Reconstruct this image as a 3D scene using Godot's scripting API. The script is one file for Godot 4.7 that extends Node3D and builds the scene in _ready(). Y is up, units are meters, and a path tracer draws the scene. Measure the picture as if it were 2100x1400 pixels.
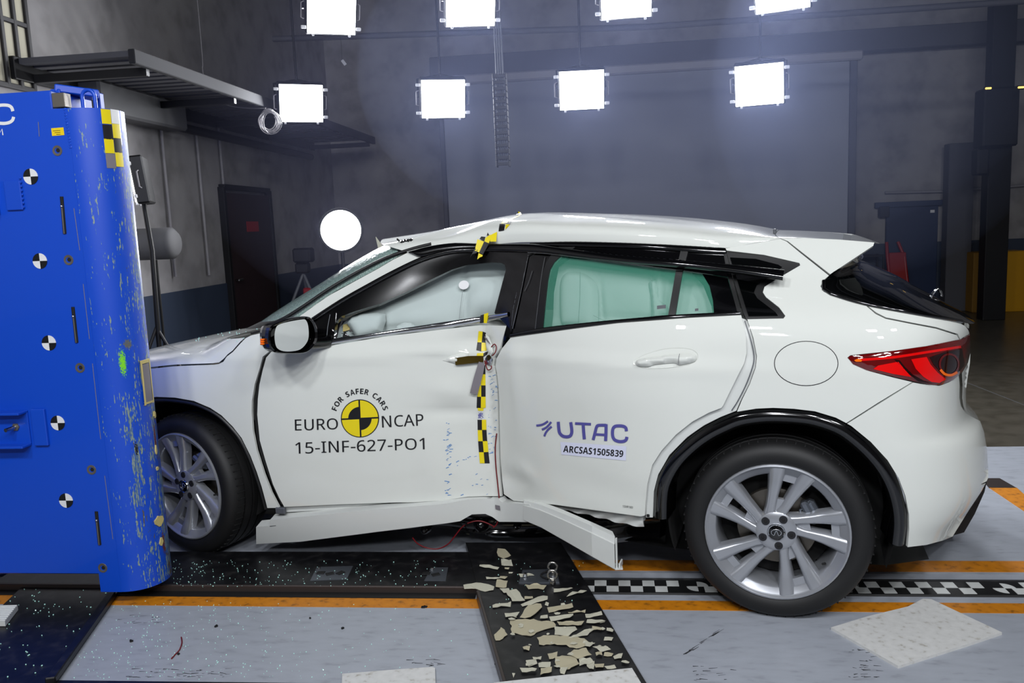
extends Node3D
# Crash hall after a side pole test: a white hatchback, a blue pole barrier, flood lights.
# World: x along the floor rail, -z into the hall, y up, metres. The camera stands over the origin.

const F_PX := 1707.4
const CAM_H := 1.517
const PITCH := 8.007
const ROLL := -2.433
const YAW := 6.45

var eye := Vector3(0, CAM_H, 0)
var cam_basis: Basis
var rng := RandomNumberGenerator.new()
var mats := {}
var names := {}

func _ready():
	rng.seed = 77
	cam_basis = Basis(Vector3.UP, deg_to_rad(YAW)) * Basis(Vector3.RIGHT, deg_to_rad(-PITCH)) * Basis(Vector3.BACK, deg_to_rad(ROLL))
	var cam := Camera3D.new()
	cam.name = "camera"
	cam.fov = rad_to_deg(2.0 * atan(700.0 / F_PX))
	cam.near = 0.05
	cam.far = 80.0
	cam.transform = Transform3D(cam_basis, eye)
	cam.current = true
	add_child(cam)
	var we := WorldEnvironment.new()
	we.name = "environment"
	var env := Environment.new()
	env.background_mode = Environment.BG_COLOR
	env.background_color = Color(0.004, 0.004, 0.006)
	env.ambient_light_source = Environment.AMBIENT_SOURCE_DISABLED
	env.tonemap_mode = Environment.TONE_MAPPER_LINEAR
	env.tonemap_exposure = 1.0
	env.sdfgi_enabled = true
	env.ssao_enabled = true
	env.ssil_enabled = true
	env.volumetric_fog_enabled = true
	env.volumetric_fog_density = 0.0
	we.environment = env
	add_child(we)
	make_materials()
	build_room()
	build_floor_things()
	build_lamps()
	build_background()
	build_barrier()
	build_car()
	build_debris()
	build_haze()

# ---------------------------------------------------------------- pixels to places

func ray(u: float, v: float) -> Vector3:
	return (cam_basis * Vector3(u - 1050.0, 700.0 - v, -F_PX)).normalized()

func ground(u: float, v: float, y := 0.0) -> Vector3:
	var d := ray(u, v)
	return eye + d * ((y - CAM_H) / d.y)

func at_z(u: float, v: float, z: float) -> Vector3:
	var d := ray(u, v)
	return eye + d * (z / d.z)

func at_x(u: float, v: float, x: float) -> Vector3:
	var d := ray(u, v)
	return eye + d * (x / d.x)

func on_plane(u: float, v: float, p: Vector3, n: Vector3) -> Vector3:
	var d := ray(u, v)
	return eye + d * ((p - eye).dot(n) / d.dot(n))

# ---------------------------------------------------------------- mesh making

class Surf:
	var v := PackedVector3Array()
	var n := PackedVector3Array()
	var uv := PackedVector2Array()
	var i := PackedInt32Array()
	func vert(p: Vector3, nn: Vector3, t := Vector2.ZERO) -> int:
		v.append(p); n.append(nn); uv.append(t)
		return v.size() - 1
	func face(a: int, b: int, c: int):
		# keeps the front side where the normals point (Godot: clockwise)
		var g := (v[c] - v[a]).cross(v[b] - v[a])
		if g.dot(n[a] + n[b] + n[c]) < 0.0:
			i.append_array([a, c, b])
		else:
			i.append_array([a, b, c])
	func quad(a: int, b: int, c: int, d: int):
		face(a, b, c); face(a, c, d)
	func tri_flat(a: Vector3, b: Vector3, c: Vector3, out: Vector3):
		var nn := (b - a).cross(c - a)
		if nn.length_squared() < 1e-16:
			return
		nn = nn.normalized()
		if nn.dot(out) < 0.0:
			nn = -nn
		var k := vert(a, nn, Vector2(a.x, a.y)); vert(b, nn, Vector2(b.x, b.y)); vert(c, nn, Vector2(c.x, c.y))
		face(k, k + 1, k + 2)
	func quad_flat(a: Vector3, b: Vector3, c: Vector3, d: Vector3, out: Vector3):
		tri_flat(a, b, c, out); tri_flat(a, c, d, out)
	func box(c: Vector3, s: Vector3, b := Basis.IDENTITY, chamfer := 0.0):
		var h := s * 0.5
		if chamfer <= 0.0:
			for ax in 3:
				for sg in [-1.0, 1.0]:
					var e := Vector3.ZERO; e[ax] = sg
					var p := Vector3.ZERO; p[(ax + 1) % 3] = 1.0
					var q := Vector3.ZERO; q[(ax + 2) % 3] = 1.0
					var o := c + b * (e * h)
					quad_flat(o + b * (p * h + q * h), o + b * (p * h - q * h), o + b * (-p * h - q * h), o + b * (-p * h + q * h), b * e)
			return
		var k: float = min(chamfer, min(h.x, min(h.y, h.z)) * 0.9)
		for ax in 3:
			for sg in [-1.0, 1.0]:
				var e := Vector3.ZERO; e[ax] = sg
				var p := Vector3.ZERO; p[(ax + 1) % 3] = h[(ax + 1) % 3] - k
				var q := Vector3.ZERO; q[(ax + 2) % 3] = h[(ax + 2) % 3] - k
				var o := c + b * (e * h)
				quad_flat(o + b * (p + q), o + b * (p - q), o + b * (-p - q), o + b * (-p + q), b * e)
		for ax in 3:
			for s1 in [-1.0, 1.0]:
				for s2 in [-1.0, 1.0]:
					var a1 := (ax + 1) % 3
					var a2 := (ax + 2) % 3
					var l := Vector3.ZERO; l[ax] = h[ax] - k
					var p1 := Vector3.ZERO; p1[a1] = s1 * h[a1]; p1[a2] = s2 * (h[a2] - k)
					var p2 := Vector3.ZERO; p2[a1] = s1 * (h[a1] - k); p2[a2] = s2 * h[a2]
					var o2 := Vector3.ZERO; o2[a1] = s1; o2[a2] = s2
					quad_flat(c + b * (p1 + l), c + b * (p1 - l), c + b * (p2 - l), c + b * (p2 + l), b * o2)
		for sx in [-1.0, 1.0]:
			for sy in [-1.0, 1.0]:
				for sz in [-1.0, 1.0]:
					var s3 := Vector3(sx, sy, sz)
					tri_flat(c + b * (s3 * Vector3(h.x, h.y - k, h.z - k)), c + b * (s3 * Vector3(h.x - k, h.y, h.z - k)), c + b * (s3 * Vector3(h.x - k, h.y - k, h.z)), b * s3)
	func tube(path: Array, radius, sides := 10, caps := true, closed := false):
		# radius: a number or one number per point
		var m := path.size()
		var first := v.size()
		var t_prev := Vector3.ZERO
		var side := Vector3.ZERO
		for k in m:
			var p0: Vector3 = path[(k - 1 + m) % m] if closed or k > 0 else path[k]
			var p1: Vector3 = path[(k + 1) % m] if closed or k < m - 1 else path[k]
			var t := (p1 - p0).normalized()
			if k == 0:
				side = t.cross(Vector3.UP if absf(t.y) < 0.9 else Vector3.RIGHT).normalized()
			else:
				side = (side - t * side.dot(t)).normalized()
			var up := side.cross(t)
			var r: float = radius[k] if radius is Array else radius
			for j in sides:
				var w := TAU * j / sides
				var d := side * cos(w) + up * sin(w)
				vert(path[k] + d * r, d, Vector2(float(k) / m, float(j) / sides))
			t_prev = t
		for k in (m if closed else m - 1):
			for j in sides:
				var a := first + k * sides + j
				var b2 := first + k * sides + (j + 1) % sides
				var c2 := first + ((k + 1) % m) * sides + (j + 1) % sides
				var d2 := first + ((k + 1) % m) * sides + j
				quad(a, b2, c2, d2)
		if caps and not closed:
			for e in [0, m - 1]:
				var cn: Vector3 = (path[0] - path[1]).normalized() if e == 0 else (path[m - 1] - path[m - 2]).normalized()
				var c0 := vert(path[e], cn)
				for j in sides:
					vert(v[first + e * sides + j], cn)
				for j in sides:
					face(c0, c0 + 1 + j, c0 + 1 + (j + 1) % sides)
	func lathe(prof: Array, seg := 48, xf := Transform3D.IDENTITY, from := 0.0, to := TAU, smooth := true):
		# prof: [radius, height] pairs round the local z axis
		var m := prof.size()
		var full := absf(to - from - TAU) < 1e-4
		for k in m - 1:
			var p: Vector2 = prof[k]
			var q: Vector2 = prof[k + 1]
			var d := (q - p)
			if d.length() < 1e-6:
				continue
			var nf := Vector2(d.y, -d.x).normalized()
			var n0 := nf
			var n1 := nf
			if smooth:
				if k > 0:
					var e: Vector2 = (prof[k] - prof[k - 1])
					var ne := Vector2(e.y, -e.x).normalized()
					if ne.dot(nf) > 0.6: n0 = (ne + nf).normalized()
				if k < m - 2:
					var e2: Vector2 = (prof[k + 2] - prof[k + 1])
					var ne2 := Vector2(e2.y, -e2.x).normalized()
					if ne2.dot(nf) > 0.6: n1 = (ne2 + nf).normalized()
			var first := v.size()
			for j in seg + 1:
				var w := lerpf(from, to, float(j) / seg)
				var cw := cos(w)
				var sw := sin(w)
				vert(xf * Vector3(p.x * cw, p.x * sw, p.y), (xf.basis * Vector3(n0.x * cw, n0.x * sw, n0.y)).normalized(), Vector2(float(j) / seg, float(k) / m))
				vert(xf * Vector3(q.x * cw, q.x * sw, q.y), (xf.basis * Vector3(n1.x * cw, n1.x * sw, n1.y)).normalized(), Vector2(float(j) / seg, float(k + 1) / m))
			for j in seg:
				quad(first + 2 * j, first + 2 * j + 1, first + 2 * j + 3, first + 2 * j + 2)
	func grid(pts: Array, out = null, inside = null):
		# pts: rows of Vector3; smooth normals from neighbours, turned towards out, or away from the point inside, when given
		var h := pts.size()
		var w: int = pts[0].size()
		var first := v.size()
		for r in h:
			for c in w:
				var du: Vector3 = pts[r][mini(c + 1, w - 1)] - pts[r][maxi(c - 1, 0)]
				var dv: Vector3 = pts[mini(r + 1, h - 1)][c] - pts[maxi(r - 1, 0)][c]
				var nn := du.cross(dv)
				nn = nn.normalized() if nn.length() > 1e-12 else Vector3.UP
				if inside != null:
					if nn.dot(pts[r][c] - inside) < 0.0: nn = -nn
				elif out != null and nn.dot(out) < 0.0:
					nn = -nn
				vert(pts[r][c], nn, Vector2(float(c) / w, float(r) / h))
		for r in h - 1:
			for c in w - 1:
				var a := first + r * w + c
				quad(a, a + 1, a + w + 1, a + w)
	func prism(poly: PackedVector2Array, xf: Transform3D, depth: float, bevel := 0.0):
		# poly in the local xy plane, front at z = 0, back at z = -depth
		var tri := Geometry2D.triangulate_polygon(poly)
		var cw := Geometry2D.is_polygon_clockwise(poly)
		var face_poly := poly
		if bevel > 0.0:
			var inner := Geometry2D.offset_polygon(poly, -bevel)
			if inner.size() == 1 and inner[0].size() == poly.size():
				var best := 0
				for k in inner[0].size():
					if inner[0][k].distance_to(poly[0]) < inner[0][best].distance_to(poly[0]): best = k
				face_poly = PackedVector2Array()
				for k in inner[0].size(): face_poly.append(inner[0][(best + k) % inner[0].size()])
				if Geometry2D.is_polygon_clockwise(face_poly) != cw:
					face_poly.reverse()
				tri = Geometry2D.triangulate_polygon(face_poly)
			else:
				bevel = 0.0
		var nz := xf.basis.z.normalized()
		for k in range(0, tri.size(), 3):
			tri_flat(xf * Vector3(face_poly[tri[k]].x, face_poly[tri[k]].y, 0), xf * Vector3(face_poly[tri[k + 1]].x, face_poly[tri[k + 1]].y, 0), xf * Vector3(face_poly[tri[k + 2]].x, face_poly[tri[k + 2]].y, 0), nz)
		for k in poly.size():
			var p := poly[k]
			var q := poly[(k + 1) % poly.size()]
			var e := (q - p)
			var o2 := Vector2(e.y, -e.x) * (-1.0 if cw else 1.0)
			var o := xf.basis * Vector3(o2.x, o2.y, 0)
			if bevel > 0.0:
				var fp := face_poly[k]
				var fq := face_poly[(k + 1) % poly.size()]
				quad_flat(xf * Vector3(fp.x, fp.y, 0), xf * Vector3(fq.x, fq.y, 0), xf * Vector3(q.x, q.y, -bevel), xf * Vector3(p.x, p.y, -bevel), o.normalized() + nz)
			quad_flat(xf * Vector3(p.x, p.y, -bevel), xf * Vector3(q.x, q.y, -bevel), xf * Vector3(q.x, q.y, -depth), xf * Vector3(p.x, p.y, -depth), o)
		if depth > 0.0:
			var tb := Geometry2D.triangulate_polygon(poly)
			for k in range(0, tb.size(), 3):
				tri_flat(xf * Vector3(poly[tb[k]].x, poly[tb[k]].y, -depth), xf * Vector3(poly[tb[k + 1]].x, poly[tb[k + 1]].y, -depth), xf * Vector3(poly[tb[k + 2]].x, poly[tb[k + 2]].y, -depth), -nz)
	func mesh() -> ArrayMesh:
		var a := []
		a.resize(Mesh.ARRAY_MAX)
		a[Mesh.ARRAY_VERTEX] = v
		a[Mesh.ARRAY_NORMAL] = n
		a[Mesh.ARRAY_TEX_UV] = uv
		a[Mesh.ARRAY_INDEX] = i
		var m := ArrayMesh.new()
		if v.size() > 2 and i.size() > 2:
			m.add_surface_from_arrays(Mesh.PRIMITIVE_TRIANGLES, a)
		return m

func obj(called: String, s, m: Material, parent: Node = null) -> MeshInstance3D:
	var o := MeshInstance3D.new()
	o.mesh = s.mesh() if s is Surf else s
	o.material_override = m
	if parent == null:
		o.name = numbered(called)
		add_child(o)
	else:
		o.name = called
		parent.add_child(o, true)
	return o

func numbered(called: String) -> String:
	var k: int = names.get(called, 0)
	names[called] = k + 1
	return called if k == 0 else "%s_%03d" % [called, k]

func thing(called: String, label: String, category: String, at := Vector3.ZERO, group := "") -> Node3D:
	var o := Node3D.new()
	o.name = numbered(called)
	o.position = at
	add_child(o)
	return tag(o, label, category, group)

func tag(o: Node3D, label: String, category: String, group := "", kind := "") -> Node3D:
	o.set_meta("label", label)
	o.set_meta("category", category)
	if group != "": o.set_meta("group", group)
	if kind != "": o.set_meta("kind", kind)
	return o

func structure(called: String, s, m: Material, label := "", category := "") -> MeshInstance3D:
	var o := obj(called, s, m)
	o.set_meta("kind", "structure")
	if label != "":
		o.set_meta("label", label)
		o.set_meta("category", category)
	return o

func boxed(c: Vector3, s: Vector3, chamfer := 0.0, b := Basis.IDENTITY) -> Surf:
	var f := Surf.new()
	f.box(c, s, b, chamfer)
	return f

func spline(pts: Array, per := 6, closed := false) -> Array:
	# Catmull-Rom through Vector2 or Vector3 points
	var out := []
	var m := pts.size()
	for k in (m if closed else m - 1):
		var p0 = pts[(k - 1 + m) % m] if closed or k > 0 else pts[k]
		var p1 = pts[k]
		var p2 = pts[(k + 1) % m]
		var p3 = pts[(k + 2) % m] if closed or k < m - 2 else pts[(k + 1) % m]
		for j in per:
			out.append(p1.cubic_interpolate(p2, p0, p3, float(j) / per))
	if not closed:
		out.append(pts[m - 1])
	return out

func pv(flat: Array) -> Array:
	var out := []
	for k in range(0, flat.size(), 2):
		out.append(Vector2(flat[k], flat[k + 1]))
	return out

# ---------------------------------------------------------------- materials

func mat(key: String, c: Color, rough := 0.6, metal := 0.0, coat := 0.0) -> StandardMaterial3D:
	var m := StandardMaterial3D.new()
	m.resource_name = key
	m.albedo_color = c
	m.roughness = rough
	m.metallic = metal
	m.cull_mode = BaseMaterial3D.CULL_DISABLED
	if coat > 0.0:
		m.clearcoat_enabled = true
		m.clearcoat = coat
		m.clearcoat_roughness = 0.03
	mats[key] = m
	return m

func noise_tex(freq: float, colors: Array, offs: Array, size := 512, oct := 4, sd := 1, type := FastNoiseLite.TYPE_SIMPLEX_SMOOTH, normal := false) -> NoiseTexture2D:
	var nz := FastNoiseLite.new()
	nz.seed = sd
	nz.noise_type = type
	nz.frequency = freq
	nz.fractal_octaves = oct
	var t := NoiseTexture2D.new()
	t.width = size
	t.height = size
	t.seamless = true
	t.noise = nz
	if normal:
		t.as_normal_map = true
		t.bump_strength = 4.0
	elif colors.size():
		var g := Gradient.new()
		g.offsets = PackedFloat32Array(offs)
		g.colors = PackedColorArray(colors)
		t.color_ramp = g
	return t

func tri_tex(m: StandardMaterial3D, t: Texture2D, scale: Vector3):
	m.albedo_texture = t
	m.uv1_triplanar = true
	m.uv1_world_triplanar = true
	m.uv1_scale = scale

func make_materials():
	var m := mat("floor_paint", Color(0.93, 0.95, 1.0), 0.42)
	tri_tex(m, noise_tex(0.018, [Color(0.56, 0.565, 0.565), Color(0.635, 0.64, 0.64), Color(0.65, 0.655, 0.655), Color(0.665, 0.67, 0.67)], [0.0, 0.3, 0.6, 1.0], 1024, 7, 3), Vector3(0.4, 1.0, 1.1))
	m = mat("far_floor", Color(1, 1, 1), 0.3)
	tri_tex(m, noise_tex(0.02, [Color(0.24, 0.225, 0.19), Color(0.29, 0.275, 0.24), Color(0.33, 0.31, 0.275)], [0.0, 0.5, 1.0], 512, 5, 14), Vector3(0.5, 0.5, 0.5))
	m = mat("orange_paint", Color(1, 1, 1), 0.5)
	tri_tex(m, noise_tex(0.02, [Color(0.42, 0.26, 0.06), Color(0.72, 0.44, 0.05), Color(0.78, 0.49, 0.06)], [0.0, 0.35, 1.0], 512, 5, 8), Vector3(2, 2, 2))
	m = mat("steel_dark", Color(1, 1, 1), 0.38, 0.35)
	tri_tex(m, noise_tex(0.015, [Color(0.06, 0.06, 0.065), Color(0.10, 0.10, 0.11), Color(0.20, 0.195, 0.19)], [0.0, 0.6, 1.0], 512, 6, 5), Vector3(1.6, 1.6, 1.6))
	m = mat("steel_edge", Color(0.28, 0.25, 0.24), 0.4, 0.6)
	m = mat("slot_black", Color(0.03, 0.03, 0.033), 0.6)
	m = mat("steel_plain", Color(0.45, 0.47, 0.50), 0.35, 0.8)
	m = mat("steel_bright", Color(0.72, 0.71, 0.69), 0.22, 1.0)
	m = mat("white_tape", Color(0.78, 0.79, 0.78), 0.6)
	m = mat("scrap_paper", Color(0.70, 0.69, 0.62), 0.75)
	m = mat("scrap_kraft", Color(0.66, 0.63, 0.53), 0.8)
	m = mat("board_white", Color(1, 1, 1), 0.7)
	tri_tex(m, noise_tex(0.02, [Color(0.60, 0.58, 0.54), Color(0.76, 0.76, 0.75), Color(0.80, 0.80, 0.79)], [0.0, 0.3, 1.0], 512, 6, 21), Vector3(2.2, 2.2, 2.2))
	mat("scuff_dark", Color(0.13, 0.13, 0.14), 0.7)
	m = mat("glass_crumb", Color(0.72, 0.93, 0.88), 0.08)
	m.metallic_specular = 0.9
	# room
	m = mat("wall_paint", Color(1, 1, 1), 0.85)
	tri_tex(m, noise_tex(0.01, [Color(0.47, 0.46, 0.46), Color(0.55, 0.54, 0.54), Color(0.58, 0.57, 0.57)], [0.0, 0.5, 1.0], 512, 5, 31), Vector3(0.4, 0.4, 0.4))
	mat("wainscot_paint", Color(0.17, 0.21, 0.28), 0.6)
	mat("ceiling_dark", Color(0.10, 0.10, 0.12), 0.9)
	mat("beam_grey", Color(0.26, 0.26, 0.28), 0.7)
	mat("duct_grey", Color(0.30, 0.30, 0.31), 0.7)
	mat("dark_metal", Color(0.07, 0.07, 0.08), 0.5, 0.3)
	mat("screen_cloth", Color(0.52, 0.53, 0.56), 0.9)
	mat("conduit", Color(0.52, 0.51, 0.52), 0.5)
	mat("door_maroon", Color(0.16, 0.10, 0.11), 0.5)
	mat("door_blue", Color(0.10, 0.16, 0.28), 0.5)
	mat("yellow_cabinet", Color(0.72, 0.52, 0.04), 0.45)
	mat("cabinet_shelf", Color(0.50, 0.36, 0.08), 0.55)
	mat("red_paint", Color(0.55, 0.05, 0.06), 0.45)
	mat("print_white", Color(0.85, 0.85, 0.85), 0.6)
	mat("print_black", Color(0.02, 0.02, 0.025), 0.5)
	mat("window_frame", Color(0.05, 0.035, 0.06), 0.5)
	mat("window_board", Color(0.70, 0.68, 0.60), 0.7)
	# barrier
	m = mat("barrier_blue", Color(0.005, 0.26, 0.72), 0.42, 0.0, 0.2)
	m = mat("barrier_worn", Color(1, 1, 1), 0.45, 0.0, 0.2)
	mat("bare_steel", Color(0.48, 0.46, 0.43), 0.4, 0.7)
	mat("label_yellow", Color(0.88, 0.76, 0.03), 0.5)
	mat("tape_yellow", Color(0.86, 0.78, 0.02), 0.45)
	mat("tape_black", Color(0.05, 0.04, 0.05), 0.5)
	mat("foam_beige", Color(0.72, 0.66, 0.42), 0.85)
	mat("pad_grey", Color(0.44, 0.42, 0.44), 0.7)
	mat("fluo_green", Color(0.55, 0.85, 0.05), 0.6)
	# car
	m = mat("paint_white", Color(0.81, 0.82, 0.795), 0.62, 0.0, 1.0)
	m.metallic_specular = 0.25
	m = mat("paint_inner", Color(0.78, 0.79, 0.775), 0.4, 0.0, 0.4)
	m = mat("gloss_black", Color(0.012, 0.012, 0.016), 0.12, 0.0, 0.7)
	m = mat("satin_black", Color(0.025, 0.025, 0.028), 0.45)
	m = mat("matt_black", Color(0.012, 0.012, 0.014), 0.8)
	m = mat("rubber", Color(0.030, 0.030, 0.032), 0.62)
	m = mat("rim_silver", Color(0.62, 0.63, 0.65), 0.30, 0.55, 0.5)
	m = mat("rim_inner", Color(0.20, 0.20, 0.21), 0.4, 0.7)
	m = mat("disc_steel", Color(0.40, 0.38, 0.35), 0.35, 0.9)
	m = mat("chrome", Color(0.86, 0.87, 0.88), 0.07, 1.0)
	m = mat("mirror", Color(0.90, 0.91, 0.92), 0.0, 1.0)
	m = mat("airbag", Color(0.69, 0.735, 0.725), 0.85)
	m = mat("seam_grey", Color(0.50, 0.53, 0.53), 0.9)
	m = mat("tail_red", Color(0.36, 0.004, 0.010), 0.08, 0.0, 1.0)
	m = mat("tail_red_bright", Color(0.85, 0.02, 0.02), 0.1, 0.0, 1.0)
	m = mat("tail_red_dark", Color(0.10, 0.003, 0.006), 0.08, 0.0, 1.0)
	m = mat("amber", Color(0.95, 0.42, 0.02), 0.15, 0.0, 1.0)
	m = mat("decal_black", Color(0.015, 0.012, 0.03), 0.45)
	m = mat("decal_violet", Color(0.30, 0.29, 0.56), 0.5)
	m = mat("decal_label", Color(0.80, 0.81, 0.88), 0.5)
	m = mat("wire_red", Color(0.42, 0.02, 0.06), 0.4)
	m = mat("brass", Color(0.36, 0.29, 0.10), 0.3, 0.85)
	m = mat("scuff_blue", Color(0.33, 0.52, 0.74), 0.7)
	m = mat("plastic_grey", Color(0.30, 0.31, 0.33), 0.5)
	m = mat("silver_trim", Color(0.55, 0.56, 0.57), 0.2, 0.9)
	var g := mat("glass_green", Color(0.36, 0.72, 0.60, 0.30), 0.0)
	g.transparency = BaseMaterial3D.TRANSPARENCY_ALPHA
	g = mat("glass_dark", Color(0.01, 0.02, 0.02, 0.86), 0.0)
	g.transparency = BaseMaterial3D.TRANSPARENCY_ALPHA
	m = mat("glass_black", Color(0.008, 0.011, 0.012), 0.03, 0.0, 0.6)
	# shattered screen: crazed laminated glass
	m = mat("glass_crazed", Color(1, 1, 1), 0.15, 0.0, 0.6)
	m.albedo_texture = noise_tex(0.11, [Color(0.30, 0.40, 0.37), Color(0.55, 0.64, 0.61), Color(0.88, 0.93, 0.91)], [0.0, 0.55, 1.0], 512, 2, 12, FastNoiseLite.TYPE_CELLULAR)
	m.uv1_triplanar = true
	m.uv1_scale = Vector3(3, 3, 3)
	m.normal_enabled = true
	m.normal_texture = noise_tex(0.11, [], [], 512, 2, 12, FastNoiseLite.TYPE_CELLULAR, true)
	m.normal_scale = 1.0

# ---------------------------------------------------------------- the hall

const XL := -4.2
const XR := 8.6
const ZB := -13.0
const ZF := 6.5
const HC := 5.6

func build_room():
	# floor: slabs either side of the rail slot
	var s := Surf.new()
	s.box(Vector3((XL + XR) / 2, -0.1, (-3.25 + ZF) / 2), Vector3(XR - XL, 0.2, ZF + 3.25))
	s.box(Vector3((XL + XR) / 2, -0.1, (-3.465 - 5.4) / 2), Vector3(XR - XL, 0.2, 5.4 - 3.465))
	structure("floor", s, mats.floor_paint, "grey painted concrete floor with scuffs and orange lines", "floor")
	s = Surf.new()
	s.box(Vector3((XL + XR) / 2, -0.1, (-5.4 + ZB) / 2), Vector3(XR - XL, 0.2, -5.4 - ZB))
	var fr := structure("floor_rear", s, mats.far_floor, "brown polished concrete floor at the rear of the hall", "floor")
	for e in [[1985, 785, 2100, 830]]:
		var j0 := ground(e[0], e[1])
		var j1 := ground(e[2], e[3])
		var d := (j1 - j0).normalized()
		obj("floor_joint", boxed((j0 + j1) / 2 + Vector3(0, 0.001, 0), Vector3(0.006, 0.002, 8.0), 0, Basis.looking_at(d)), mats.duct_grey, fr)
	var wl := structure("wall_left", boxed(Vector3(XL - 0.1, HC / 2, (ZB + ZF) / 2), Vector3(0.2, HC, ZF - ZB)), mats.wall_paint, "grey painted side wall with conduits", "wall")
	obj("wainscot", boxed(Vector3(XL + 0.006, 0.5, (ZB + ZF) / 2), Vector3(0.012, 1.0, ZF - ZB)), mats.wainscot_paint, wl)
	var wb := structure("wall_back", boxed(Vector3((XL + XR) / 2, HC / 2, ZB - 0.1), Vector3(XR - XL + 0.4, HC, 0.2)), mats.wall_paint, "grey painted rear wall of the hall", "wall")
	obj("wainscot", boxed(Vector3((XL + XR) / 2, 0.5, ZB + 0.006), Vector3(XR - XL, 1.0, 0.012)), mats.wainscot_paint, wb)
	structure("wall_right", boxed(Vector3(XR + 0.1, HC / 2, (ZB + ZF) / 2), Vector3(0.2, HC, ZF - ZB)), mats.wall_paint, "grey painted wall at the right end of the hall", "wall")
	structure("wall_front", boxed(Vector3((XL + XR) / 2, HC / 2, ZF + 0.1), Vector3(XR - XL + 0.4, HC, 0.2)), mats.wall_paint, "grey painted wall behind the photographer", "wall")
	structure("ceiling", boxed(Vector3((XL + XR) / 2, HC + 0.1, (ZB + ZF) / 2), Vector3(XR - XL + 0.4, 0.2, ZF - ZB + 0.4)), mats.ceiling_dark, "dark unlit ceiling of the hall", "ceiling")
	# ceiling beams
	for k in 5:
		structure("trim_%d" % (k + 1), boxed(Vector3((XL + XR) / 2, HC - 0.2, -12.0 + k * 2.6), Vector3(XR - XL, 0.4, 0.22), 0.01), mats.beam_grey)

func strip(y0: float, x0: float, x1: float, z0: float, z1: float, h := 0.003) -> Surf:
	return boxed(Vector3((x0 + x1) / 2, y0 + h / 2, (z0 + z1) / 2), Vector3(x1 - x0, h, absf(z1 - z0)))

func flat_poly(px: Array, y: float, h: float, bevel := 0.0) -> Surf:
	# a sheet on the floor from pixel corners: top at y + h
	var s := Surf.new()
	var top := []
	for p in px:
		top.append(ground(p.x, p.y, y + h))
	sheet(s, top, h)
	return s

func sheet(s: Surf, top: Array, h: float):
	var poly := PackedVector2Array()
	for p in top: poly.append(Vector2(p.x, p.z))
	var tri := Geometry2D.triangulate_polygon(poly)
	for k in range(0, tri.size(), 3):
		s.tri_flat(top[tri[k]], top[tri[k + 1]], top[tri[k + 2]], Vector3.UP)
		s.tri_flat(top[tri[k]] - Vector3(0, h, 0), top[tri[k + 1]] - Vector3(0, h, 0), top[tri[k + 2]] - Vector3(0, h, 0), Vector3.DOWN)
	var c := Vector3.ZERO
	for p in top: c += p / top.size()
	for k in top.size():
		var a: Vector3 = top[k]
		var b: Vector3 = top[(k + 1) % top.size()]
		var o := (b - a).cross(Vector3.UP)
		if Geometry2D.is_polygon_clockwise(poly): o = -o
		s.quad_flat(a, b, b - Vector3(0, h, 0), a - Vector3(0, h, 0), o)

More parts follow.
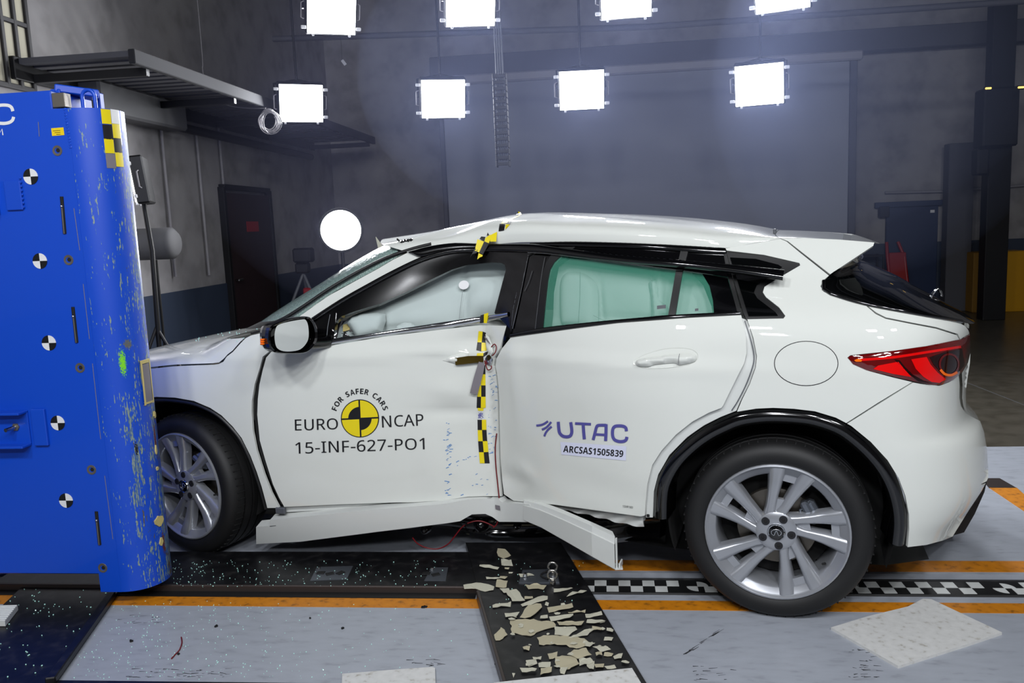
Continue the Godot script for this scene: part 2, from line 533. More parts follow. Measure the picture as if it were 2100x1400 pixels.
func build_floor_things():
	# painted lines
	for e in [[-4.0, 8.4, -3.115, -3.197, "orange line painted on the camera side of the floor rail"], [-4.0, 8.4, -3.487, -3.60, "orange line painted on the far side of the floor rail"]]:
		var o := structure("trim_%d" % (6 if e[2] > -3.3 else 7), strip(0.0, e[0], e[1], e[2], e[3], 0.0015), mats.orange_paint, e[4], "painted line")
	# orange and black bay marking behind the car on the far floor
	var p := [ground(2028, 1000), ground(2085, 1000), ground(2140, 1050), ground(2110, 1055)]
	var s := Surf.new()
	for q in p: q.y = 0.0
	sheet(s, [p[0] + Vector3(0, .002, 0), p[1] + Vector3(0, .002, 0), p[2] + Vector3(0, .002, 0), p[3] + Vector3(0, .002, 0)], 0.002)
	structure("trim_8", s, mats.orange_paint, "orange bay marking on the floor behind the rear bumper", "painted line")
	s = flat_poly(pv([2012, 980, 2050, 980, 2085, 1000, 2028, 1000]), 0.0, 0.002)
	structure("trim_9", s, mats.steel_edge, "brown end of the bay marking behind the rear bumper", "painted line")
	# rail in its slot
	var rail := thing("floor_rail", "black sunken floor rail with a strip of black and white chequer tape", "rail", Vector3(0, -0.2, -3.3575))
	rail.set_meta("kind", "structure")
	obj("channel", boxed(Vector3(2.2, 0.05, 0), Vector3(12.4, 0.1, 0.213)), mats.slot_black, rail)
	obj("guide_bar", boxed(Vector3(2.2, 0.14, -0.012), Vector3(12.4, 0.085, 0.135), 0.006), mats.slot_black, rail)
	obj("side_lip", boxed(Vector3(2.2, 0.13, 0.09), Vector3(12.4, 0.1, 0.016), 0.003), mats.steel_dark, rail)
	obj("side_lip", boxed(Vector3(2.2, 0.13, -0.096), Vector3(12.4, 0.1, 0.016), 0.003), mats.steel_dark, rail)
	var sq := boxed(Vector3.ZERO, Vector3(0.0505, 0.0014, 0.053)).mesh()
	for k in 48:
		var x := -0.098 + 0.1012 * k
		if x > 4.6: break
		var gap := absf(fposmod(x + 0.02, 0.62) - 0.31) < 0.05
		if gap:
			# round target between the squares
			for q in 2:
				var t := Surf.new()
				var poly := PackedVector2Array([Vector2.ZERO])
				for j in 9:
					var w := PI * q + PI * 0.5 * j / 8.0
					poly.append(Vector2(cos(w), sin(w)) * 0.045)
				t.prism(poly, Transform3D(Basis(Vector3.RIGHT, -PI / 2), Vector3(x + 0.05, 0.1840, -0.012)), 0.0014)
				obj("target_quarter", t, mats.white_tape, rail)
			continue
		for row in 2:
			var o := obj("chequer_square", sq, mats.white_tape, rail)
			o.position = Vector3(x + (0.0506 if row == 0 else 0.0), 0.1833, -0.012 + (-0.0275 if row == 0 else 0.0275))
	# steel plates laid over the floor
	var cp := thing("rail_cover_plate", "long black steel plate covering the floor rail, strewn with glass crumbs", "steel plate", Vector3(-1.3, 0, -3.44))
	var x0 := -2.75
	s = Surf.new()
	sheet(s, [Vector3(x0 + 1.3, 0.030, 0.18), Vector3(-0.549 + 1.3, 0.030, 0.18), Vector3(-0.652 + 1.3, 0.030, -0.18), Vector3(x0 + 1.3, 0.030, -0.18)], 0.013)
	obj("gap_shade_strip", boxed(Vector3((x0 - 0.56) / 2 + 1.3, 0.002, 0.217), Vector3(-0.56 - x0, 0.004, 0.05)), mats.rubber, cp)  # dark strip added as the shadow in the gap under the plate's front
	obj("plate", s, mats.steel_dark, cp)
	obj("front_bar", boxed(Vector3((x0 - 0.545) / 2 + 1.3, 0.016, 0.188), Vector3(-0.545 - x0, 0.030, 0.014), 0.003), mats.steel_edge, cp)
	for q in [[[650, 1162, 724, 1160, 711, 1187, 636, 1190], 0], [[885, 1163, 919, 1163, 914, 1190, 870, 1190], 1]]:
		var hp := Surf.new()
		var top := []
		for c in pv(q[0]): top.append(ground(c.x, c.y, 0.032) - cp.position)
		sheet(hp, top, 0.004)
		var hatch := obj("hatch", hp, mats.steel_plain, cp)
		var mid: Vector3 = (top[0] + top[1] + top[2] + top[3]) / 4.0
		for k in (3 if q[1] == 0 else 2):
			obj("hatch_slot", boxed(mid + Vector3(-0.05 + 0.045 * k, 0.0015, 0.01 * (k % 2)), Vector3(0.035, 0.003, 0.028), 0.001, Basis(Vector3.UP, 0.5 * k)), mats.slot_black, hatch)
		obj("hatch_bolt", boxed(top[0] * 0.8 + mid * 0.2 + Vector3(0, 0.004, 0.01), Vector3(0.012, 0.01, 0.012), 0.002), mats.steel_bright, hatch)
	# plate running across the rail towards the camera
	var xp := thing("cross_plate", "wide black steel plate across the rail with torn tape stuck on it", "steel plate", ground(1100, 1290))
	s = Surf.new()
	var top2 := []
	for c in pv([955, 1112, 1150, 1112, 1205, 1200, 1345, 1432, 1050, 1440, 983, 1215]): top2.append(ground(c.x, c.y, 0.034) - xp.position)
	sheet(s, top2, 0.033)
	obj("plate", s, mats.steel_dark, xp)
	s = Surf.new()
	s.box((top2[5] + top2[4]) / 2 + Vector3(-0.006, -0.012, 0), Vector3(0.012, 0.046, (top2[5] - top2[4]).length()), Basis.looking_at((top2[5] - top2[4]).normalized()), 0.002)
	obj("side_bar", s, mats.steel_edge, xp)
	var lp := []
	for c in pv([1072, 1168, 1142, 1166, 1147, 1193, 1064, 1193]): lp.append(ground(c.x, c.y, 0.040) - xp.position)
	s = Surf.new(); sheet(s, lp, 0.006)
	var lift := obj("lifting_plate", s, mats.steel_plain, xp)
	obj("hinge_pin", boxed((lp[0] + lp[3]) / 2 + Vector3(0.02, 0.008, 0.01), Vector3(0.016, 0.016, 0.02), 0.003), mats.steel_bright, lift)
	var hook := []
	for k in 9: hook.append((lp[1] * 0.6 + lp[2] * 0.4) + Vector3(-0.02 - 0.05 * sin(k * 0.35), 0.006 + 0.0 * k, -0.03 + 0.012 * k))
	s = Surf.new(); s.tube(hook, 0.004, 6); obj("wire_clip", s, mats.matt_black, lift)
	# ring bolts
	for e in [[1134, 1165, 0.0], [1133.5, 1182, 0.0]]:
		var rb := thing("ring_bolt", "steel lifting ring bolt standing %s" % ("behind the other on the cross plate" if e[1] < 1170 else "upright on the lifting plate"), "ring bolt", ground(e[0], e[1] + 14, 0.040), "ring bolts on the cross plate")
		s = Surf.new()
		var loop := []
		for k in 20: loop.append(Vector3(cos(TAU * k / 20) * 0.019, 0.038 + sin(TAU * k / 20) * 0.019, 0))
		s.tube(loop, 0.005, 8, false, true)
		obj("ring", s, mats.steel_bright, rb)
		s = Surf.new(); s.lathe([Vector2(0, 0.016), Vector2(0.009, 0.016), Vector2(0.012, 0.008), Vector2(0.012, 0), Vector2(0, 0)], 14, Transform3D(Basis(Vector3.RIGHT, -PI / 2), Vector3.ZERO))
		obj("shank", s, mats.steel_bright, rb)
	# ramp plate under the barrier
	var rp := thing("ramp_plate", "black steel plate under the blue barrier, with a raised edge bar", "steel plate", ground(120, 1290))
	s = Surf.new()
	var top3 := []
	for c in pv([68, 1181, 262, 1181, 235, 1222, 110, 1400, 95, 1425, -190, 1425]): top3.append(ground(c.x, c.y, 0.016) - rp.position)
	sheet(s, top3, 0.015)
	obj("plate", s, mats.steel_dark, rp)
	s = Surf.new()
	var ed: Vector3 = top3[3] - top3[2]
	s.box((top3[2] + top3[3]) / 2 + Vector3(-0.012, 0.006, 0), Vector3(0.035, 0.026, ed.length()), Basis.looking_at(-ed.normalized()), 0.004)
	obj("edge_bar", s, mats.steel_dark, rp)
	# dark strip along the lower edge of the picture
	s = flat_poly(pv([105, 1394, 720, 1401, 720, 1425, 90, 1418]), 0.0, 0.012)
	tag(obj("floor_sill", s, mats.steel_dark), "low dark steel sill across the floor in front of the grey panel", "steel sill")

# ---------------------------------------------------------------- lamps

func glow(c: Color, e: float) -> StandardMaterial3D:
	var m := StandardMaterial3D.new()
	m.albedo_color = Color(0.9, 0.9, 0.9)
	m.emission_enabled = true
	m.emission = c
	m.emission_energy_multiplier = e
	m.cull_mode = BaseMaterial3D.CULL_DISABLED
	return m

func panel_lamp(called: String, label: String, at: Vector3, target: Vector3, w: float, h: float, energy: float, group: String, stand := 0.0) -> Node3D:
	var t := thing(called, label, "flood light", at, group)
	t.basis = Basis.looking_at((target - at).normalized(), Vector3.UP)   # -z looks at the target
	obj("housing", boxed(Vector3(0, 0, 0.055), Vector3(w + 0.03, h + 0.03, 0.10), 0.012), mats.dark_metal, t)
	obj("light_panel", boxed(Vector3(0, 0, -0.002), Vector3(w, h, 0.012), 0.003), lamp_glow, t)
	for sx in [-1.0, 1.0]:
		for sy in [-1.0, 1.0]:
			obj("clip", boxed(Vector3(sx * (w / 2 + 0.03), sy * h * 0.37, 0.01), Vector3(0.045, 0.028, 0.02), 0.004), mats.print_white, t)
		var hd := Surf.new()
		hd.tube([Vector3(sx * (w / 2 + 0.02), -h * 0.2, 0.06), Vector3(sx * (w / 2 + 0.045), -h * 0.17, 0.05), Vector3(sx * (w / 2 + 0.045), h * 0.17, 0.05), Vector3(sx * (w / 2 + 0.02), h * 0.2, 0.06)], 0.006, 8)
		obj("handle", hd, mats.conduit, t)
		obj("foot", boxed(Vector3(sx * w * 0.38, -h / 2 - 0.012, 0.0), Vector3(0.02, 0.02, 0.02), 0.003), mats.print_white, t)
	if group == "": return finish_lamp(t, w, h, energy)
	var yoke := Surf.new()
	yoke.tube([Vector3(-w / 2 - 0.02, 0, 0.1), Vector3(-w / 2 - 0.02, h * 0.4, 0.22), Vector3(0, h * 0.5, 0.26), Vector3(w / 2 + 0.02, h * 0.4, 0.22), Vector3(w / 2 + 0.02, 0, 0.1)], 0.012, 8)
	obj("yoke", yoke, mats.dark_metal, t)
	hung.append(t.transform * Vector3(0, h * 0.5, 0.26))
	return finish_lamp(t, w, h, energy)

func finish_lamp(t: Node3D, w: float, h: float, energy: float) -> Node3D:
	if energy > 0.0:
		var l := AreaLight3D.new()
		l.name = "panel_light"
		l.area_size = Vector2(w, h)
		l.light_energy = energy
		l.light_color = Color(0.97, 0.98, 1.0)
		l.shadow_enabled = true
		l.area_range = 30.0
		l.position = Vector3(0, 0, -0.02)
		t.add_child(l)
	return t

var lamp_glow: StandardMaterial3D
var hung := []
var E_BACK := 5.5
var E_FRONT := 6.3

func build_lamps():
	lamp_glow = glow(Color(0.98, 0.99, 1.0), 6.0)
	var aim := Vector3(0.2, 0.6, -2.6)
	var low := "white LED flood light hanging low behind the car, %s"
	for e in [[618, 212, -8.2, low % "beside the coiled cable"], [909, 203, -8.2, low % "between coil and cable chain"], [1193, 185, -8.2, low % "just past the cable chain"], [1557, 174, -8.0, low % "by the backdrop's far end"]]:
		panel_lamp("flood_light", e[3], at_z(e[0], e[1], e[2]), aim, 0.42, 0.36, E_BACK, "flood lights hung behind the car")
	var high := "white LED flood light in the upper row, above %s"
	for e in [[680, 26, -7.4, high % "the lamp beside the coiled cable"], [965, 9, -7.4, high % "the hanging cable chain"], [1284, -8, -7.4, high % "the middle of the backdrop"], [1604, -26, -7.2, high % "the far end of the backdrop"]]:
		panel_lamp("flood_light", e[3], at_z(e[0], e[1], e[2]), aim, 0.42, 0.36, E_BACK, "flood lights hung behind the car")
	# lamps over the camera side of the track: their light falls on the car's flank
	for e in [[-1.9, 4.2, 0.5], [-0.5, 4.3, 0.8], [0.9, 4.3, 0.8], [2.3, 4.2, 0.5], [-0.7, 3.7, 2.4], [1.3, 3.7, 2.4]]:
		panel_lamp("flood_light", "white LED panel flood light over the near side of the track", Vector3(e[0], e[1], e[2]), Vector3(0.1 + e[0] * 0.35, 0.6, -3.2), 0.42, 0.36, E_FRONT, "flood lights over the near side")
	# round lamp on a stand far behind the bonnet
	var c := at_z(699, 472, -8.0)
	var t := thing("round_flood_light", "round glaring flood light on a tripod behind the windscreen", "flood light", Vector3(c.x, 0, c.z))
	var head := Basis.looking_at((eye - c).normalized(), Vector3.UP)
	var s := Surf.new()
	s.lathe([Vector2(0.0, -0.02), Vector2(0.19, -0.02), Vector2(0.195, -0.01)], 40, Transform3D(head, Vector3(0, c.y, 0)))
	obj("light_face", s, lamp_glow, t)
	s = Surf.new()
	s.lathe([Vector2(0.196, -0.03), Vector2(0.215, -0.03), Vector2(0.22, 0.04), Vector2(0.12, 0.2), Vector2(0.0, 0.22)], 40, Transform3D(head, Vector3(0, c.y, 0)))
	obj("reflector", s, mats.dark_metal, t)
	s = Surf.new(); s.tube([Vector3(0, c.y - 0.2, 0), Vector3(0, 0.35, 0)], 0.018, 10)
	obj("pole", s, mats.dark_metal, t)
	for k in 3:
		s = Surf.new(); s.tube([Vector3(0, 0.75, 0), Vector3(cos(k * TAU / 3) * 0.45, 0.012, sin(k * TAU / 3) * 0.45)], 0.012, 8)
		obj("leg", s, mats.dark_metal, t)
	var l := AreaLight3D.new()
	l.name = "face_light"; l.area_size = Vector2(0.34, 0.34); l.light_energy = E_BACK * 0.8; l.shadow_enabled = true; l.area_range = 30.0
	l.transform = Transform3D(head, Vector3(0, c.y, 0) + head * Vector3(0, 0, -0.04))
	t.add_child(l)
	# lamp seen edge-on behind the barrier
	var b := at_z(277, 372, -6.4)
	var tl := panel_lamp("flood_light", "LED panel flood light on a black stand, half hidden by the blue barrier", b, b + Vector3(-1.0, -0.1, 0.42), 0.34, 0.34, E_BACK * 0.12, "")
	s = Surf.new()
	var base := tl.basis.inverse()
	s.tube([base * Vector3(0.02, -0.15, -0.06), base * Vector3(0.05, -0.55, -0.06), base * Vector3(0.02, -b.y + 0.4, -0.06)], 0.02, 8)
	obj("stand_pole", s, mats.dark_metal, tl)
	s = Surf.new()
	for k in 3: s.tube([base * Vector3(0.02, -b.y + 0.8, -0.06), base * Vector3(0.02 + 0.4 * cos(k * 2.1), -b.y + 0.015, -0.06 + 0.4 * sin(k * 2.1))], 0.014, 8)
	obj("stand_legs", s, mats.dark_metal, tl)

# ---------------------------------------------------------------- far end of the hall

func wall_box(u0: float, v0: float, u1: float, v1: float, z: float, depth: float, chamfer := 0.01) -> Surf:
	var a := at_z(u0, v0, z)
	var b := at_z(u1, v1, z)
	return boxed(Vector3((a.x + b.x) / 2, (a.y + b.y) / 2, z - depth / 2), Vector3(absf(b.x - a.x), absf(a.y - b.y), depth), chamfer)

func upright(u: float, v_top: float, v_mid: float, z: float, w: float, y_bottom := 0.0, depth := 0.2) -> Surf:
	# a vertical member seen at column u at row v_mid
	var a := at_z(u, v_mid, z)
	var top := at_z(u, v_top, z).y
	return boxed(Vector3(a.x, (top + y_bottom) / 2, z - depth / 2), Vector3(w, top - y_bottom, depth), 0.008)

func build_background():
	# pale backdrop on a roller bar
	var zs := -11.4
	var a := at_z(907, 165, zs)
	var b := at_z(1742, 128, zs)
	var t := thing("backdrop", "tall pale grey backdrop sheet hung from a bar behind the car", "backdrop", Vector3((a.x + b.x) / 2, 0, zs))
	var w := b.x - a.x
	var h := (a.y + b.y) / 2
	obj("sheet", boxed(Vector3(0, h / 2 + 0.1, 0), Vector3(w, h - 0.2, 0.012)), mats.screen_cloth, t)
	obj("top_bar", boxed(Vector3(0.05, h + 0.03, 0.03), Vector3(w + 0.2, 0.12, 0.10), 0.02), mats.conduit, t)
	obj("edge_post", boxed(Vector3(w / 2 + 0.05, h / 2, 0.0), Vector3(0.09, h, 0.06), 0.008), mats.beam_grey, t)
	obj("edge_post", boxed(Vector3(-w / 2 - 0.04, h / 2, 0.0), Vector3(0.06, h, 0.06), 0.008), mats.beam_grey, t)
	obj("hem_bar", boxed(Vector3(0, 0.06, 0), Vector3(w, 0.08, 0.05), 0.01), mats.beam_grey, t)
	# cable chain
	var c0 := at_z(1026, 150, -7.9)
	var c1 := at_z(1031, 343, -7.9)
	t = thing("cable_chain", "black ribbed cable chain hanging in front of the pale backdrop", "cable chain", Vector3((c0.x + c1.x) / 2, c1.y, -7.9))
	var n := 15
	var hh := c0.y - c1.y
	var link := Surf.new()
	link.box(Vector3(-0.058, 0, 0), Vector3(0.014, hh / n * 0.9, 0.09), Basis.IDENTITY, 0.003)
	link.box(Vector3(0.058, 0, 0), Vector3(0.014, hh / n * 0.9, 0.09), Basis.IDENTITY, 0.003)
	link.box(Vector3(0, 0, 0.03), Vector3(0.11, hh / n * 0.5, 0.012), Basis.IDENTITY, 0.003)
	var lm := link.mesh()
	for k in n:
		var o := obj("chain_link", lm, mats.dark_metal, t)
		o.position = Vector3(0, hh * (k + 0.5) / n, 0)
	var s := Surf.new()
	for k in 4: s.tube([Vector3(-0.03 + k * 0.02, 0.06, 0.0), Vector3(-0.03 + k * 0.02, HC - c1.y, 0.0)], 0.008, 6)
	obj("cables", s, mats.plastic_grey, t)
	# coiled cable by the first lamp, with its feed running along the wall
	var cc := at_z(553, 245, -8.0)
	t = thing("coiled_cable", "pale cable coiled beside the low flood light", "cable", cc)
	for k in 9:
		var loop := []
		var rx := 0.07 + 0.014 * (k % 4)
		for j in 24: loop.append(Vector3(cos(TAU * j / 24) * rx + 0.006 * k - 0.01, sin(TAU * j / 24) * (0.095 + 0.006 * ((k * 2) % 3)) - 0.006 * k, 0.01 * k))
		s = Surf.new(); s.tube(loop, 0.005, 6, false, true)
		obj("loop", s, mats.conduit, t)
	s = Surf.new()
	s.tube(spline([Vector3(at_z(412, 100, -8.0).x, HC, -8.0) - cc, at_z(412, 80, -8.0) - cc, at_z(415, 140, -8.0) - cc, at_z(425, 175, -8.0) - cc, at_z(450, 208, -8.0) - cc, at_z(490, 220, -8.0) - cc, at_z(545, 222, -8.0) - cc], 6), 0.005, 6)
	obj("feed", s, mats.conduit, t)
	# rods and truss over the lamps
	for e in [[[560, 80, 1330, 55, -8.6], "grey lighting truss tube above the low lamps"], [[1330, 55, 2100, 2, -8.6], "grey lighting truss tube running over the backdrop"]]:
		s = Surf.new(); s.tube([at_z(e[0][0], e[0][1], e[0][4]), at_z(e[0][2], e[0][3], e[0][4])], 0.03, 10)
		tag(obj("truss_tube", s, mats.beam_grey), e[1], "truss")
	for k in hung.size():
		var q: Vector3 = hung[k]
		s = Surf.new(); s.tube([q - Vector3(0, 0.03, 0), Vector3(q.x, HC, q.z)], 0.012, 8)
		tag(obj("hanger_rod", s, mats.dark_metal), "thin dark rod hanging a flood light from the ceiling", "rod", "rods holding the flood lights")
	var tg := at_z(705, 128, -8.4)
	t = thing("paper_tag", "small pale paper tag hanging in the dark between the lamps", "tag", tg)
	obj("paper", boxed(Vector3.ZERO, Vector3(0.03, 0.06, 0.006), 0.002, Basis(Vector3.BACK, 0.6)), mats.print_white, t)
	s = Surf.new(); s.tube([Vector3(-0.015, 0.025, 0), Vector3(-0.015, HC - tg.y, 0)], 0.0015, 5)
	obj("thread", s, mats.dark_metal, t)
	# ---- left wall
	for e in [[330, 190, 360, 567], [408, 263, 429, 564], [448, 233, 462, 423]]:
		var p0 := at_x(e[0], e[1], XL + 0.03)
		var p1 := at_x(e[2], e[3], XL + 0.03)
		s = Surf.new(); s.tube([Vector3(XL + 0.03, p0.y, p1.z), Vector3(XL + 0.03, p1.y, p1.z)], 0.016, 8)
		tag(obj("conduit_pipe", s, mats.conduit), "thin grey conduit pipe running down the side wall", "pipe", "conduits on the side wall")
	var q0 := at_x(200, 222, XL + 0.1)
	var q1 := at_x(640, 345, XL + 0.1)
	s = Surf.new(); s.tube([q0, Vector3(q0.x, q0.y - 0.02, q1.z)], 0.045, 10)
	tag(obj("wall_pipe", s, mats.dark_metal), "dark horizontal pipe along the side wall under the ducts", "pipe")
	for e in [[200, 196, 380, 240, 0.22, 0.26, "long grey ventilation duct on the side wall above the dark pipe"]]:
		var d0 := at_x(e[0], e[1], XL + e[4])
		var d1 := at_x(e[2], e[3], XL + e[4])
		s = boxed(Vector3(XL + e[4] / 2 + 0.02, d0.y, (d0.z + d1.z) / 2), Vector3(e[4], e[5], absf(d1.z - d0.z)), 0.02)
		tag(obj("wall_duct", s, mats.duct_grey), e[6], "duct")
	var g0 := at_x(190, 84, XL + 0.95)
	t = thing("walkway", "dark grating walkway high along the side wall above the ducts", "walkway", Vector3(XL + 0.48, g0.y, -8.9))
	var wl0 := 6.3
	obj("edge_beam", boxed(Vector3(0.47, -0.01, 0), Vector3(0.05, 0.10, wl0), 0.006), mats.ceiling_dark, t)
	obj("wall_beam", boxed(Vector3(-0.44, -0.03, 0), Vector3(0.05, 0.16, wl0), 0.006), mats.dark_metal, t)
	for k in 40: obj("grating_bar", boxed(Vector3(0.01, 0.02, -wl0 / 2 + 0.08 + 0.157 * k), Vector3(0.88, 0.04, 0.09)), mats.beam_grey, t)
	for k in 5: obj("bracket", boxed(Vector3(0.0, -0.08, -wl0 / 2 + 0.2 + 1.47 * k), Vector3(0.92, 0.06, 0.05), 0.004), mats.dark_metal, t)
	# grid window high on the side wall
	var wz0 := at_x(-60, 90, XL).z
	var wz1 := at_x(58, 150, XL).z
	var wy0 := at_x(58, 186, XL).y
	var win := Node3D.new(); win.name = "window_1"; win.set_meta("kind", "structure"); add_child(win)
	win.set_meta("label", "steel framed grid window with pale panes high on the side wall")
	win.set_meta("category", "window")
	var rows := 5
	var cols := 4
	var pw := (wz0 - wz1) / cols
	var ph := 0.46
	for r in rows:
		for c in cols:
			obj("pane", boxed(Vector3(XL + 0.02, wy0 + ph * (r + 0.5), wz1 + pw * (c + 0.5)), Vector3(0.012, ph - 0.03, pw - 0.03), 0.002), mats.window_board, win)
	for r in rows + 1: obj("glazing_bar", boxed(Vector3(XL + 0.025, wy0 + ph * r, (wz0 + wz1) / 2), Vector3(0.04, 0.035, wz0 - wz1 + 0.035), 0.004), mats.window_frame, win)
	for c in cols + 1: obj("glazing_bar", boxed(Vector3(XL + 0.027, wy0 + ph * rows / 2, wz1 + pw * c), Vector3(0.04, ph * rows, 0.035), 0.004), mats.window_frame, win)
	# maroon door in the side wall
	var dz0 := at_x(462, 540, XL).z
	var dz1 := at_x(556, 540, XL).z
	var d := Node3D.new(); d.name = "door_1"; d.set_meta("kind", "structure"); d.position = Vector3(XL + 0.02, 0, (dz0 + dz1) / 2); add_child(d)
	d.set_meta("label", "dark maroon door in the side wall"); d.set_meta("category", "door")
	var dw := absf(dz1 - dz0)
	obj("leaf", boxed(Vector3(0.01, 1.0, 0), Vector3(0.04, 2.0, dw * 0.94), 0.004), mats.door_maroon, d)
	for sg in [-1.0, 1.0]: obj("frame", boxed(Vector3(0.01, 1.03, sg * dw * 0.5), Vector3(0.08, 2.06, 0.06), 0.004), mats.dark_metal, d)
	obj("frame", boxed(Vector3(0.01, 2.06, 0), Vector3(0.08, 0.06, dw), 0.004), mats.dark_metal, d)
	obj("handle", boxed(Vector3(0.06, 1.02, dw * 0.38), Vector3(0.05, 0.03, 0.13), 0.008), mats.steel_bright, d)
	obj("notice", boxed(Vector3(0.036, 1.62, -0.05), Vector3(0.004, 0.12, 0.34)), mats.red_paint, d)
	# cylinder and hose on the wall by the barrier
	var gz := at_x(318, 500, XL + 0.25)
	t = thing("hose_tank", "pale wall tank with a black hose beside the barrier edge", "tank", Vector3(XL + 0.25, gz.y, gz.z))
	s = Surf.new(); s.lathe([Vector2(0, -0.2), Vector2(0.1, -0.2), Vector2(0.14, -0.16), Vector2(0.14, 0.16), Vector2(0.1, 0.2), Vector2(0, 0.2)], 24, Transform3D(Basis(Vector3.UP, PI / 2), Vector3.ZERO))
	obj("tank", s, mats.duct_grey, t)
	obj("bracket", boxed(Vector3(-0.21, 0, 0), Vector3(0.1, 0.1, 0.06), 0.004), mats.dark_metal, t)
	s = Surf.new(); s.tube(spline([Vector3(0.05, -0.14, 0.1), Vector3(0.06, -0.5, 0.12), Vector3(0.05, -0.9, 0.1), Vector3(0.1, -1.0, 0.18)], 6), 0.012, 8)
	obj("hose", s, mats.matt_black, t)
	# camera tripod behind the bonnet
	var tp := at_z(622, 560, -9.0)
	t = thing("camera_tripod", "dark camera tripod with a red strap behind the bonnet", "tripod", Vector3(tp.x, 0, tp.z))
	for k in 3:
		s = Surf.new(); s.tube([Vector3(0, tp.y, 0), Vector3(cos(k * TAU / 3 + 0.4) * 0.5, 0.015, sin(k * TAU / 3 + 0.4) * 0.5)], 0.018, 8)
		obj("leg", s, mats.plastic_grey, t)
	obj("head", boxed(Vector3(0, tp.y + 0.06, 0), Vector3(0.14, 0.12, 0.14), 0.02), mats.dark_metal, t)
	obj("camera_body", boxed(Vector3(0.02, tp.y + 0.2, 0), Vector3(0.2, 0.16, 0.18), 0.02), mats.dark_metal, t)
	obj("strap", boxed(Vector3(0.05, tp.y - 0.25, 0.06), Vector3(0.09, 0.18, 0.04), 0.015), mats.red_paint, t)
	# dark cabinet rack between the door and the backdrop
	s = wall_box(640, 250, 880, 700, ZB + 0.5, 0.4)
	# ---- right part of the rear wall
	var bd := Node3D.new(); bd.name = "door_2"; bd.set_meta("kind", "structure"); add_child(bd)
	bd.set_meta("label", "dark blue door in the rear wall beyond the tail of the car"); bd.set_meta("category", "door")
	var b0 := at_z(1817, 423, ZB + 0.03)
	var b1 := at_z(1923, 423, ZB + 0.03)
	var bw := b1.x - b0.x
	bd.position = Vector3((b0.x + b1.x) / 2, 0, ZB + 0.03)
	obj("leaf", boxed(Vector3(0, b0.y / 2, 0), Vector3(bw, b0.y, 0.06), 0.006), mats.door_blue, bd)
	obj("rail", boxed(Vector3(-0.05, b0.y + 0.02, 0.05), Vector3(bw + 0.25, 0.08, 0.06), 0.006), mats.door_blue, bd)
	obj("rail_box", boxed(Vector3(-bw / 2 - 0.05, b0.y - 0.08, 0.06), Vector3(0.14, 0.16, 0.1), 0.01), mats.dark_metal, bd)
	obj("notice", boxed(Vector3(0.28, b0.y - 0.1, 0.034), Vector3(0.06, 0.04, 0.004)), mats.print_white, bd)
	for e in [[1968, 293, 470, -12.6, 0.34, "grey steel column standing against the rear wall"], [2046, -40, 470, -11.5, 0.28, "dark steel column in front of the rear wall"]]:
		s = upright(e[0], e[1], e[2], e[3], e[4])
		structure("trim_%d" % (10 if e[0] < 2000 else 11), s, mats.beam_grey if e[0] < 2000 else mats.dark_metal, e[5], "column")
	s = wall_box(2020, 180, 2088, 298, -11.3, 0.3, 0.02)
	tag(obj("switch_box", s, mats.dark_metal), "dark switchgear box fixed to the steel column", "box")
	s = wall_box(2006, 304, 2028, 358, -11.3, 0.2, 0.02)
	tag(obj("junction_box", s, mats.dark_metal), "small dark junction box under the switchgear box", "box")
	for e in [[2027, 181], [2094, 179]]:
		var lp := at_z(e[0], e[1], -10.9)
		t = thing("beam_lamp", "tiny yellow indicator lamp glowing high on the dark column", "lamp", lp, "indicator lamps on the column")
		obj("lens", boxed(Vector3.ZERO, Vector3(0.07, 0.022, 0.02), 0.006), indicator_glow(), t)
		obj("socket", boxed(Vector3(0, 0, -0.025), Vector3(0.09, 0.05, 0.03), 0.008), mats.dark_metal, t)
	for e in [[[1815, 395, 1945, 392], 0], [[1945, 392, 2100, 380], 1]]:
		s = Surf.new(); s.tube([at_z(e[0][0], e[0][1], ZB + 0.05), at_z(e[0][2], e[0][3], ZB + 0.05)], 0.02, 8)
		tag(obj("wall_conduit", s, mats.conduit), "thin conduit on the rear wall %s" % ("above the blue door" if e[1] == 0 else "between the columns"), "pipe")
	# beam along the rear wall
	structure("trim_12", boxed(Vector3(3.0, at_z(1800, 80, ZB + 0.3).y, ZB + 0.2), Vector3(11.0, 0.3, 0.2), 0.01), mats.beam_grey)
	# yellow cabinet
	var y0 := at_z(2032, 645, -10.2)
	var yc := ground(2035, 640)
	t = thing("yellow_cabinet", "yellow storage cabinet with paper notices near the rear wall", "cabinet", Vector3(yc.x, 0, yc.z))
	var cw := 0.74
	var ch := 0.85
	obj("body", boxed(Vector3(-0.07, ch / 2, -0.2), Vector3(cw * 0.55, ch, 0.4), 0.01), mats.cabinet_shelf, t)
	obj("door", boxed(Vector3(cw * 0.36, ch / 2, -0.2), Vector3(cw * 0.52, ch, 0.42), 0.008, Basis(Vector3.UP, 0.06)), mats.yellow_cabinet, t)
	obj("notice", boxed(Vector3(-0.15, ch * 0.82, 0.003), Vector3(0.09, 0.18, 0.004)), mats.print_white, t)
	obj("notice", boxed(Vector3(0.03, ch * 0.75, 0.003), Vector3(0.07, 0.16, 0.004)), mats.plastic_grey, t)
	obj("notice", boxed(Vector3(0.0, ch * 0.2, 0.003), Vector3(0.14, 0.06, 0.004)), mats.print_white, t)
	obj("lock", boxed(Vector3(-0.03, ch * 0.5, 0.006), Vector3(0.05, 0.06, 0.02), 0.004), mats.dark_metal, t)
	# red hand truck by the blue door
	var rc := ground(1848, 640)
	t = thing("hand_truck", "red hand truck leaning beside the blue door", "hand truck", Vector3(rc.x, 0, rc.z))
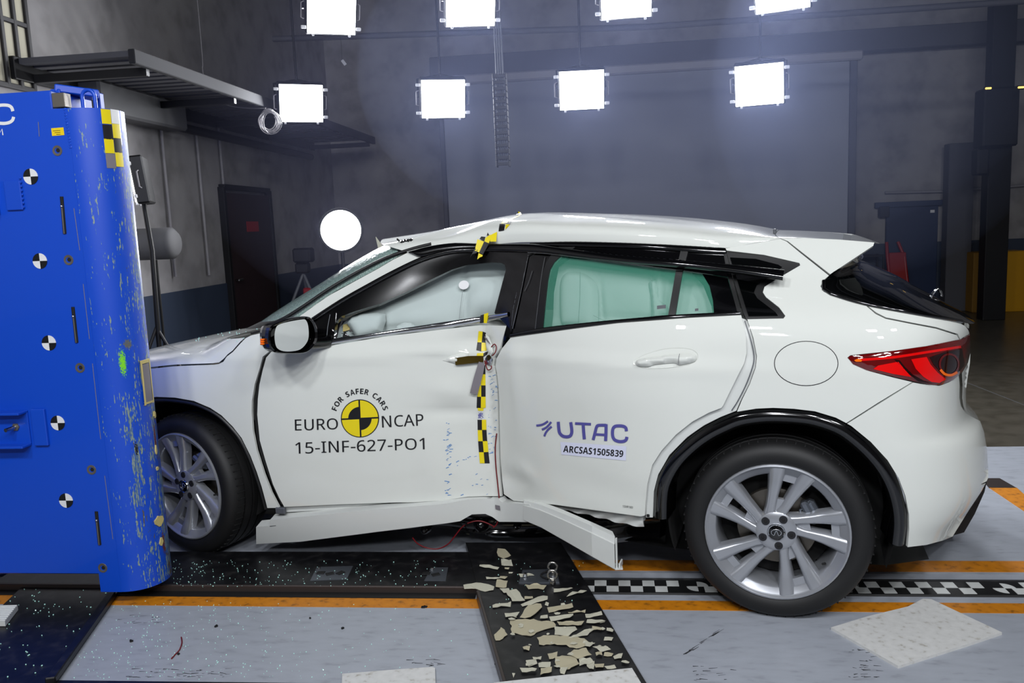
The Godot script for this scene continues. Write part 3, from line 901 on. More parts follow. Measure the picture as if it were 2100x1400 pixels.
	for sg in [-1.0, 1.0]:
		s = Surf.new(); s.tube([Vector3(sg * 0.12, 0.1, 0), Vector3(sg * 0.12 - 0.05, 0.8, -0.12), Vector3(sg * 0.08 - 0.08, 1.02, -0.2)], 0.025, 8)
		obj("rail", s, mats.red_paint, t)
		s = Surf.new(); s.lathe([Vector2(0, -0.03), Vector2(0.09, -0.03), Vector2(0.09, 0.03), Vector2(0, 0.03)], 20, Transform3D(Basis(Vector3.UP, PI / 2), Vector3(sg * 0.17, 0.09, 0)))
		obj("wheel", s, mats.matt_black, t)
	obj("back_panel", boxed(Vector3(-0.03, 0.5, -0.06), Vector3(0.24, 0.75, 0.02), 0.01, Basis(Vector3.RIGHT, -0.16)), mats.red_paint, t)
	obj("toe_plate", boxed(Vector3(0, 0.02, 0.12), Vector3(0.34, 0.012, 0.24), 0.003), mats.red_paint, t)
	var wc := ground(1812, 642)
	t = thing("tool_cart", "small grey workshop cart beside the red hand truck", "cart", Vector3(wc.x - 0.2, 0, wc.z - 0.1))
	for k in 3: obj("shelf", boxed(Vector3(0, 0.2 + 0.32 * k, 0), Vector3(0.36, 0.03, 0.3), 0.006), mats.dark_metal, t)
	for sx in [-1.0, 1.0]:
		for sz in [-1.0, 1.0]: obj("post", boxed(Vector3(sx * 0.17, 0.43, sz * 0.14), Vector3(0.025, 0.86, 0.025), 0.003), mats.dark_metal, t)

func indicator_glow() -> StandardMaterial3D:
	if not mats.has("indicator"): mats["indicator"] = glow(Color(1.0, 0.8, 0.3), 2.0)
	return mats["indicator"]

# ---------------------------------------------------------------- blue pole barrier

const ZBAR := -3.092
const XPOLE := -2.03
const RPOLE := 0.133

func bar(u: float, v: float, off := 0.0) -> Vector3:
	return at_z(u, v, ZBAR + off)

func pole_hit(u: float, v: float, off := 0.0) -> Vector3:
	var d := ray(u, v)
	var r := RPOLE + off
	var c := Vector2(XPOLE, ZBAR - RPOLE)
	var o := Vector2(eye.x, eye.z) - c
	var k := Vector2(d.x, d.z)
	var a := k.dot(k)
	var b := 2.0 * o.dot(k)
	var q := b * b - 4.0 * a * (o.dot(o) - r * r)
	var t := (-b - sqrt(maxf(q, 0.0))) / (2.0 * a)
	return eye + d * t

func pole_n(p: Vector3) -> Vector3:
	return Vector3(p.x - XPOLE, 0, p.z - (ZBAR - RPOLE)).normalized()

func wear_texture() -> ImageTexture:
	# x: round the pole from its front (0) to its side (1); y: from top (0) to foot (1)
	var w := 384
	var h := 1152
	var im := Image.create(w, h, false, Image.FORMAT_RGB8)
	var fine := FastNoiseLite.new(); fine.seed = 4; fine.frequency = 0.085; fine.fractal_octaves = 4
	var wide := FastNoiseLite.new(); wide.seed = 9; wide.frequency = 0.012; wide.fractal_octaves = 3
	var lon := FastNoiseLite.new(); lon.seed = 14; lon.frequency = 0.03; lon.fractal_octaves = 3
	var blue := Color(0.005, 0.26, 0.72)
	var grey := Color(0.27, 0.38, 0.52)
	var pale := Color(0.50, 0.55, 0.52)
	var rust := Color(0.33, 0.29, 0.24)
	for y in h:
		var fy := float(y) / h
		for x in w:
			var fx := float(x) / w
			var n1 := fine.get_noise_2d(x, y * 0.8)
			var n2 := wide.get_noise_2d(x, y)
			var n3 := lon.get_noise_2d(x * 2.2, y * 0.35)
			# how much of this stretch of paint was scraped off by earlier tests
			var scrape := smoothstep(0.22, 0.62, fx) * 0.16 + smoothstep(0.66, 0.95, fx) * 0.42
			scrape += 0.36 * exp(-pow((fx - 0.42) / 0.16, 2.0)) * smoothstep(0.50, 0.66, fy) * (1.0 - smoothstep(0.86, 0.95, fy))
			scrape += 0.16 * smoothstep(0.86, 0.93, fy) * smoothstep(0.3, 0.6, fx)
			scrape *= smoothstep(0.02, 0.22, fy + 0.1 * fx)
			var k := n1 * 0.50 + n2 * 0.55 + n3 * 0.55 + scrape
			var c := blue
			if k > 0.42:
				var f := smoothstep(0.42, 0.56, k)
				var under := grey.lerp(pale, smoothstep(0.0, 0.5, n3 + n1))
				if n2 < -0.15: under = rust
				c = blue.lerp(under, f)
			im.set_pixel(x, y, c)
	var blob := func(cx, cy, rx, ry, col):
		for yy in range(int(cy - ry * 1.4), int(cy + ry * 1.4)):
			for xx in range(int(cx - rx * 1.4), int(cx + rx * 1.4)):
				if xx < 0 or yy < 0 or xx >= w or yy >= h: continue
				var dd := pow((xx - cx) / rx, 2.0) + pow((yy - cy) / ry, 2.0) + fine.get_noise_2d(xx * 2.0, yy * 2.0) * 1.6
				if dd < 0.8: im.set_pixel(xx, yy, col)
	blob.call(150.0, 588.0, 20.0, 30.0, Color(0.47, 0.80, 0.12))
	blob.call(190.0, 545.0, 26.0, 12.0, Color(0.36, 0.36, 0.34))
	blob.call(175.0, 800.0, 10.0, 16.0, Color(0.06, 0.05, 0.05))
	blob.call(330.0, 790.0, 10.0, 40.0, Color(0.42, 0.10, 0.11))
	blob.call(300.0, 1055.0, 14.0, 30.0, Color(0.36, 0.15, 0.14))
	return ImageTexture.create_from_image(im)

func build_barrier():
	var t := thing("pole_barrier", "blue steel pole barrier with black and white targets, paint scraped off its rounded edge", "crash barrier", Vector3(-2.8, 0, ZBAR - RPOLE))
	var o := t.position
	var D := 2.0 * RPOLE
	var xl := -4.05
	# block
	var s := Surf.new()
	s.box(Vector3((xl + XPOLE - 0.06) / 2, (0.147 + 2.10) / 2, ZBAR - RPOLE) - o, Vector3(XPOLE - 0.06 - xl, 2.10 - 0.147, D), Basis.IDENTITY, 0.004)
	s.box(Vector3(XPOLE - 0.03, (0.147 + 2.03) / 2, ZBAR - RPOLE) - o, Vector3(0.06, 2.03 - 0.147, D), Basis.IDENTITY, 0.0)
	obj("block", s, mats.barrier_blue, t)
	# foot of the block out of the frame, which carries it
	obj("foot", boxed(Vector3(-3.75, 0.08, ZBAR - RPOLE) - o, Vector3(0.5, 0.158, 0.7), 0.006), mats.barrier_blue, t)
	# pole: curved plate
	s = Surf.new()
	var yb := 0.07
	var yt := 2.03
	var rows := 24
	var cols := 28
	var first := 0
	for r in rows + 1:
		for c in cols + 1:
			var al := PI * c / cols
			var y := lerpf(yt, yb, float(r) / rows)
			var n := Vector3(sin(al), 0, cos(al))
			s.vert(Vector3(XPOLE, y, ZBAR - RPOLE) + n * RPOLE - o, n, Vector2(clampf(al / (PI * 0.62), 0, 1), float(r) / rows))
	for r in rows:
		for c in cols:
			var a := r * (cols + 1) + c
			s.quad(a, a + 1, a + cols + 2, a + cols + 1)
	for e in [[yt, Vector3.UP], [yb, Vector3.DOWN]]:
		for c in cols:
			var a0 := PI * c / cols
			var a1 := PI * (c + 1) / cols
			var m := Vector3(XPOLE, e[0], ZBAR - RPOLE) - o
			s.tri_flat(m, m + Vector3(sin(a0), 0, cos(a0)) * RPOLE, m + Vector3(sin(a1), 0, cos(a1)) * RPOLE, e[1])
	mats.barrier_worn.albedo_texture = wear_texture()
	obj("pole", s, mats.barrier_worn, t)
	# skirt plate joining pole and block, which hangs lower than the block
	var sk0 := bar(203, 1178).x
	obj("skirt_plate", boxed(Vector3((sk0 + XPOLE) / 2, (0.07 + 2.03) / 2, ZBAR - RPOLE) - o, Vector3(XPOLE - sk0, 2.03 - 0.07, D + 0.002), 0.0), mats.barrier_blue, t)
	# weld bead down the seam
	s = Surf.new()
	for k in 14:
		var p := bar(133.0 + k * 0.9, 224.0 + k * 6.0) - o
		s.box(p, Vector3(0.012, 0.009, 0.006), Basis(Vector3.BACK, 0.6 + 0.3 * sin(k * 2.3)), 0.002)
	obj("weld_bead", s, mats.barrier_blue, t)
	# seam scores
	for e in [[152, 427, 164, 513], [171, 582, 184, 695], [190, 745, 207, 900], [215, 975, 232, 1105], [79, 250, 81, 280]]:
		var p0 := bar(e[0], e[1]) - o
		var p1 := bar(e[2], e[3]) - o
		obj("score_mark", boxed((p0 + p1) / 2 + Vector3(0, 0, 0.0012), Vector3(0.0022, (p1 - p0).length(), 0.001), 0, Basis(Vector3.BACK, -atan2(p0.x - p1.x, p0.y - p1.y))), mats.pad_grey, t)
	# round targets
	for e in [[63, 362], [82, 535], [100.5, 703], [118.5, 867], [135.5, 1026]]:
		var p := bar(e[0], e[1], 0.001) - o
		var tn := Node3D.new(); tn.name = "target"; t.add_child(tn, true); tn.position = p
		for q in 4:
			var poly := PackedVector2Array([Vector2.ZERO])
			for j in 11:
				var w := PI / 2 * q + PI / 2 * j / 10.0
				poly.append(Vector2(cos(w), sin(w)) * 0.0305)
			var f := Surf.new(); f.prism(poly, Transform3D(Basis.IDENTITY, Vector3(0, 0, 0.0012)), 0.0015)
			obj("quadrant", f, mats.print_white if q % 2 == 0 else mats.print_black, tn)
	# counterbored bolts
	for e in [[118, 309], [141, 533], [164.5, 754], [188, 963], [211, 1164]]:
		var p := bar(e[0], e[1]) - o
		s = Surf.new()
		s.lathe([Vector2(0.0205, 0.0005), Vector2(0.0195, 0.002), Vector2(0.011, 0.0012), Vector2(0.0095, -0.004), Vector2(0.0, -0.006)], 24, Transform3D(Basis.IDENTITY, p + Vector3(0, 0, 0.001)))
		var b := obj("bolt_socket", s, mats.bare_steel, t)
		s = Surf.new()
		s.lathe([Vector2(0.0, 0.0016), Vector2(0.0085, 0.0016), Vector2(0.0085, 0.0)], 6, Transform3D(Basis.IDENTITY, p + Vector3(0.0035, 0.0015, 0.0012)))
		obj("hex_hole", s, mats.matt_black, b)
	# cable slots
	for e in [[127, 403, 133.5, 479], [150, 629, 158, 702], [198, 1048, 205, 1116]]:
		var p0 := bar(e[0], e[1]) - o
		var p1 := bar(e[2], e[3]) - o
		s = Surf.new()
		s.tube([p0 + Vector3(0, 0, 0.0005), p1 + Vector3(0, 0, 0.0005)], 0.0075, 10)
		var sl := obj("slot", s, mats.matt_black, t)
		s = Surf.new()
		s.tube([p0.lerp(p1, 0.3) + Vector3(0, 0, 0.006), p1 + Vector3(0, 0, 0.005)], 0.0032, 8)
		obj("rod", s, mats.bare_steel, sl)
		s = Surf.new(); s.lathe([Vector2(0, 0.012), Vector2(0.004, 0.011), Vector2(0.0058, 0.007), Vector2(0.004, 0.003)], 12, Transform3D(Basis.IDENTITY, p0.lerp(p1, 0.26)))
		obj("ball", s, mats.steel_bright, sl)
	# yellow plate
	var lb := bar(119, 270) - o
	var lab := obj("label_plate", boxed(lb + Vector3(0, 0, 0.001), Vector3(0.0505, 0.029, 0.002), 0.0, Basis(Vector3.BACK, 0.02)), mats.label_yellow, t)
	for k in 3:
		obj("print_line", boxed(lb + Vector3(-0.004 + 0.003 * k, 0.004 - 0.007 * k, 0.0022), Vector3(0.030 - 0.006 * k, 0.0016, 0.0006)), mats.print_black, lab)
	# welded cover and bolt bracket at the frame's edge
	var w0 := bar(10, 372) - o
	var w1 := bar(50, 430) - o
	obj("cover_plate", boxed((w0 + w1) / 2 + Vector3(0, 0, 0.005), Vector3(w1.x - w0.x, w0.y - w1.y, 0.010), 0.002), mats.barrier_blue, t)
	s = Surf.new()
	for k in 8: s.box(Vector3(w1.x + 0.002, lerpf(w0.y, w1.y, k / 7.0) + 0.01, 0.006) + Vector3(0, 0, w0.z), Vector3(0.008, 0.008, 0.006), Basis(Vector3.BACK, k * 0.8), 0.002)
	obj("weld_bead", s, mats.barrier_blue, t)
	w0 = bar(-40, 372) - o; w1 = bar(2, 440) - o
	obj("cover_plate", boxed((w0 + w1) / 2 + Vector3(0, 0, 0.02), Vector3(w1.x - w0.x, w0.y - w1.y, 0.04), 0.003), mats.barrier_blue, t)
	var br := Node3D.new(); br.name = "bolt_bracket"; t.add_child(br)
	w0 = bar(-60, 845) - o; w1 = bar(66, 910) - o
	obj("back_plate", boxed((w0 + w1) / 2 + Vector3(0, 0, 0.004), Vector3(w1.x - w0.x, w0.y - w1.y, 0.008), 0.001), mats.barrier_blue, br)
	for e in [w0.y, w1.y]:
		obj("flange", boxed(Vector3((w0.x + w1.x) / 2, e, w0.z + 0.03), Vector3(w1.x - w0.x, 0.010, 0.06), 0.002), mats.barrier_blue, br)
	var w2 := bar(66, 838) - o
	var w3 := bar(103, 912) - o
	obj("end_plate", boxed((w2 + w3) / 2 + Vector3(0, 0, 0.007), Vector3(w3.x - w2.x, w2.y - w3.y, 0.014), 0.002), mats.barrier_blue, br)
	var nut := bar(36, 874) - o
	s = Surf.new(); s.lathe([Vector2(0.016, 0), Vector2(0.016, 0.014), Vector2(0.0, 0.014)], 6, Transform3D(Basis.IDENTITY, nut))
	obj("nut", s, mats.bare_steel, br)
	s = Surf.new(); s.tube([nut, nut + Vector3(-0.008, -0.002, 0.06)], 0.008, 12)
	obj("threaded_rod", s, mats.steel_bright, br)
	# top: bare corner, rear beam, lifting lug
	w0 = bar(105, 191) - o; w1 = bar(134, 219) - o
	obj("bare_corner", boxed((w0 + w1) / 2 + Vector3(0, 0, -0.02), Vector3(w1.x - w0.x, w0.y - w1.y, 0.043), 0.002), mats.bare_steel, t)
	var rb0 := at_z(113, 183, ZBAR - 0.12) - o
	var rb1 := at_z(203, 196, ZBAR - 0.20) - o
	obj("top_beam", boxed((rb0 + rb1) / 2, Vector3((rb1 - rb0).length(), 0.03, 0.10), 0.004, Basis(Vector3.UP, 0.55) * Basis(Vector3.BACK, -0.12)), mats.barrier_blue, t)
	obj("beam_post", boxed(at_z(203, 212, ZBAR - 0.22) - o + Vector3(0, -0.06, 0), Vector3(0.03, 0.20, 0.03), 0.003), mats.barrier_blue, t)
	obj("beam_post", boxed(at_z(120, 200, ZBAR - 0.10) - o + Vector3(0, -0.03, 0), Vector3(0.04, 0.12, 0.04), 0.003), mats.barrier_blue, t)
	var lug := []
	var lc := at_z(182, 205, ZBAR - 0.07) - o
	lug.append(lc + Vector3(-0.026, -0.05, 0))
	for k in 11:
		var w := PI - PI * k / 10.0
		lug.append(lc + Vector3(cos(w) * 0.026, 0.012 + sin(w) * 0.026, 0))
	lug.append(lc + Vector3(0.026, -0.05, 0))
	s = Surf.new(); s.tube(lug, 0.0075, 10)
	obj("lifting_lug", s, mats.barrier_blue, t)
	# chequer tape at the head of the pole
	for e in [[243, 228, 0, 0], [246, 259, 1, 0], [249, 287, 0, 0], [252, 317, 3, 0], [254, 231, 2, 1], [257, 259, 0, 1], [259.5, 288, 1, 1], [261, 316, 0, 1]]:
		s = Surf.new()
		var ang: float = 52.0 + 17.0 * e[3]
		var ctr := pole_hit(e[0] + 5, e[1] + 15)
		curved_patch(s, ang, ang + 16.5, ctr.y + 0.028, ctr.y - 0.028, 0.0015, o)
		obj("tape_square", s, [mats.tape_yellow, mats.tape_black, mats.print_white, mats.pad_grey][e[2]], t)
	# grey pad and leftover glue on the impact side
	s = Surf.new(); curved_patch(s, 76.0, 98.0, pole_hit(306, 742).y, pole_hit(310, 823).y, 0.006, o)
	obj("glued_pad", s, mats.pad_grey, t)
	s = Surf.new(); curved_patch(s, 73.0, 77.0, pole_hit(303, 738).y, pole_hit(310, 826).y, 0.007, o); curved_patch(s, 97.0, 101.0, pole_hit(303, 738).y, pole_hit(310, 826).y, 0.007, o)
	curved_patch(s, 73.0, 101.0, pole_hit(303, 738).y + 0.006, pole_hit(303, 742).y, 0.0065, o)
	curved_patch(s, 73.0, 101.0, pole_hit(303, 823).y, pole_hit(303, 827).y, 0.0065, o)
	obj("glue_rim", s, mats.foam_beige, t)
	rng.seed = 5
	for e in [[316, 850, 7, 10], [319, 922, 5, 13], [325, 1068, 17, 19], [322, 960, 6, 6], [330, 1110, 8, 12]]:
		s = Surf.new()
		var ctr := pole_hit(minf(e[0], 318 + (e[1] - 850) * 0.085), e[1])
		var n := pole_n(ctr)
		var side := Vector3.UP.cross(n)
		var poly := PackedVector2Array()
		for k in 11:
			var w := TAU * k / 11
			poly.append(Vector2(cos(w) * e[2], sin(w) * e[3]) * 0.00145 * rng.randf_range(0.7, 1.15))
		s.prism(poly, Transform3D(Basis(side, Vector3.UP, n), ctr + n * 0.005 - o), 0.006, 0.001)
		obj("glue_patch", s, mats.foam_beige, t)
	# lettering
	for e in [[[-2, 216, 8, 215.3, 18, 216.5, 24, 221, 26.3, 228], 0], [[-2, 252.5, 9, 253, 19, 251, 25.5, 246.5, 28, 239.5], 1], [[-2, 216, -14, 219, -19, 228, -19, 241, -14, 250, -2, 252.5], 2]]:
		s = Surf.new()
		bar_stroke(s, spline(pv(e[0]), 5), 6.6, o)
		obj("letter_stroke", s, mats.print_white, t)
	for e in [[-46, 252, -44, 232, -40, 220, -32, 216, -24, 216, -24, 252], [-44, 236, -24, 236], [-82, 216, -52, 216], [-67, 216, -67, 252], [-122, 216, -122, 240, -116, 250, -107, 253, -98, 250, -93, 240, -93, 216]]:
		s = Surf.new()
		bar_stroke(s, pv(e), 6.6, o)
		obj("letter_stroke", s, mats.print_white, t)
	s = Surf.new()
	bar_stroke(s, pv([-8, 277, -6, 265, -1.5, 274, 4, 264.5, 6, 277]), 2.4, o)
	obj("letter_stroke", s, mats.print_white, t)

func bar_stroke(s: Surf, px: Array, width: float, o: Vector3):
	for k in px.size():
		var a: Vector2 = px[maxi(k - 1, 0)]
		var b: Vector2 = px[mini(k + 1, px.size() - 1)]
		var n := (b - a).normalized().orthogonal() * width * 0.5
		s.vert(bar(px[k].x + n.x, px[k].y + n.y, 0.0012) - o, Vector3.BACK)
		s.vert(bar(px[k].x - n.x, px[k].y - n.y, 0.0012) - o, Vector3.BACK)
	for k in px.size() - 1:
		s.quad(k * 2, k * 2 + 1, k * 2 + 3, k * 2 + 2)

func curved_patch(s: Surf, a0: float, a1: float, y0: float, y1: float, off: float, o: Vector3):
	var c := Vector3(XPOLE, 0, ZBAR - RPOLE)
	var m := 4
	var pts := []
	for k in m + 1:
		var w := deg_to_rad(lerpf(a0, a1, float(k) / m))
		pts.append(Vector3(sin(w), 0, cos(w)))
	for k in m:
		var p := [c + pts[k] * (RPOLE + off) + Vector3(0, y0, 0) - o, c + pts[k + 1] * (RPOLE + off) + Vector3(0, y0, 0) - o, c + pts[k + 1] * (RPOLE + off) + Vector3(0, y1, 0) - o, c + pts[k] * (RPOLE + off) + Vector3(0, y1, 0) - o]
		var i0 := s.vert(p[0], pts[k]); s.vert(p[1], pts[k + 1]); s.vert(p[2], pts[k + 1]); s.vert(p[3], pts[k])
		s.quad(i0, i0 + 1, i0 + 2, i0 + 3)
		s.quad_flat(p[0], p[1], p[1] - pts[k + 1] * off, p[0] - pts[k] * off, Vector3.UP)
		s.quad_flat(p[3], p[2], p[2] - pts[k + 1] * off, p[3] - pts[k] * off, Vector3.DOWN)

# ---------------------------------------------------------------- the car
# Car axes: a forward from the rear axle, y up, o outboard to the side the camera sees. Node axes: x = a, y = y, z = -o.

const CAR_YAW := 12.416
const CAR_AT := Vector2(0.6133, -3.0502)      # outer face of the rear wheel on the floor
var car: Node3D
var car_inv: Transform3D
var car_eye: Vector3
var py := [0.02, 0.10, 0.20, 0.30, 0.45, 0.60, 0.75, 0.86, 0.95, 1.03, 1.10, 1.20, 1.30, 1.40, 1.46, 1.56]
var po := [0.78, 0.815, 0.848, 0.868, 0.885, 0.893, 0.898, 0.900, 0.896, 0.876, 0.850, 0.803, 0.750, 0.692, 0.650, 0.55]
var ry := [0.1, 0.2, 0.33, 0.40, 0.47, 0.57, 0.64, 0.68, 0.715, 0.77, 0.86, 0.95, 1.03, 1.08, 1.13, 1.2, 1.3, 1.5]
var rl := [0.38, 0.40, 0.455, 0.506, 0.531, 0.528, 0.517, 0.498, 0.459, 0.443, 0.441, 0.446, 0.455, 0.459, 0.450, 0.465, 0.62, 0.85]
var dy := [0.0, 0.15, 0.33, 0.70, 1.0, 1.1, 1.3, 1.42, 1.56]
var dd := [0.20, 0.24, 0.27, 0.28, 0.25, 0.22, 0.15, 0.10, 0.05]
var bumps := []
const DENT_A := 1.20

func table(x: float, xs: Array, ys: Array) -> float:
	var n := xs.size()
	if x <= xs[0]: return ys[0]
	if x >= xs[n - 1]: return ys[n - 1]
	var k := 0
	while xs[k + 1] < x: k += 1
	var h: float = xs[k + 1] - xs[k]
	var t: float = (x - xs[k]) / h
	var m0: float = (ys[k + 1] - ys[maxi(k - 1, 0)]) / (xs[k + 1] - xs[maxi(k - 1, 0)]) * h
	var m1: float = (ys[mini(k + 2, n - 1)] - ys[k]) / (xs[mini(k + 2, n - 1)] - xs[k]) * h
	var t2 := t * t
	var t3 := t2 * t
	return (2 * t3 - 3 * t2 + 1) * ys[k] + (t3 - 2 * t2 + t) * m0 + (-2 * t3 + 3 * t2) * ys[k + 1] + (t3 - t2) * m1

func body0(a: float, y: float) -> float:
	# half width of the undamaged body
	var w := table(y, py, po)
	if a < -0.28:
		var q := (-0.28 - a) / table(y, ry, rl)
		w *= pow(maxf(0.0, 1.0 - pow(q, 2.6)), 1.0 / 2.6)
	elif a > 2.5:
		var q2 := (a - 2.5) / 1.12
		w *= pow(maxf(0.0, 1.0 - pow(q2, 2.4)), 1.0 / 2.4)
	w += 0.034 * smoothstep(0.7, 0.0, a) * exp(-pow((y - 1.13) / 0.11, 2.0))
	if y > 1.0:
		# the cabin narrows towards the rear
		w -= 0.06 * smoothstep(1.0, 1.35, y) * smoothstep(0.6, -0.5, a)
	return w

func body(a: float, y: float) -> float:
	var w := body0(a, y)
	var x := a - DENT_A
	var d := table(y, dy, dd)
	var r := 0.07
	var xx := (sqrt(x * x + r * r) - r) / (1.02 if x > 0.0 else 0.80)
	if xx < 1.0:
		w -= d * pow(1.0 - xx, 1.75)
	# waist crease
	var yc := 0.955 + 0.012 * a
	var e := absf(y - yc)
	if e < 0.05 and a > -0.15:
		w += 0.006 * (1.0 - e / 0.05) * smoothstep(-0.15, 0.3, a)
	for b in bumps:
		var p: float = (a - b[0]) * b[5] + (y - b[1]) * b[6]
		var q: float = -(a - b[0]) * b[6] + (y - b[1]) * b[5]
		var k: float = p * p * b[2] + q * q * b[3]
		if k < 6.0:
			w += b[4] * exp(-k)
	return w

func dent_px(u: float, v: float, ru: float, rv: float, rot: float, amp: float):
	# a soft buckle of the sheet metal: centre and radii in pixels, depth in metres
	var p := side(u, v)
	var k := (side(u + 10, v) - p).length() / 10.0
	bumps.append([p.x, p.y, 1.0 / pow(ru * k, 2.0), 1.0 / pow(rv * k, 2.0), amp, cos(rot), sin(rot)])

func car_ray(u: float, v: float) -> Vector3:
	return (car_inv.basis * ray(u, v)).normalized()

func side(u: float, v: float, off := 0.0) -> Vector3:
	# where the line of sight meets the body side (car axes)
	var d := car_ray(u, v)
	var t := (-0.93 - car_eye.z) / d.z
	var dt := 0.03 / absf(d.z)
	var best := t
	var best_g := 9.0
	var g := 0.0
	for k in 45:
		var p := car_eye + d * t
		g = -p.z - body(p.x, p.y) - off
		if g < best_g:
			best_g = g
			best = t
		if g <= 0.0: break
		t += dt
	if g > 0.0:
		# silhouette: nearest pass
		return car_eye + d * best
	var lo := t - dt
	var hi := t
	for k in 14:
		var m := (lo + hi) * 0.5
		var p := car_eye + d * m
		if -p.z - body(p.x, p.y) - off > 0.0: lo = m
		else: hi = m
	return car_eye + d * hi

func side_n(p: Vector3) -> Vector3:
	var e := 0.006
	var da := (body(p.x + e, p.y) - body(p.x - e, p.y)) / (2 * e)
	var dyy := (body(p.x, p.y + e) - body(p.x, p.y - e)) / (2 * e)
	return Vector3(-da, -dyy, -1.0).normalized()

func on_o(u: float, v: float, o: float) -> Vector3:
	var d := car_ray(u, v)
	return car_eye + d * ((-o - car_eye.z) / d.z)

func close_poly(px: Array, step: float) -> PackedVector2Array:
	var out := PackedVector2Array()
	for k in px.size():
		var a: Vector2 = px[k]
		var b: Vector2 = px[(k + 1) % px.size()]
		var n := maxi(1, int(ceil(a.distance_to(b) / step)))
		for j in n: out.append(a.lerp(b, float(j) / n))
	return out

func edge_dist(p: Vector2, poly: PackedVector2Array) -> float:
	var best := 1e9
	for k in poly.size():
		var c := Geometry2D.get_closest_point_to_segment(p, poly[k], poly[(k + 1) % poly.size()])
		best = minf(best, c.distance_squared_to(p))
	return sqrt(best)

# A panel of bodywork: outline in pixels, laid on the body side. off lifts it, thick turns its edges in, field adds relief by pixel place.
func panel(px: Array, step := 13.0, off := 0.0, thick := 0.012, field = null, place = null) -> Surf:
	var s := Surf.new()
	var poly := close_poly(px, step)
	var pts := PackedVector2Array(poly)
	var lo := poly[0]
	var hi := poly[0]
	for p in poly:
		lo = Vector2(minf(lo.x, p.x), minf(lo.y, p.y))
		hi = Vector2(maxf(hi.x, p.x), maxf(hi.y, p.y))
	var row := 0
	var y := lo.y + step * 0.43
	while y < hi.y:
		var x := lo.x + step * (0.3 if row % 2 == 0 else 0.8)
		while x < hi.x:
			var p := Vector2(x, y)
			if Geometry2D.is_point_in_polygon(p, poly) and edge_dist(p, poly) > step * 0.45:
				pts.append(p)
			x += step
		y += step * 0.87
		row += 1
	var tri := Geometry2D.triangulate_delaunay(pts)
	for p in pts:
		var q: Vector3 = place.call(p.x, p.y) if place != null else side(p.x, p.y)
		var n := side_n(q) if place == null else Vector3.ZERO
		var f: float = off + (field.call(p.x, p.y) if field != null else 0.0)
		s.vert(q + (n * f if place == null else Vector3.ZERO), n, Vector2(q.x, q.y))
	for k in range(0, tri.size(), 3):
		var c := (pts[tri[k]] + pts[tri[k + 1]] + pts[tri[k + 2]]) / 3.0
		if not Geometry2D.is_point_in_polygon(c, poly): continue
		var va := s.v[tri[k]]
		var vb := s.v[tri[k + 1]]
		var vc := s.v[tri[k + 2]]
		if absf((pts[tri[k + 1]] - pts[tri[k]]).cross(pts[tri[k + 2]] - pts[tri[k]])) < 0.2: continue
		s.i.append_array([tri[k], tri[k + 1], tri[k + 2]])
	if field != null or place != null:
		renormal(s, Vector3(0, 0.2, -1))
	wind(s)
	if thick > 0.0:
		var nb := poly.size()
		var cw := Geometry2D.is_polygon_clockwise(poly)
		for k in nb:
			var j := (k + 1) % nb
			var a := s.v[k]
			var b := s.v[j]
			var ia := s.n[k] * thick
			var ib := s.n[j] * thick
			var e := (b - a).cross(s.n[k])
			s.quad_flat(a, b, b - ib, a - ia, -e if cw else e)
	return s

func renormal(s: Surf, out: Vector3):
	var acc := PackedVector3Array()
	acc.resize(s.v.size())
	for k in range(0, s.i.size(), 3):
		var n := (s.v[s.i[k + 1]] - s.v[s.i[k]]).cross(s.v[s.i[k + 2]] - s.v[s.i[k]])
		if n.dot(out) < 0.0: n = -n
		for j in 3: acc[s.i[k + j]] += n
	for k in acc.size():
		s.n[k] = acc[k].normalized() if acc[k].length() > 1e-14 else out.normalized()

func wind(s: Surf):
	var old := s.i
	s.i = PackedInt32Array()
	for k in range(0, old.size(), 3): s.face(old[k], old[k + 1], old[k + 2])

func puff(px: Array, h: float, w: float) -> Callable:
	# relief that rises from the outline over w pixels to the height h
	var poly := PackedVector2Array(px)
	return func(u: float, v: float) -> float:
		var d := edge_dist(Vector2(u, v), poly) / w
		return h * sqrt(maxf(0.0, 1.0 - pow(1.0 - minf(d, 1.0), 2.0)))

func stroke(s: Surf, px: Array, width: float, off := 0.002, place = null):
	# a flat line of paint or tape along pixels on the body side
	var first := s.v.size()
	for k in px.size():
		var a: Vector2 = px[maxi(k - 1, 0)]
		var b: Vector2 = px[mini(k + 1, px.size() - 1)]
		var n := (b - a).normalized().orthogonal() * width * 0.5
		for sg in [1.0, -1.0]:
			var q: Vector3 = place.call(px[k].x + n.x * sg, px[k].y + n.y * sg) if place != null else side(px[k].x + n.x * sg, px[k].y + n.y * sg)
			var nn := side_n(q)
			s.vert(q + nn * off, nn)
	for k in px.size() - 1:
		s.quad(first + k * 2, first + k * 2 + 1, first + k * 2 + 3, first + k * 2 + 2)

func decal(px: Array, off := 0.0025, step := 8.0) -> Surf:
	return panel(px, step, off, 0.002)

func wire(px: Array, r: float, off := 0.006, sides := 6) -> Surf:
	var s := Surf.new()
	var path := []
	for p in spline(pv(px), 4):
		var q := side(p.x, p.y)
		path.append(q + side_n(q) * off)
	s.tube(path, r, sides)
	return s

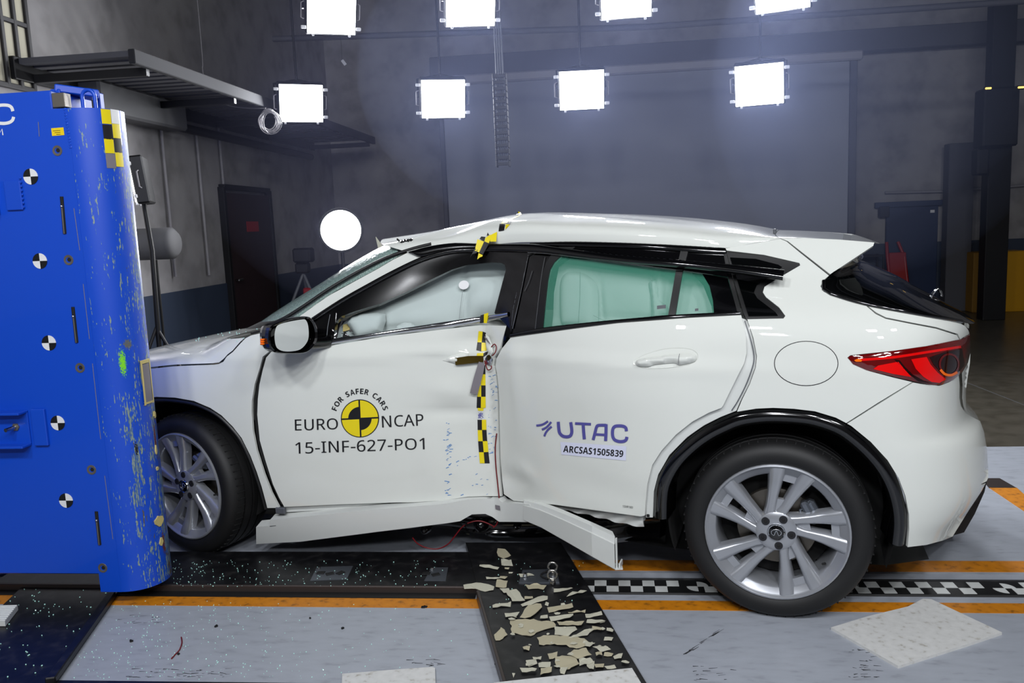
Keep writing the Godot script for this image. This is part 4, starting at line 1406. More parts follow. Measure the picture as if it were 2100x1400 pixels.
func loft(e: Array, c: Array, cols: int, power := 2.0, both := true) -> Array:
	# rows from the near edge e[k] over the centre line c[k] to the far edge, arched by power
	var rows := []
	for k in e.size():
		var row := []
		var n := cols * 2 if both else cols
		for j in n + 1:
			var t := float(j) / cols          # 0 near edge, 1 centre, 2 far edge
			var w := (1.0 - t) * PI * 0.5
			var f := 1.0 - absf(1.0 - t)
			var sx := pow(maxf(0.0, sin(f * PI * 0.5)), 2.0 / power)
			var cx := pow(maxf(0.0, cos(f * PI * 0.5)), 2.0 / power)
			var p: Vector3 = e[k]
			var m: Vector3 = c[k]
			var z: float = lerpf(m.z, p.z, cx)
			if t > 1.0: z = m.z - (p.z - m.z) * cx
			row.append(Vector3(lerpf(p.x, m.x, sx), lerpf(p.y, m.y, sx), z))
		rows.append(row)
	return rows

# A moulding between two pixel edges: n steps long, bulged outwards, its rims turned in.
func band(top: Array, low: Array, n: int, off: float, bulge: float, field = null, cols := 6) -> Surf:
	var a := resample(top, n)
	var b := resample(low, n)
	var rows := []
	for k in n:
		var row := []
		for j in cols + 3:
			var t := clampf(float(j - 1) / cols, 0.0, 1.0)
			var p: Vector2 = a[k].lerp(b[k], t)
			var q := side(p.x, p.y)
			var f: float = off + bulge * sqrt(maxf(0.0, 1.0 - pow(2.0 * t - 1.0, 2.0))) + (field.call(p.x, p.y) if field != null else 0.0)
			if j == 0 or j == cols + 2: f -= 0.012
			row.append(q + side_n(q) * f)
		rows.append(row)
	var s := Surf.new()
	s.grid(rows, Vector3(0, 0.1, -1))
	return s

func resample(px: Array, n: int) -> Array:
	var c := spline(px, 8)
	var len := [0.0]
	for k in c.size() - 1: len.append(len[k] + c[k].distance_to(c[k + 1]))
	var out := []
	for j in n:
		var want: float = len[-1] * j / (n - 1)
		var k := 0
		while k < c.size() - 2 and len[k + 1] < want: k += 1
		var h: float = len[k + 1] - len[k]
		out.append(c[k].lerp(c[k + 1], clampf((want - len[k]) / maxf(h, 1e-9), 0, 1)))
	return out

func hit(s: Surf, u: float, v: float):
	var d := car_ray(u, v)
	var best = null
	for k in range(0, s.i.size(), 3):
		var p = Geometry3D.ray_intersects_triangle(car_eye, d, s.v[s.i[k]], s.v[s.i[k + 1]], s.v[s.i[k + 2]])
		if p != null and (best == null or (p - car_eye).length() < (best - car_eye).length()): best = p
	return best

func part(called: String, s, m: Material, label := "", parent: Node = null) -> MeshInstance3D:
	var o := obj(called, s, m, car if parent == null else parent)
	if label != "": o.set_meta("label", label)
	return o

func build_car():
	var w := deg_to_rad(CAR_YAW)
	var fwd := Vector3(-cos(w), 0, -sin(w))
	var outb := Vector3(-sin(w), 0, cos(w))
	var origin := Vector3(CAR_AT.x, 0, CAR_AT.y) - outb * 0.885
	car = thing("car", "white five-door hatchback with its front door stove in, badged for a pole crash test", "car", origin)
	car.basis = Basis(fwd, Vector3.UP, -outb)
	car_inv = car.transform.affine_inverse()
	car_eye = car_inv * eye
	make_bumps()
	build_shell()
	build_top()
	build_windows()
	build_rear()
	build_sill()
	build_wheels()
	build_mirror()
	build_marks()

func make_bumps():
	var list := [
		[960, 700, 40, 22, 0.1, -0.016], [915, 700, 30, 40, 0.5, 0.010], [990, 700, 18, 40, 0.0, -0.020],
		[925, 800, 45, 25, 0.2, 0.014], [920, 845, 60, 14, 0.05, -0.010], [960, 900, 36, 70, 0.0, -0.012],
		[890, 950, 30, 90, 0.0, 0.008], [1050, 760, 22, 90, 0.0, 0.012], [1055, 985, 26, 16, 0.0, -0.012],
		[1075, 965, 20, 12, 0.6, 0.007], [1090, 860, 60, 120, 0.0, 0.010], [1240, 800, 120, 60, 0.0, 0.006],
		[700, 760, 110, 20, 0.0, -0.004], [700, 960, 160, 50, 0.0, -0.006], [1005, 850, 10, 160, 0.0, -0.014],
		[1230, 1000, 120, 30, 0.1, -0.006], [880, 735, 60, 10, 0.0, -0.006],
	]
	for b in list: dent_px(b[0], b[1], b[2], b[3], b[4], b[5])

func arch_out() -> Array:
	# outer edge of the black rear wheel arch, from its foot by the door over the top to the bumper
	return spline(pv([1337, 1062, 1338.6, 1011, 1347, 977, 1371, 937, 1408.6, 900, 1443, 875.7, 1477, 858.6, 1508.6, 845.7, 1551, 838.6, 1585.7, 837, 1628.6, 839, 1671, 844, 1714, 857, 1745.7, 873, 1785.7, 905.7, 1820, 943, 1843, 980, 1857, 1017, 1864, 1054, 1864.5, 1086, 1861, 1121]), 3)

func build_shell():
	var W: Material = mats.paint_white
	# dark structure behind the panels
	var inner := [pv([500, 700, 560, 672, 700, 690, 1000, 668, 1040, 672, 1045, 690, 1100, 690, 1520, 655, 1560, 660, 1545, 740, 1500, 850, 1420, 890, 1370, 950, 1345, 1055, 1240, 1046, 1035, 1020, 990, 1016, 900, 1024, 800, 1030, 585, 1038, 560, 1030, 520, 930, 470, 850, 430, 800])]
	part("inner_structure", panel(inner[0], 22.0, -0.13, 0.0), mats.paint_inner, "painted inner structure behind the door gaps")
	# front wing
	var wing := pv([190, 770, 250, 757, 314, 755.5, 355.7, 751, 393, 749.4, 437.4, 747.9, 449.5, 746, 458, 741.5, 465, 731, 478, 721, 493, 704, 503.5, 693.5, 515, 687.5, 535, 683, 553, 676, 575, 668, 575, 700, 552.6, 720, 538.7, 731, 533, 753, 522, 788.6, 516.4, 822, 516, 846, 518.7, 885, 526.4, 923.5, 541.8, 972, 557, 1011, 572.5, 1041, 548.2, 1041.3, 544.4, 1026.4, 536.7, 998, 526.4, 967, 513.5, 933.8, 495.5, 897.8, 477.5, 874.6, 454.3, 851.4, 431, 836, 397.7, 821.9, 359, 815, 320.6, 813.4, 280, 820, 240, 838, 210, 860])
	part("front_wing", panel(wing, 11.0), W)
	# front door
	var fd := pv([560, 717, 600, 714, 664, 711, 796, 688.5, 900, 676, 988, 666.5, 1038.7, 668, 1032, 690, 1025, 714, 1014, 733, 1012, 750, 1015, 763, 1018.3, 790, 1020, 816, 1021.5, 885, 1023, 941, 1026, 985, 1028.5, 1017, 991, 1017, 960, 1018, 906.6, 1026, 850, 1029.5, 812, 1030, 700, 1033.5, 583, 1039, 572.7, 1021, 559.8, 993, 544.4, 944, 532.8, 903, 527.6, 850, 528.8, 818, 532, 788.6, 538.7, 759, 546, 733])
	part("front_door", panel(fd, 11.0), W, "white front door pushed in at its rear edge")
	part("added_door_seal", wire([556, 722, 545, 731, 537, 753, 528, 788, 523, 820, 522.5, 848, 525.5, 890, 534, 930, 550, 975, 566, 1012, 577, 1036], 0.016, -0.026, 8), mats.rubber, "black rubber seal put in to darken the gap before the front door")  # black tube added so the gap stays dark over the pale inner structure
	# rear door
	var rd := pv([1047, 692.5, 1077.7, 687.5, 1170, 675, 1266.7, 662.5, 1414, 651.5, 1520, 646, 1524, 662, 1530, 693, 1530.7, 725, 1526, 745, 1513, 770, 1496.7, 803, 1483, 831, 1479.5, 836, 1454, 845.7, 1420, 864, 1386, 891, 1357, 923, 1337, 954, 1327, 994, 1323, 1037, 1322, 1057, 1313.6, 1058.5, 1233.5, 1047.5, 1133.5, 1034, 1053.5, 1026.5, 1033.5, 1013, 1030, 985, 1026.5, 941, 1025, 885, 1023.5, 816, 1022, 790, 1019, 763, 1016, 750, 1018, 735, 1029, 715])
	part("rear_door", panel(rd, 11.0), W, "white rear door bent at its front edge")
	# door jamb strip, visible where the rear door stands proud
	var jamb := pv([1520, 648, 1531.8, 652, 1543.5, 693, 1550.8, 730, 1548.5, 753, 1536.8, 786.7, 1520, 820, 1509.5, 844, 1477, 857, 1443, 874, 1408.6, 898, 1371, 935, 1347, 976, 1338, 1011, 1336, 1064, 1322, 1064, 1323, 1000, 1337, 950, 1357, 920, 1386, 888, 1420, 861, 1454, 842, 1480, 832, 1497, 800, 1514, 767, 1528, 735, 1528, 693])
	part("door_jamb", panel(jamb, 10.0, -0.016, 0.01), mats.paint_inner, "pale grey painted jamb behind the rear door")
	var ridge := Surf.new()
	stroke(ridge, spline(pv([1527, 655, 1539, 695, 1546, 730, 1543, 753, 1531, 787, 1513, 823, 1500, 843]), 4), 2.2, -0.010)
	part("jamb_seal", ridge, mats.plastic_grey)
	# quarter panel
	var qp := pv([1532.5, 654.5, 1606.8, 652.8, 1610.5, 647.4, 1597.8, 630, 1571, 609, 1564.5, 599, 1567.8, 588, 1594.5, 571, 1641, 544, 1639.5, 539, 1566.8, 522.4, 1490.5, 513.5, 1488, 509, 1540, 500, 1600, 489.5, 1613, 495, 1639, 516.5, 1700, 565, 1689, 574, 1682.5, 586.7, 1689, 598, 1713, 608.5, 1776, 626.5, 1779, 629.5, 1795.8, 643.7, 1816, 653.5, 1866, 663.5, 1919, 673.6, 1962, 687, 1967, 695.7, 1900, 709, 1833, 719, 1766.8, 725.7, 1743.5, 728.4, 1737.5, 733.4, 1752.5, 747.7, 1783, 761, 1833, 774.4, 1870.5, 783.2, 1800, 826, 1735.5, 867.2, 1714, 856, 1671, 843, 1628.6, 838, 1585.7, 836, 1551, 837.6, 1511.5, 844, 1521.5, 820, 1538, 786.7, 1550, 753, 1552.3, 730, 1545, 693])
	part("quarter_panel", panel(qp, 11.0), W, "white rear quarter panel with the round fuel flap")
	# rear bumper
	var bp := pv([1873, 784.4, 1893.5, 788, 1926.8, 791, 1946.8, 783.5, 1966, 768.5, 1968, 790, 1967, 815, 1971, 833, 1981.5, 848, 2000, 858, 2010, 863, 2018, 885, 2024, 920, 2026.5, 960, 2026.5, 980, 2013.5, 1006, 1986.8, 1046, 1953.5, 1099.8, 1933.5, 1108, 1900, 1117, 1861.5, 1121.5, 1864.5, 1086, 1864, 1054, 1857, 1017, 1843, 980, 1820, 943, 1785.7, 905.7, 1745.7, 873, 1737.5, 868.6])
	part("rear_bumper", panel(bp, 11.0), W, "white rear bumper")
	# gloss black arch trim, rear and front
	part("arch_trim", arch_band(arch_out(), Vector2(1596, 1094), 0.865, 70), mats.gloss_black, "gloss black rear wheel arch trim")
	var fo := spline(pv([280, 822, 320.6, 814.4, 359, 816, 397.7, 822.9, 431, 837, 454.3, 852.4, 477.5, 875.6, 495.5, 898.8, 513.5, 934.8, 526.4, 968, 536.7, 999, 544.4, 1027, 549, 1046]), 3)
	part("arch_trim", arch_band(fo, Vector2(372, 1000), 0.93, 40), mats.satin_black, "black front wheel arch liner edge")
	# fuel flap: a thin round gap with its lid
	var lid := []
	var gap := []
	for k in 40:
		var t := TAU * k / 40
		lid.append(Vector2(1653.3 + cos(t) * 64.3, 745.0 + sin(t) * 44.6))
	var ring := Surf.new()
	var loop := []
	for k in 49:
		var t := TAU * k / 48
		loop.append(Vector2(1653.3 + cos(t) * 65.2, 745.0 + sin(t) * 45.4))
	stroke(ring, loop, 1.7, 0.0006)
	part("fuel_flap", panel(lid, 12.0, 0.0012, 0.0), W, "round white fuel filler flap")
	part("flap_gap", ring, mats.decal_black)
	# panel gaps drawn by real dark seams under the edges
	for e in [[[1872, 784, 1800, 827, 1736.5, 868], 1.6, "seam"], [[1970, 766, 1971, 790, 1970, 815, 1974, 834, 1983, 848], 2.0, "bumper_gap"], [[1614, 495, 1640, 515.5, 1701, 564], 2.6, "tailgate_gap"], [[1779, 627.5, 1796.3, 642.5, 1816.4, 652.6, 1866.4, 662.6, 1919.6, 672.6, 1963, 686, 1968, 696], 3.2, "tailgate_gap"]]:
		var g := Surf.new()
		stroke(g, spline(pv(e[0]), 5), e[1] + 2.0, -0.009)
		part(e[2], g, mats.matt_black)
	# door handle
	var rec := spline(pv([1297, 744, 1309, 733, 1327, 725, 1361.7, 715, 1398, 713, 1421, 717, 1431, 726, 1429, 738, 1413.6, 747, 1390, 751.6, 1355, 755, 1319, 754]), 3, true)
	part("handle_recess", panel(rec, 7.0, 0.0015, 0.0, func(u, v): return -0.010 * smoothstep(0.0, 10.0, edge_dist(Vector2(u, v), PackedVector2Array(rec)))), W)
	var hb := spline(pv([1304, 745, 1311, 737, 1350, 731, 1390, 725.6, 1420, 725, 1428.5, 730, 1426, 740.6, 1410, 746, 1393, 749, 1382, 744.5, 1343, 748, 1330, 752, 1311, 751]), 3, true)
	var hh := part("door_handle", panel(hb, 6.0, 0.004, 0.012, puff(hb, 0.020, 10.0)), W, "white rear door handle")
	var hs := Surf.new(); stroke(hs, pv([1396, 726, 1394, 737, 1393.5, 748]), 1.0, 0.0262); part("handle_seam", hs, mats.plastic_grey, "", hh)
	# sheet metal folds by the torn front door handle
	var tip := pv([908, 738, 925, 729, 945, 724, 960, 724, 960, 744, 935, 746])
	part("handle_recess", panel(tip, 5.0, 0.003, 0.004, puff(tip, 0.012, 8.0)), W)
	# far side and nose: the same body mirrored, undamaged
	var rows := []
	for r in 12:
		var row := []
		for c in 44:
			var y0 := lerpf(0.22, 1.03, r / 11.0)
			var t := c / 43.0
			var a := lerpf(-0.24 - table(y0, ry, rl), 3.60, t)
			var y := minf(y0, lerpf(0.86, 0.70, smoothstep(2.4, 3.6, a)) if a > 2.2 else 1.03)
			row.append(Vector3(a, y, body0(a, y) - 0.012))
		rows.append(row)
	var cut := Surf.new()
	cut.grid(rows, Vector3(0, 0, 1))
	part("far_side", cut, W, "white far side of the body")
	# nose, hidden by the barrier: lower front fascia on the near side
	rows = []
	for r in 9:
		var y := lerpf(0.24, 0.93, r / 8.0)
		var row := []
		for c in 18:
			var t := c / 17.0
			var a: float = 3.10 + 0.517 * sin(t * PI / 2)
			row.append(Vector3(a, y, -body0(a, y) + 0.006))
		rows.append(row)
	cut = Surf.new(); cut.grid(rows, Vector3(1, 0, -1))
	part("front_bumper", cut, W, "white front bumper")
	# tail: from the visible corner round to the far side
	rows = []
	for r in 12:
		var y := lerpf(0.36, 1.02, r / 11.0)
		var L := table(y, ry, rl)
		var wd := table(y, py, po)
		var row := []
		for c in 25:
			var oo: float = lerpf(0.62, -wd + 0.02, c / 24.0)
			var a: float = -0.28 - L * pow(maxf(0.0, 1.0 - pow(absf(oo) / wd, 2.6)), 1.0 / 2.6)
			row.append(Vector3(a + 0.012, y, -oo))
		rows.append(row)
	cut = Surf.new(); cut.grid(rows, Vector3(-1, 0, 0))
	part("tailgate_lower", cut, W, "white tailgate below the rear window")
	rows = []
	for r in 5:
		var y := lerpf(0.955, 1.045, r / 4.0)
		var row := []
		for c in 8:
			var oo: float = lerpf(0.50, 0.16, c / 7.0)
			var wd := table(y, py, po)
			row.append(Vector3(-0.284 - table(y, ry, rl) * pow(maxf(0.0, 1.0 - pow(oo / wd, 2.6)), 1.0 / 2.6) + 0.010, y, -oo))
		rows.append(row)
	cut = Surf.new(); cut.grid(rows, Vector3(-1, 0, 0))
	part("tail_light_inner", cut, mats.tail_red, "red tail light section on the tailgate")
	# black diffuser under the bumper
	var df := pv([2026.5, 981, 2013.5, 1006, 1986.8, 1046, 1953.5, 1099.8, 1978, 1093, 2000, 1055, 2020, 1010])
	part("diffuser", panel(df, 9.0, -0.01, 0.03), mats.satin_black, "black lower edge of the rear bumper")

func arch_band(outer: Array, c: Vector2, k_in: float, n: int) -> Surf:
	# a rounded lip that turns from the arch's edge into the wheel well
	var o := resample(outer, n)
	var rows := []
	for k in n:
		var row := []
		for j in 9:
			var t := j / 8.0
			var p: Vector2 = c + (o[k] - c) * lerpf(1.0, k_in, minf(t, 0.8) / 0.8)
			var q := side(p.x, p.y)
			var f := -0.012 + 0.018 * sin(minf(t / 0.8, 1.0) * PI * 0.62) - 0.02 * smoothstep(0.4, 0.8, t) - (0.10 if t > 0.85 else 0.0) - (0.012 if j == 0 else 0.0)
			row.append(q + side_n(q) * f)
		rows.append(row)
	var s := Surf.new()
	s.grid(rows, Vector3(0, 0.0, -1))
	return s

var roof_surf: Surf
var bonnet_surf: Surf

func build_top():
	var W: Material = mats.paint_white
	var n := 34
	# bonnet
	var ca := [2.2, 2.4, 2.6, 2.8, 3.0, 3.2, 3.4, 3.55, 3.62]
	var cy := [1.09, 1.06, 1.03, 1.00, 0.975, 0.945, 0.90, 0.83, 0.74]
	var ey := [1.03, 0.955, 0.942, 0.926, 0.905, 0.875, 0.83, 0.77, 0.70]
	var e := []
	for p in resample(pv([502.5, 692, 491.3, 702, 476.5, 719, 463.4, 729, 456, 739, 448.6, 743, 437.4, 744.5, 393, 746, 355.7, 747.6, 314, 752]), 18): e.append(side(p.x, p.y))
	for a in [2.95, 3.05, 3.15, 3.25, 3.35, 3.45, 3.53, 3.58]:
		var y := table(a, ca, ey)
		e.append(Vector3(a, y, -body0(a, y)))
	var c := []
	for q in e:
		var a: float = q.x + 0.30 * smoothstep(2.95, 2.28, q.x)
		c.append(Vector3(a, table(a, ca, cy), 0.0))
	var s := Surf.new(); s.grid(loft(e, c, 12, 2.5), null, Vector3(2.7, 0.3, 0))
	bonnet_surf = s
	part("bonnet", s, W, "white bonnet sprinkled with glass crumbs")
	var cw := Surf.new()
	cw.tube([side(515, 685) + Vector3(0, 0.004, 0), side(535, 680) + Vector3(0, 0.004, 0), side(556, 671) + Vector3(0, 0.006, 0)], 0.005, 8)
	part("cowl_seal", cw, mats.matt_black)
	# windscreen
	e = []
	for p in resample(pv([612, 650, 673, 606, 727, 576, 775, 550, 807, 531, 838, 515]), 14): e.append(side(p.x, p.y, -0.012))
	c = []
	for p in resample(pv([592, 645, 620, 625, 689, 580, 753, 535, 815, 497, 842, 483]), 14):
		var q := on_o(p.x, p.y, 0.1); q.z = 0.0; c.append(q)
	s = Surf.new(); s.grid(loft(e, c, 10, 2.0), null, Vector3(1.2, 0.6, 0))
	part("windscreen", s, mats.glass_crazed, "crazed shattered windscreen")
	var foot := loft([e[0], e[0]], [c[0], c[0]], 10, 2.0)
	for k in foot[1].size(): foot[1][k] += Vector3(0.09, -0.035, 0)
	var cowl := Surf.new(); cowl.grid(foot, Vector3.UP)
	part("cowl", cowl, mats.satin_black)
	var trim := Surf.new()
	var tp := []
	for p in spline(pv([560, 668, 585, 656, 620, 634, 673, 598, 727, 566, 775, 541, 807, 528, 848, 515, 883, 506]), 4):
		var q := side(p.x, p.y); tp.append(q + Vector3(0.0, 0.012, 0.01))
	trim.tube(tp, 0.008, 8)
	part("screen_trim", trim, mats.satin_black, "black trim strip peeled from the screen edge")
	# torn screen edge at the roof
	rng.seed = 31
	var torn := Surf.new()
	for k in 26:
		var p := side(rng.randf_range(816, 845), 0.0 + rng.randf_range(490, 516), -0.02)
		torn.box(p, Vector3(rng.randf_range(0.006, 0.02), rng.randf_range(0.006, 0.02), 0.006), Basis(Vector3(1, 0.4, 0.2).normalized(), rng.randf_range(0, 6)))
	part("torn_edge", torn, mats.matt_black, "torn black windscreen edge at the roof")
	var shard := Surf.new()
	var sp := [on_o(770, 485, 0.3), on_o(776, 512, 0.3), on_o(788, 509, 0.3)]
	shard.tri_flat(sp[0], sp[1], sp[2], Vector3(-0.3, 0.3, -1))
	shard.tri_flat(sp[0] + Vector3(0, 0, 0.004), sp[1] + Vector3(0, 0, 0.004), sp[2] + Vector3(0, 0, 0.004), Vector3(0.3, -0.3, 1))
	part("screen_shard", shard, mats.scrap_paper, "pale splinter standing up from the windscreen")
	# roof
	e = []
	for p in resample(pv([838, 517, 883, 506, 933, 499.5, 977, 499.5, 1040, 497.5, 1090, 496, 1178, 496, 1325, 500, 1420, 505, 1488, 508.5, 1540, 499.5, 1600, 489]), n): e.append(side(p.x, p.y))
	c = []
	for p in resample(pv([842, 483, 900, 475, 955, 463, 1000, 454, 1035, 446, 1066, 438.5, 1095, 435.5, 1130, 435.5, 1220, 438, 1300, 440.5, 1400, 447, 1500, 458, 1550, 466, 1592, 476]), n):
		var q := on_o(p.x, p.y, 0.1); q.z = 0.0; c.append(q)
	var rows := loft(e, c, 16, 3.4)
	# buckles of the sheet across the near half
	for r in rows.size():
		for j in rows[r].size():
			var p: Vector3 = rows[r][j]
			var f := exp(-pow((p.x - 1.45) / 0.30, 2.0)) * smoothstep(-0.66, -0.5, p.z) * smoothstep(0.2, -0.3, p.z)
			p.y -= 0.018 * f * (0.5 + 0.5 * sin((p.x + p.z * 0.9) * 22.0))
			f = exp(-pow((p.x - 0.75) / 0.35, 2.0)) * smoothstep(-0.62, -0.45, p.z) * smoothstep(0.1, -0.3, p.z)
			p.y -= 0.010 * f * (0.5 + 0.5 * sin((p.x * 0.7 - p.z * 1.2) * 16.0))
			rows[r][j] = p
	roof_surf = Surf.new(); roof_surf.grid(rows, null, Vector3(0.9, 0.9, 0))
	part("roof", roof_surf, W, "white roof buckled upwards above the dent")
	# spoiler
	e = []
	for p in resample(pv([1601, 489, 1650, 488, 1720, 491, 1792, 497]), 12): e.append(side(p.x, p.y))
	c = []
	for p in resample(pv([1593, 476, 1640, 478.5, 1700, 483, 1760, 489, 1789, 493]), 12):
		var q := on_o(p.x, p.y, 0.1); q.z = 0.0; c.append(q)
	s = Surf.new(); s.grid(loft(e, c, 10, 3.0), null, Vector3(-0.1, 0.9, 0))
	part("spoiler", s, W, "white roof spoiler")
	var fin := pv([1602, 489, 1616, 494.5, 1641.5, 514.5, 1702.5, 562, 1745, 534, 1791, 503.5, 1793, 497, 1720, 491, 1650, 488])
	part("spoiler_side", panel(fin, 10.0), W)
	var hinge := boxed(side(1589, 481) + Vector3(0, 0.012, 0), Vector3(0.012, 0.02, 0.03), 0.003)
	part("roof_hinge", hinge, mats.plastic_grey)
	# pillars and liner so that the cabin is closed
	s = Surf.new()
	s.box(Vector3(0.95, 1.19, 0.70), Vector3(1.5, 0.36, 0.03))
	part("far_windows", s, mats.glass_black, "dark windows of the far side")
	s = Surf.new()
	s.box(Vector3(1.1, 0.75, 0.1), Vector3(2.9, 0.02, 1.2))
	part("cabin_floor", s, mats.matt_black)

func dome(lobes: Array, base: float) -> Callable:
	return func(u: float, v: float) -> float:
		var h := base
		for l in lobes:
			var x: float = (u - l[0]) / l[2]
			var y: float = (v - l[1]) / l[3]
			h += l[4] * exp(-x * x - y * y)
		return h

func build_windows():
	var K: Material = mats.gloss_black
	# white A pillar
	var ap := pv([612, 650, 673, 607, 727, 577, 775, 551, 807, 532, 838, 517, 848, 513, 905, 517, 860, 530, 806.7, 556.7, 753, 586, 700, 615, 650, 648, 640, 654])
	part("pillar_front", panel(ap, 8.0, 0.0), mats.paint_white, "white windscreen pillar")
	# bright edge strip on the front door frame
	var es := spline(pv([643, 656, 700, 619, 753, 589, 806.7, 560, 860, 534.5, 905, 520.5, 940, 514.5, 975, 513.5]), 4)
	var st := Surf.new()
	var ep := []
	for p in es:
		var q := side(p.x, p.y); ep.append(q + side_n(q) * 0.007)
	st.tube(ep, 0.011, 10)
	part("frame_rail", st, K, "gloss black rail along the top of the front door")
	# front door frame with its opening
	var outer := pv([644, 658, 700, 621, 753, 591, 806.7, 562, 860, 536.5, 905, 522.5, 960, 516, 1010, 515, 1085, 517, 1090, 522, 1083, 526, 1068, 600, 1050, 676, 1046, 690, 1040, 692, 1030, 712, 1034, 690, 1039.5, 667, 1014, 641])
	var opening := pv([1014.7, 641, 1030.7, 580, 1038, 553.4, 1036, 543, 1028, 539, 1010, 538, 993, 539.5, 956, 544, 926.7, 553, 886.7, 572, 833, 598.7, 780, 622.7, 726.7, 638.7, 700, 649, 689, 660, 684, 694.7])
	part("door_frame", panel(outer + opening + pv([660, 709, 640, 700]), 8.0, 0.002, 0.03), K, "gloss black front window frame")
	# curtain airbag seen through the front window
	var bag := dome([[850, 645, 80, 40, 0.05], [985, 610, 42, 45, 0.045], [930, 560, 50, 18, 0.02], [740, 655, 32, 26, 0.05], [950, 640, 5, 60, -0.014], [945, 555, 4, 22, -0.014], [945, 579, 22, 18, -0.016], [775, 662, 7, 30, -0.03], [800, 668, 40, 6, -0.012], [985, 562, 34, 10, -0.02]], -0.105)
	var bp := pv([670, 706, 680, 660, 700, 640, 780, 612, 833, 588, 886, 562, 926, 543, 980, 530, 1030, 530, 1046, 545, 1040, 600, 1030, 660, 990, 668, 900, 682, 800, 698])
	var ab := part("curtain_airbag", panel(bp, 7.0, 0.0, 0.0, bag), mats.airbag, "pale inflated curtain airbag filling the front window")
	var sm := Surf.new()
	stroke(sm, spline(pv([945, 590, 943, 610, 941, 630, 940, 652]), 4), 0.9, -0.058)
	part("seam", sm, mats.seam_grey, "", ab)
	var dot := []
	for k in 20: dot.append(Vector2(945.3 + cos(TAU * k / 20) * 10.5, 579.5 + sin(TAU * k / 20) * 9.5))
	part("tether_patch", panel(dot, 6.0, -0.074, 0.0), mats.print_white, "", ab)
	var cuff := pv([700, 655, 712, 642, 735, 634, 762, 632, 782, 637, 784, 652, 776, 680, 740, 690, 722, 690, 712, 672])
	part("airbag_fold", panel(cuff, 6.0, -0.07, 0.0, puff(cuff, 0.04, 22.0)), mats.airbag, "", ab)
	part("airbag_fold", panel(spline(pv([805, 672, 815, 662, 832, 658, 848, 664, 854, 674, 830, 680, 808, 682]), 3, true), 6.0, -0.06, 0.0, puff(pv([805, 672, 832, 658, 854, 674, 808, 682]), 0.02, 10.0)), mats.airbag, "", ab)
	# dashboard corner and vent ring at the foot of the pillar
	part("dashboard", panel(pv([684, 694, 690, 672, 706, 670, 726, 688]), 6.0, -0.10, 0.02), mats.satin_black, "dark dashboard corner")
	var vr := Surf.new()
	stroke(vr, spline(pv([687, 676, 700, 680, 704, 686, 697, 688, 686, 685]), 4), 1.6, -0.085)
	part("vent_ring", vr, mats.chrome)
	part("sun_visor_hook", panel(pv([706, 671, 724, 667, 724, 672, 708, 676]), 4.0, -0.06, 0.004), mats.satin_black)
	part("pillar_cover", panel(pv([690, 672, 690, 656, 703, 654, 705, 668]), 4.0, -0.085, 0.004), mats.foam_beige)
	# mirror triangle
	part("mirror_triangle", panel(pv([640, 700, 645, 668, 662, 655, 676, 646, 690, 642, 686, 694, 664, 708]), 7.0, 0.006, 0.02), K)
	var ts := Surf.new(); stroke(ts, pv([679, 646, 674, 672, 671, 704]), 1.4, 0.012); part("triangle_seam", ts, mats.plastic_grey)
	# chrome waist strip, its rear end sprung free
	var cst := pv([668, 698.5, 700, 692, 726.7, 688.6, 830, 672.5, 982.7, 648.7, 1044, 639.5])
	var csl := pv([662.7, 709.5, 700, 703, 796, 687.4, 900, 674.5, 988, 661, 1044, 648.8])
	part("waist_strip", band(cst, csl, 40, 0.007, 0.005), mats.chrome, "chrome waist strip sprung loose at its rear end")
	# centre pillar
	part("pillar_centre", panel(pv([1083, 522, 1148, 524, 1128, 545, 1119, 580, 1109, 672, 1108, 680, 1046, 689, 1052, 660]), 9.0, -0.004, 0.02), K, "gloss black centre pillar")
	for e in [[1083.5, 523, 1068, 600, 1051.5, 674, 1.8], [1118, 527, 1110, 572, 1098, 676, 1.0], [1092, 555, 1084, 580, 1076, 597, 0.9], [1060, 600, 1052, 640, 1050, 668, 0.8]]:
		var ls := Surf.new(); stroke(ls, spline(pv([e[0], e[1], e[2], e[3], e[4], e[5]]), 4), e[6], 0.002)
		part("pillar_seam", ls, mats.silver_trim)
	# rear window: dark surround, glass, airbag behind
	var ro := pv([1092, 503, 1178, 500, 1325, 504, 1486, 514, 1497, 560, 1520, 645, 1414, 650.5, 1266.7, 661.5, 1077.7, 686.5, 1046, 691.5, 1050, 684, 1108, 676])
	var rope := pv([1113, 671, 1116, 640, 1123.5, 573.5, 1128, 552, 1136, 538, 1148.6, 531, 1180, 508, 1325, 510, 1392, 513])
	var glz := pv([1113, 671, 1116, 640, 1123.5, 573.5, 1128, 552, 1136, 538, 1150, 524, 1178, 508, 1325, 511, 1396, 516, 1386, 556, 1370.5, 646, 1325.7, 649.5, 1220, 659])
	part("rear_door_glass", panel(glz, 11.0, -0.006, 0.003), mats.glass_green, "green tinted rear door window")
	var pane := pv([1410, 518, 1484, 524, 1492, 565, 1512, 640, 1440, 643, 1385, 645.5, 1399, 560])
	part("rear_vent_glass", panel(pane, 10.0, -0.006, 0.003), mats.glass_green, "green tinted small rear window pane")
	part("waist_seal", band(pv([1048, 684, 1113, 671.5, 1220, 659.5, 1325, 650, 1370, 646, 1512, 639]), pv([1045, 692.5, 1077.7, 687.5, 1266.7, 662.5, 1414, 651.5, 1521, 645.5]), 40, 0.002, 0.004), K, "black waist seal under the rear windows")
	part("window_divider", panel(pv([1396, 514, 1411, 516, 1399.5, 560, 1385, 646, 1370.5, 646.5, 1386, 556]), 7.0, 0.002, 0.012), mats.satin_black, "black bar between the rear windows")
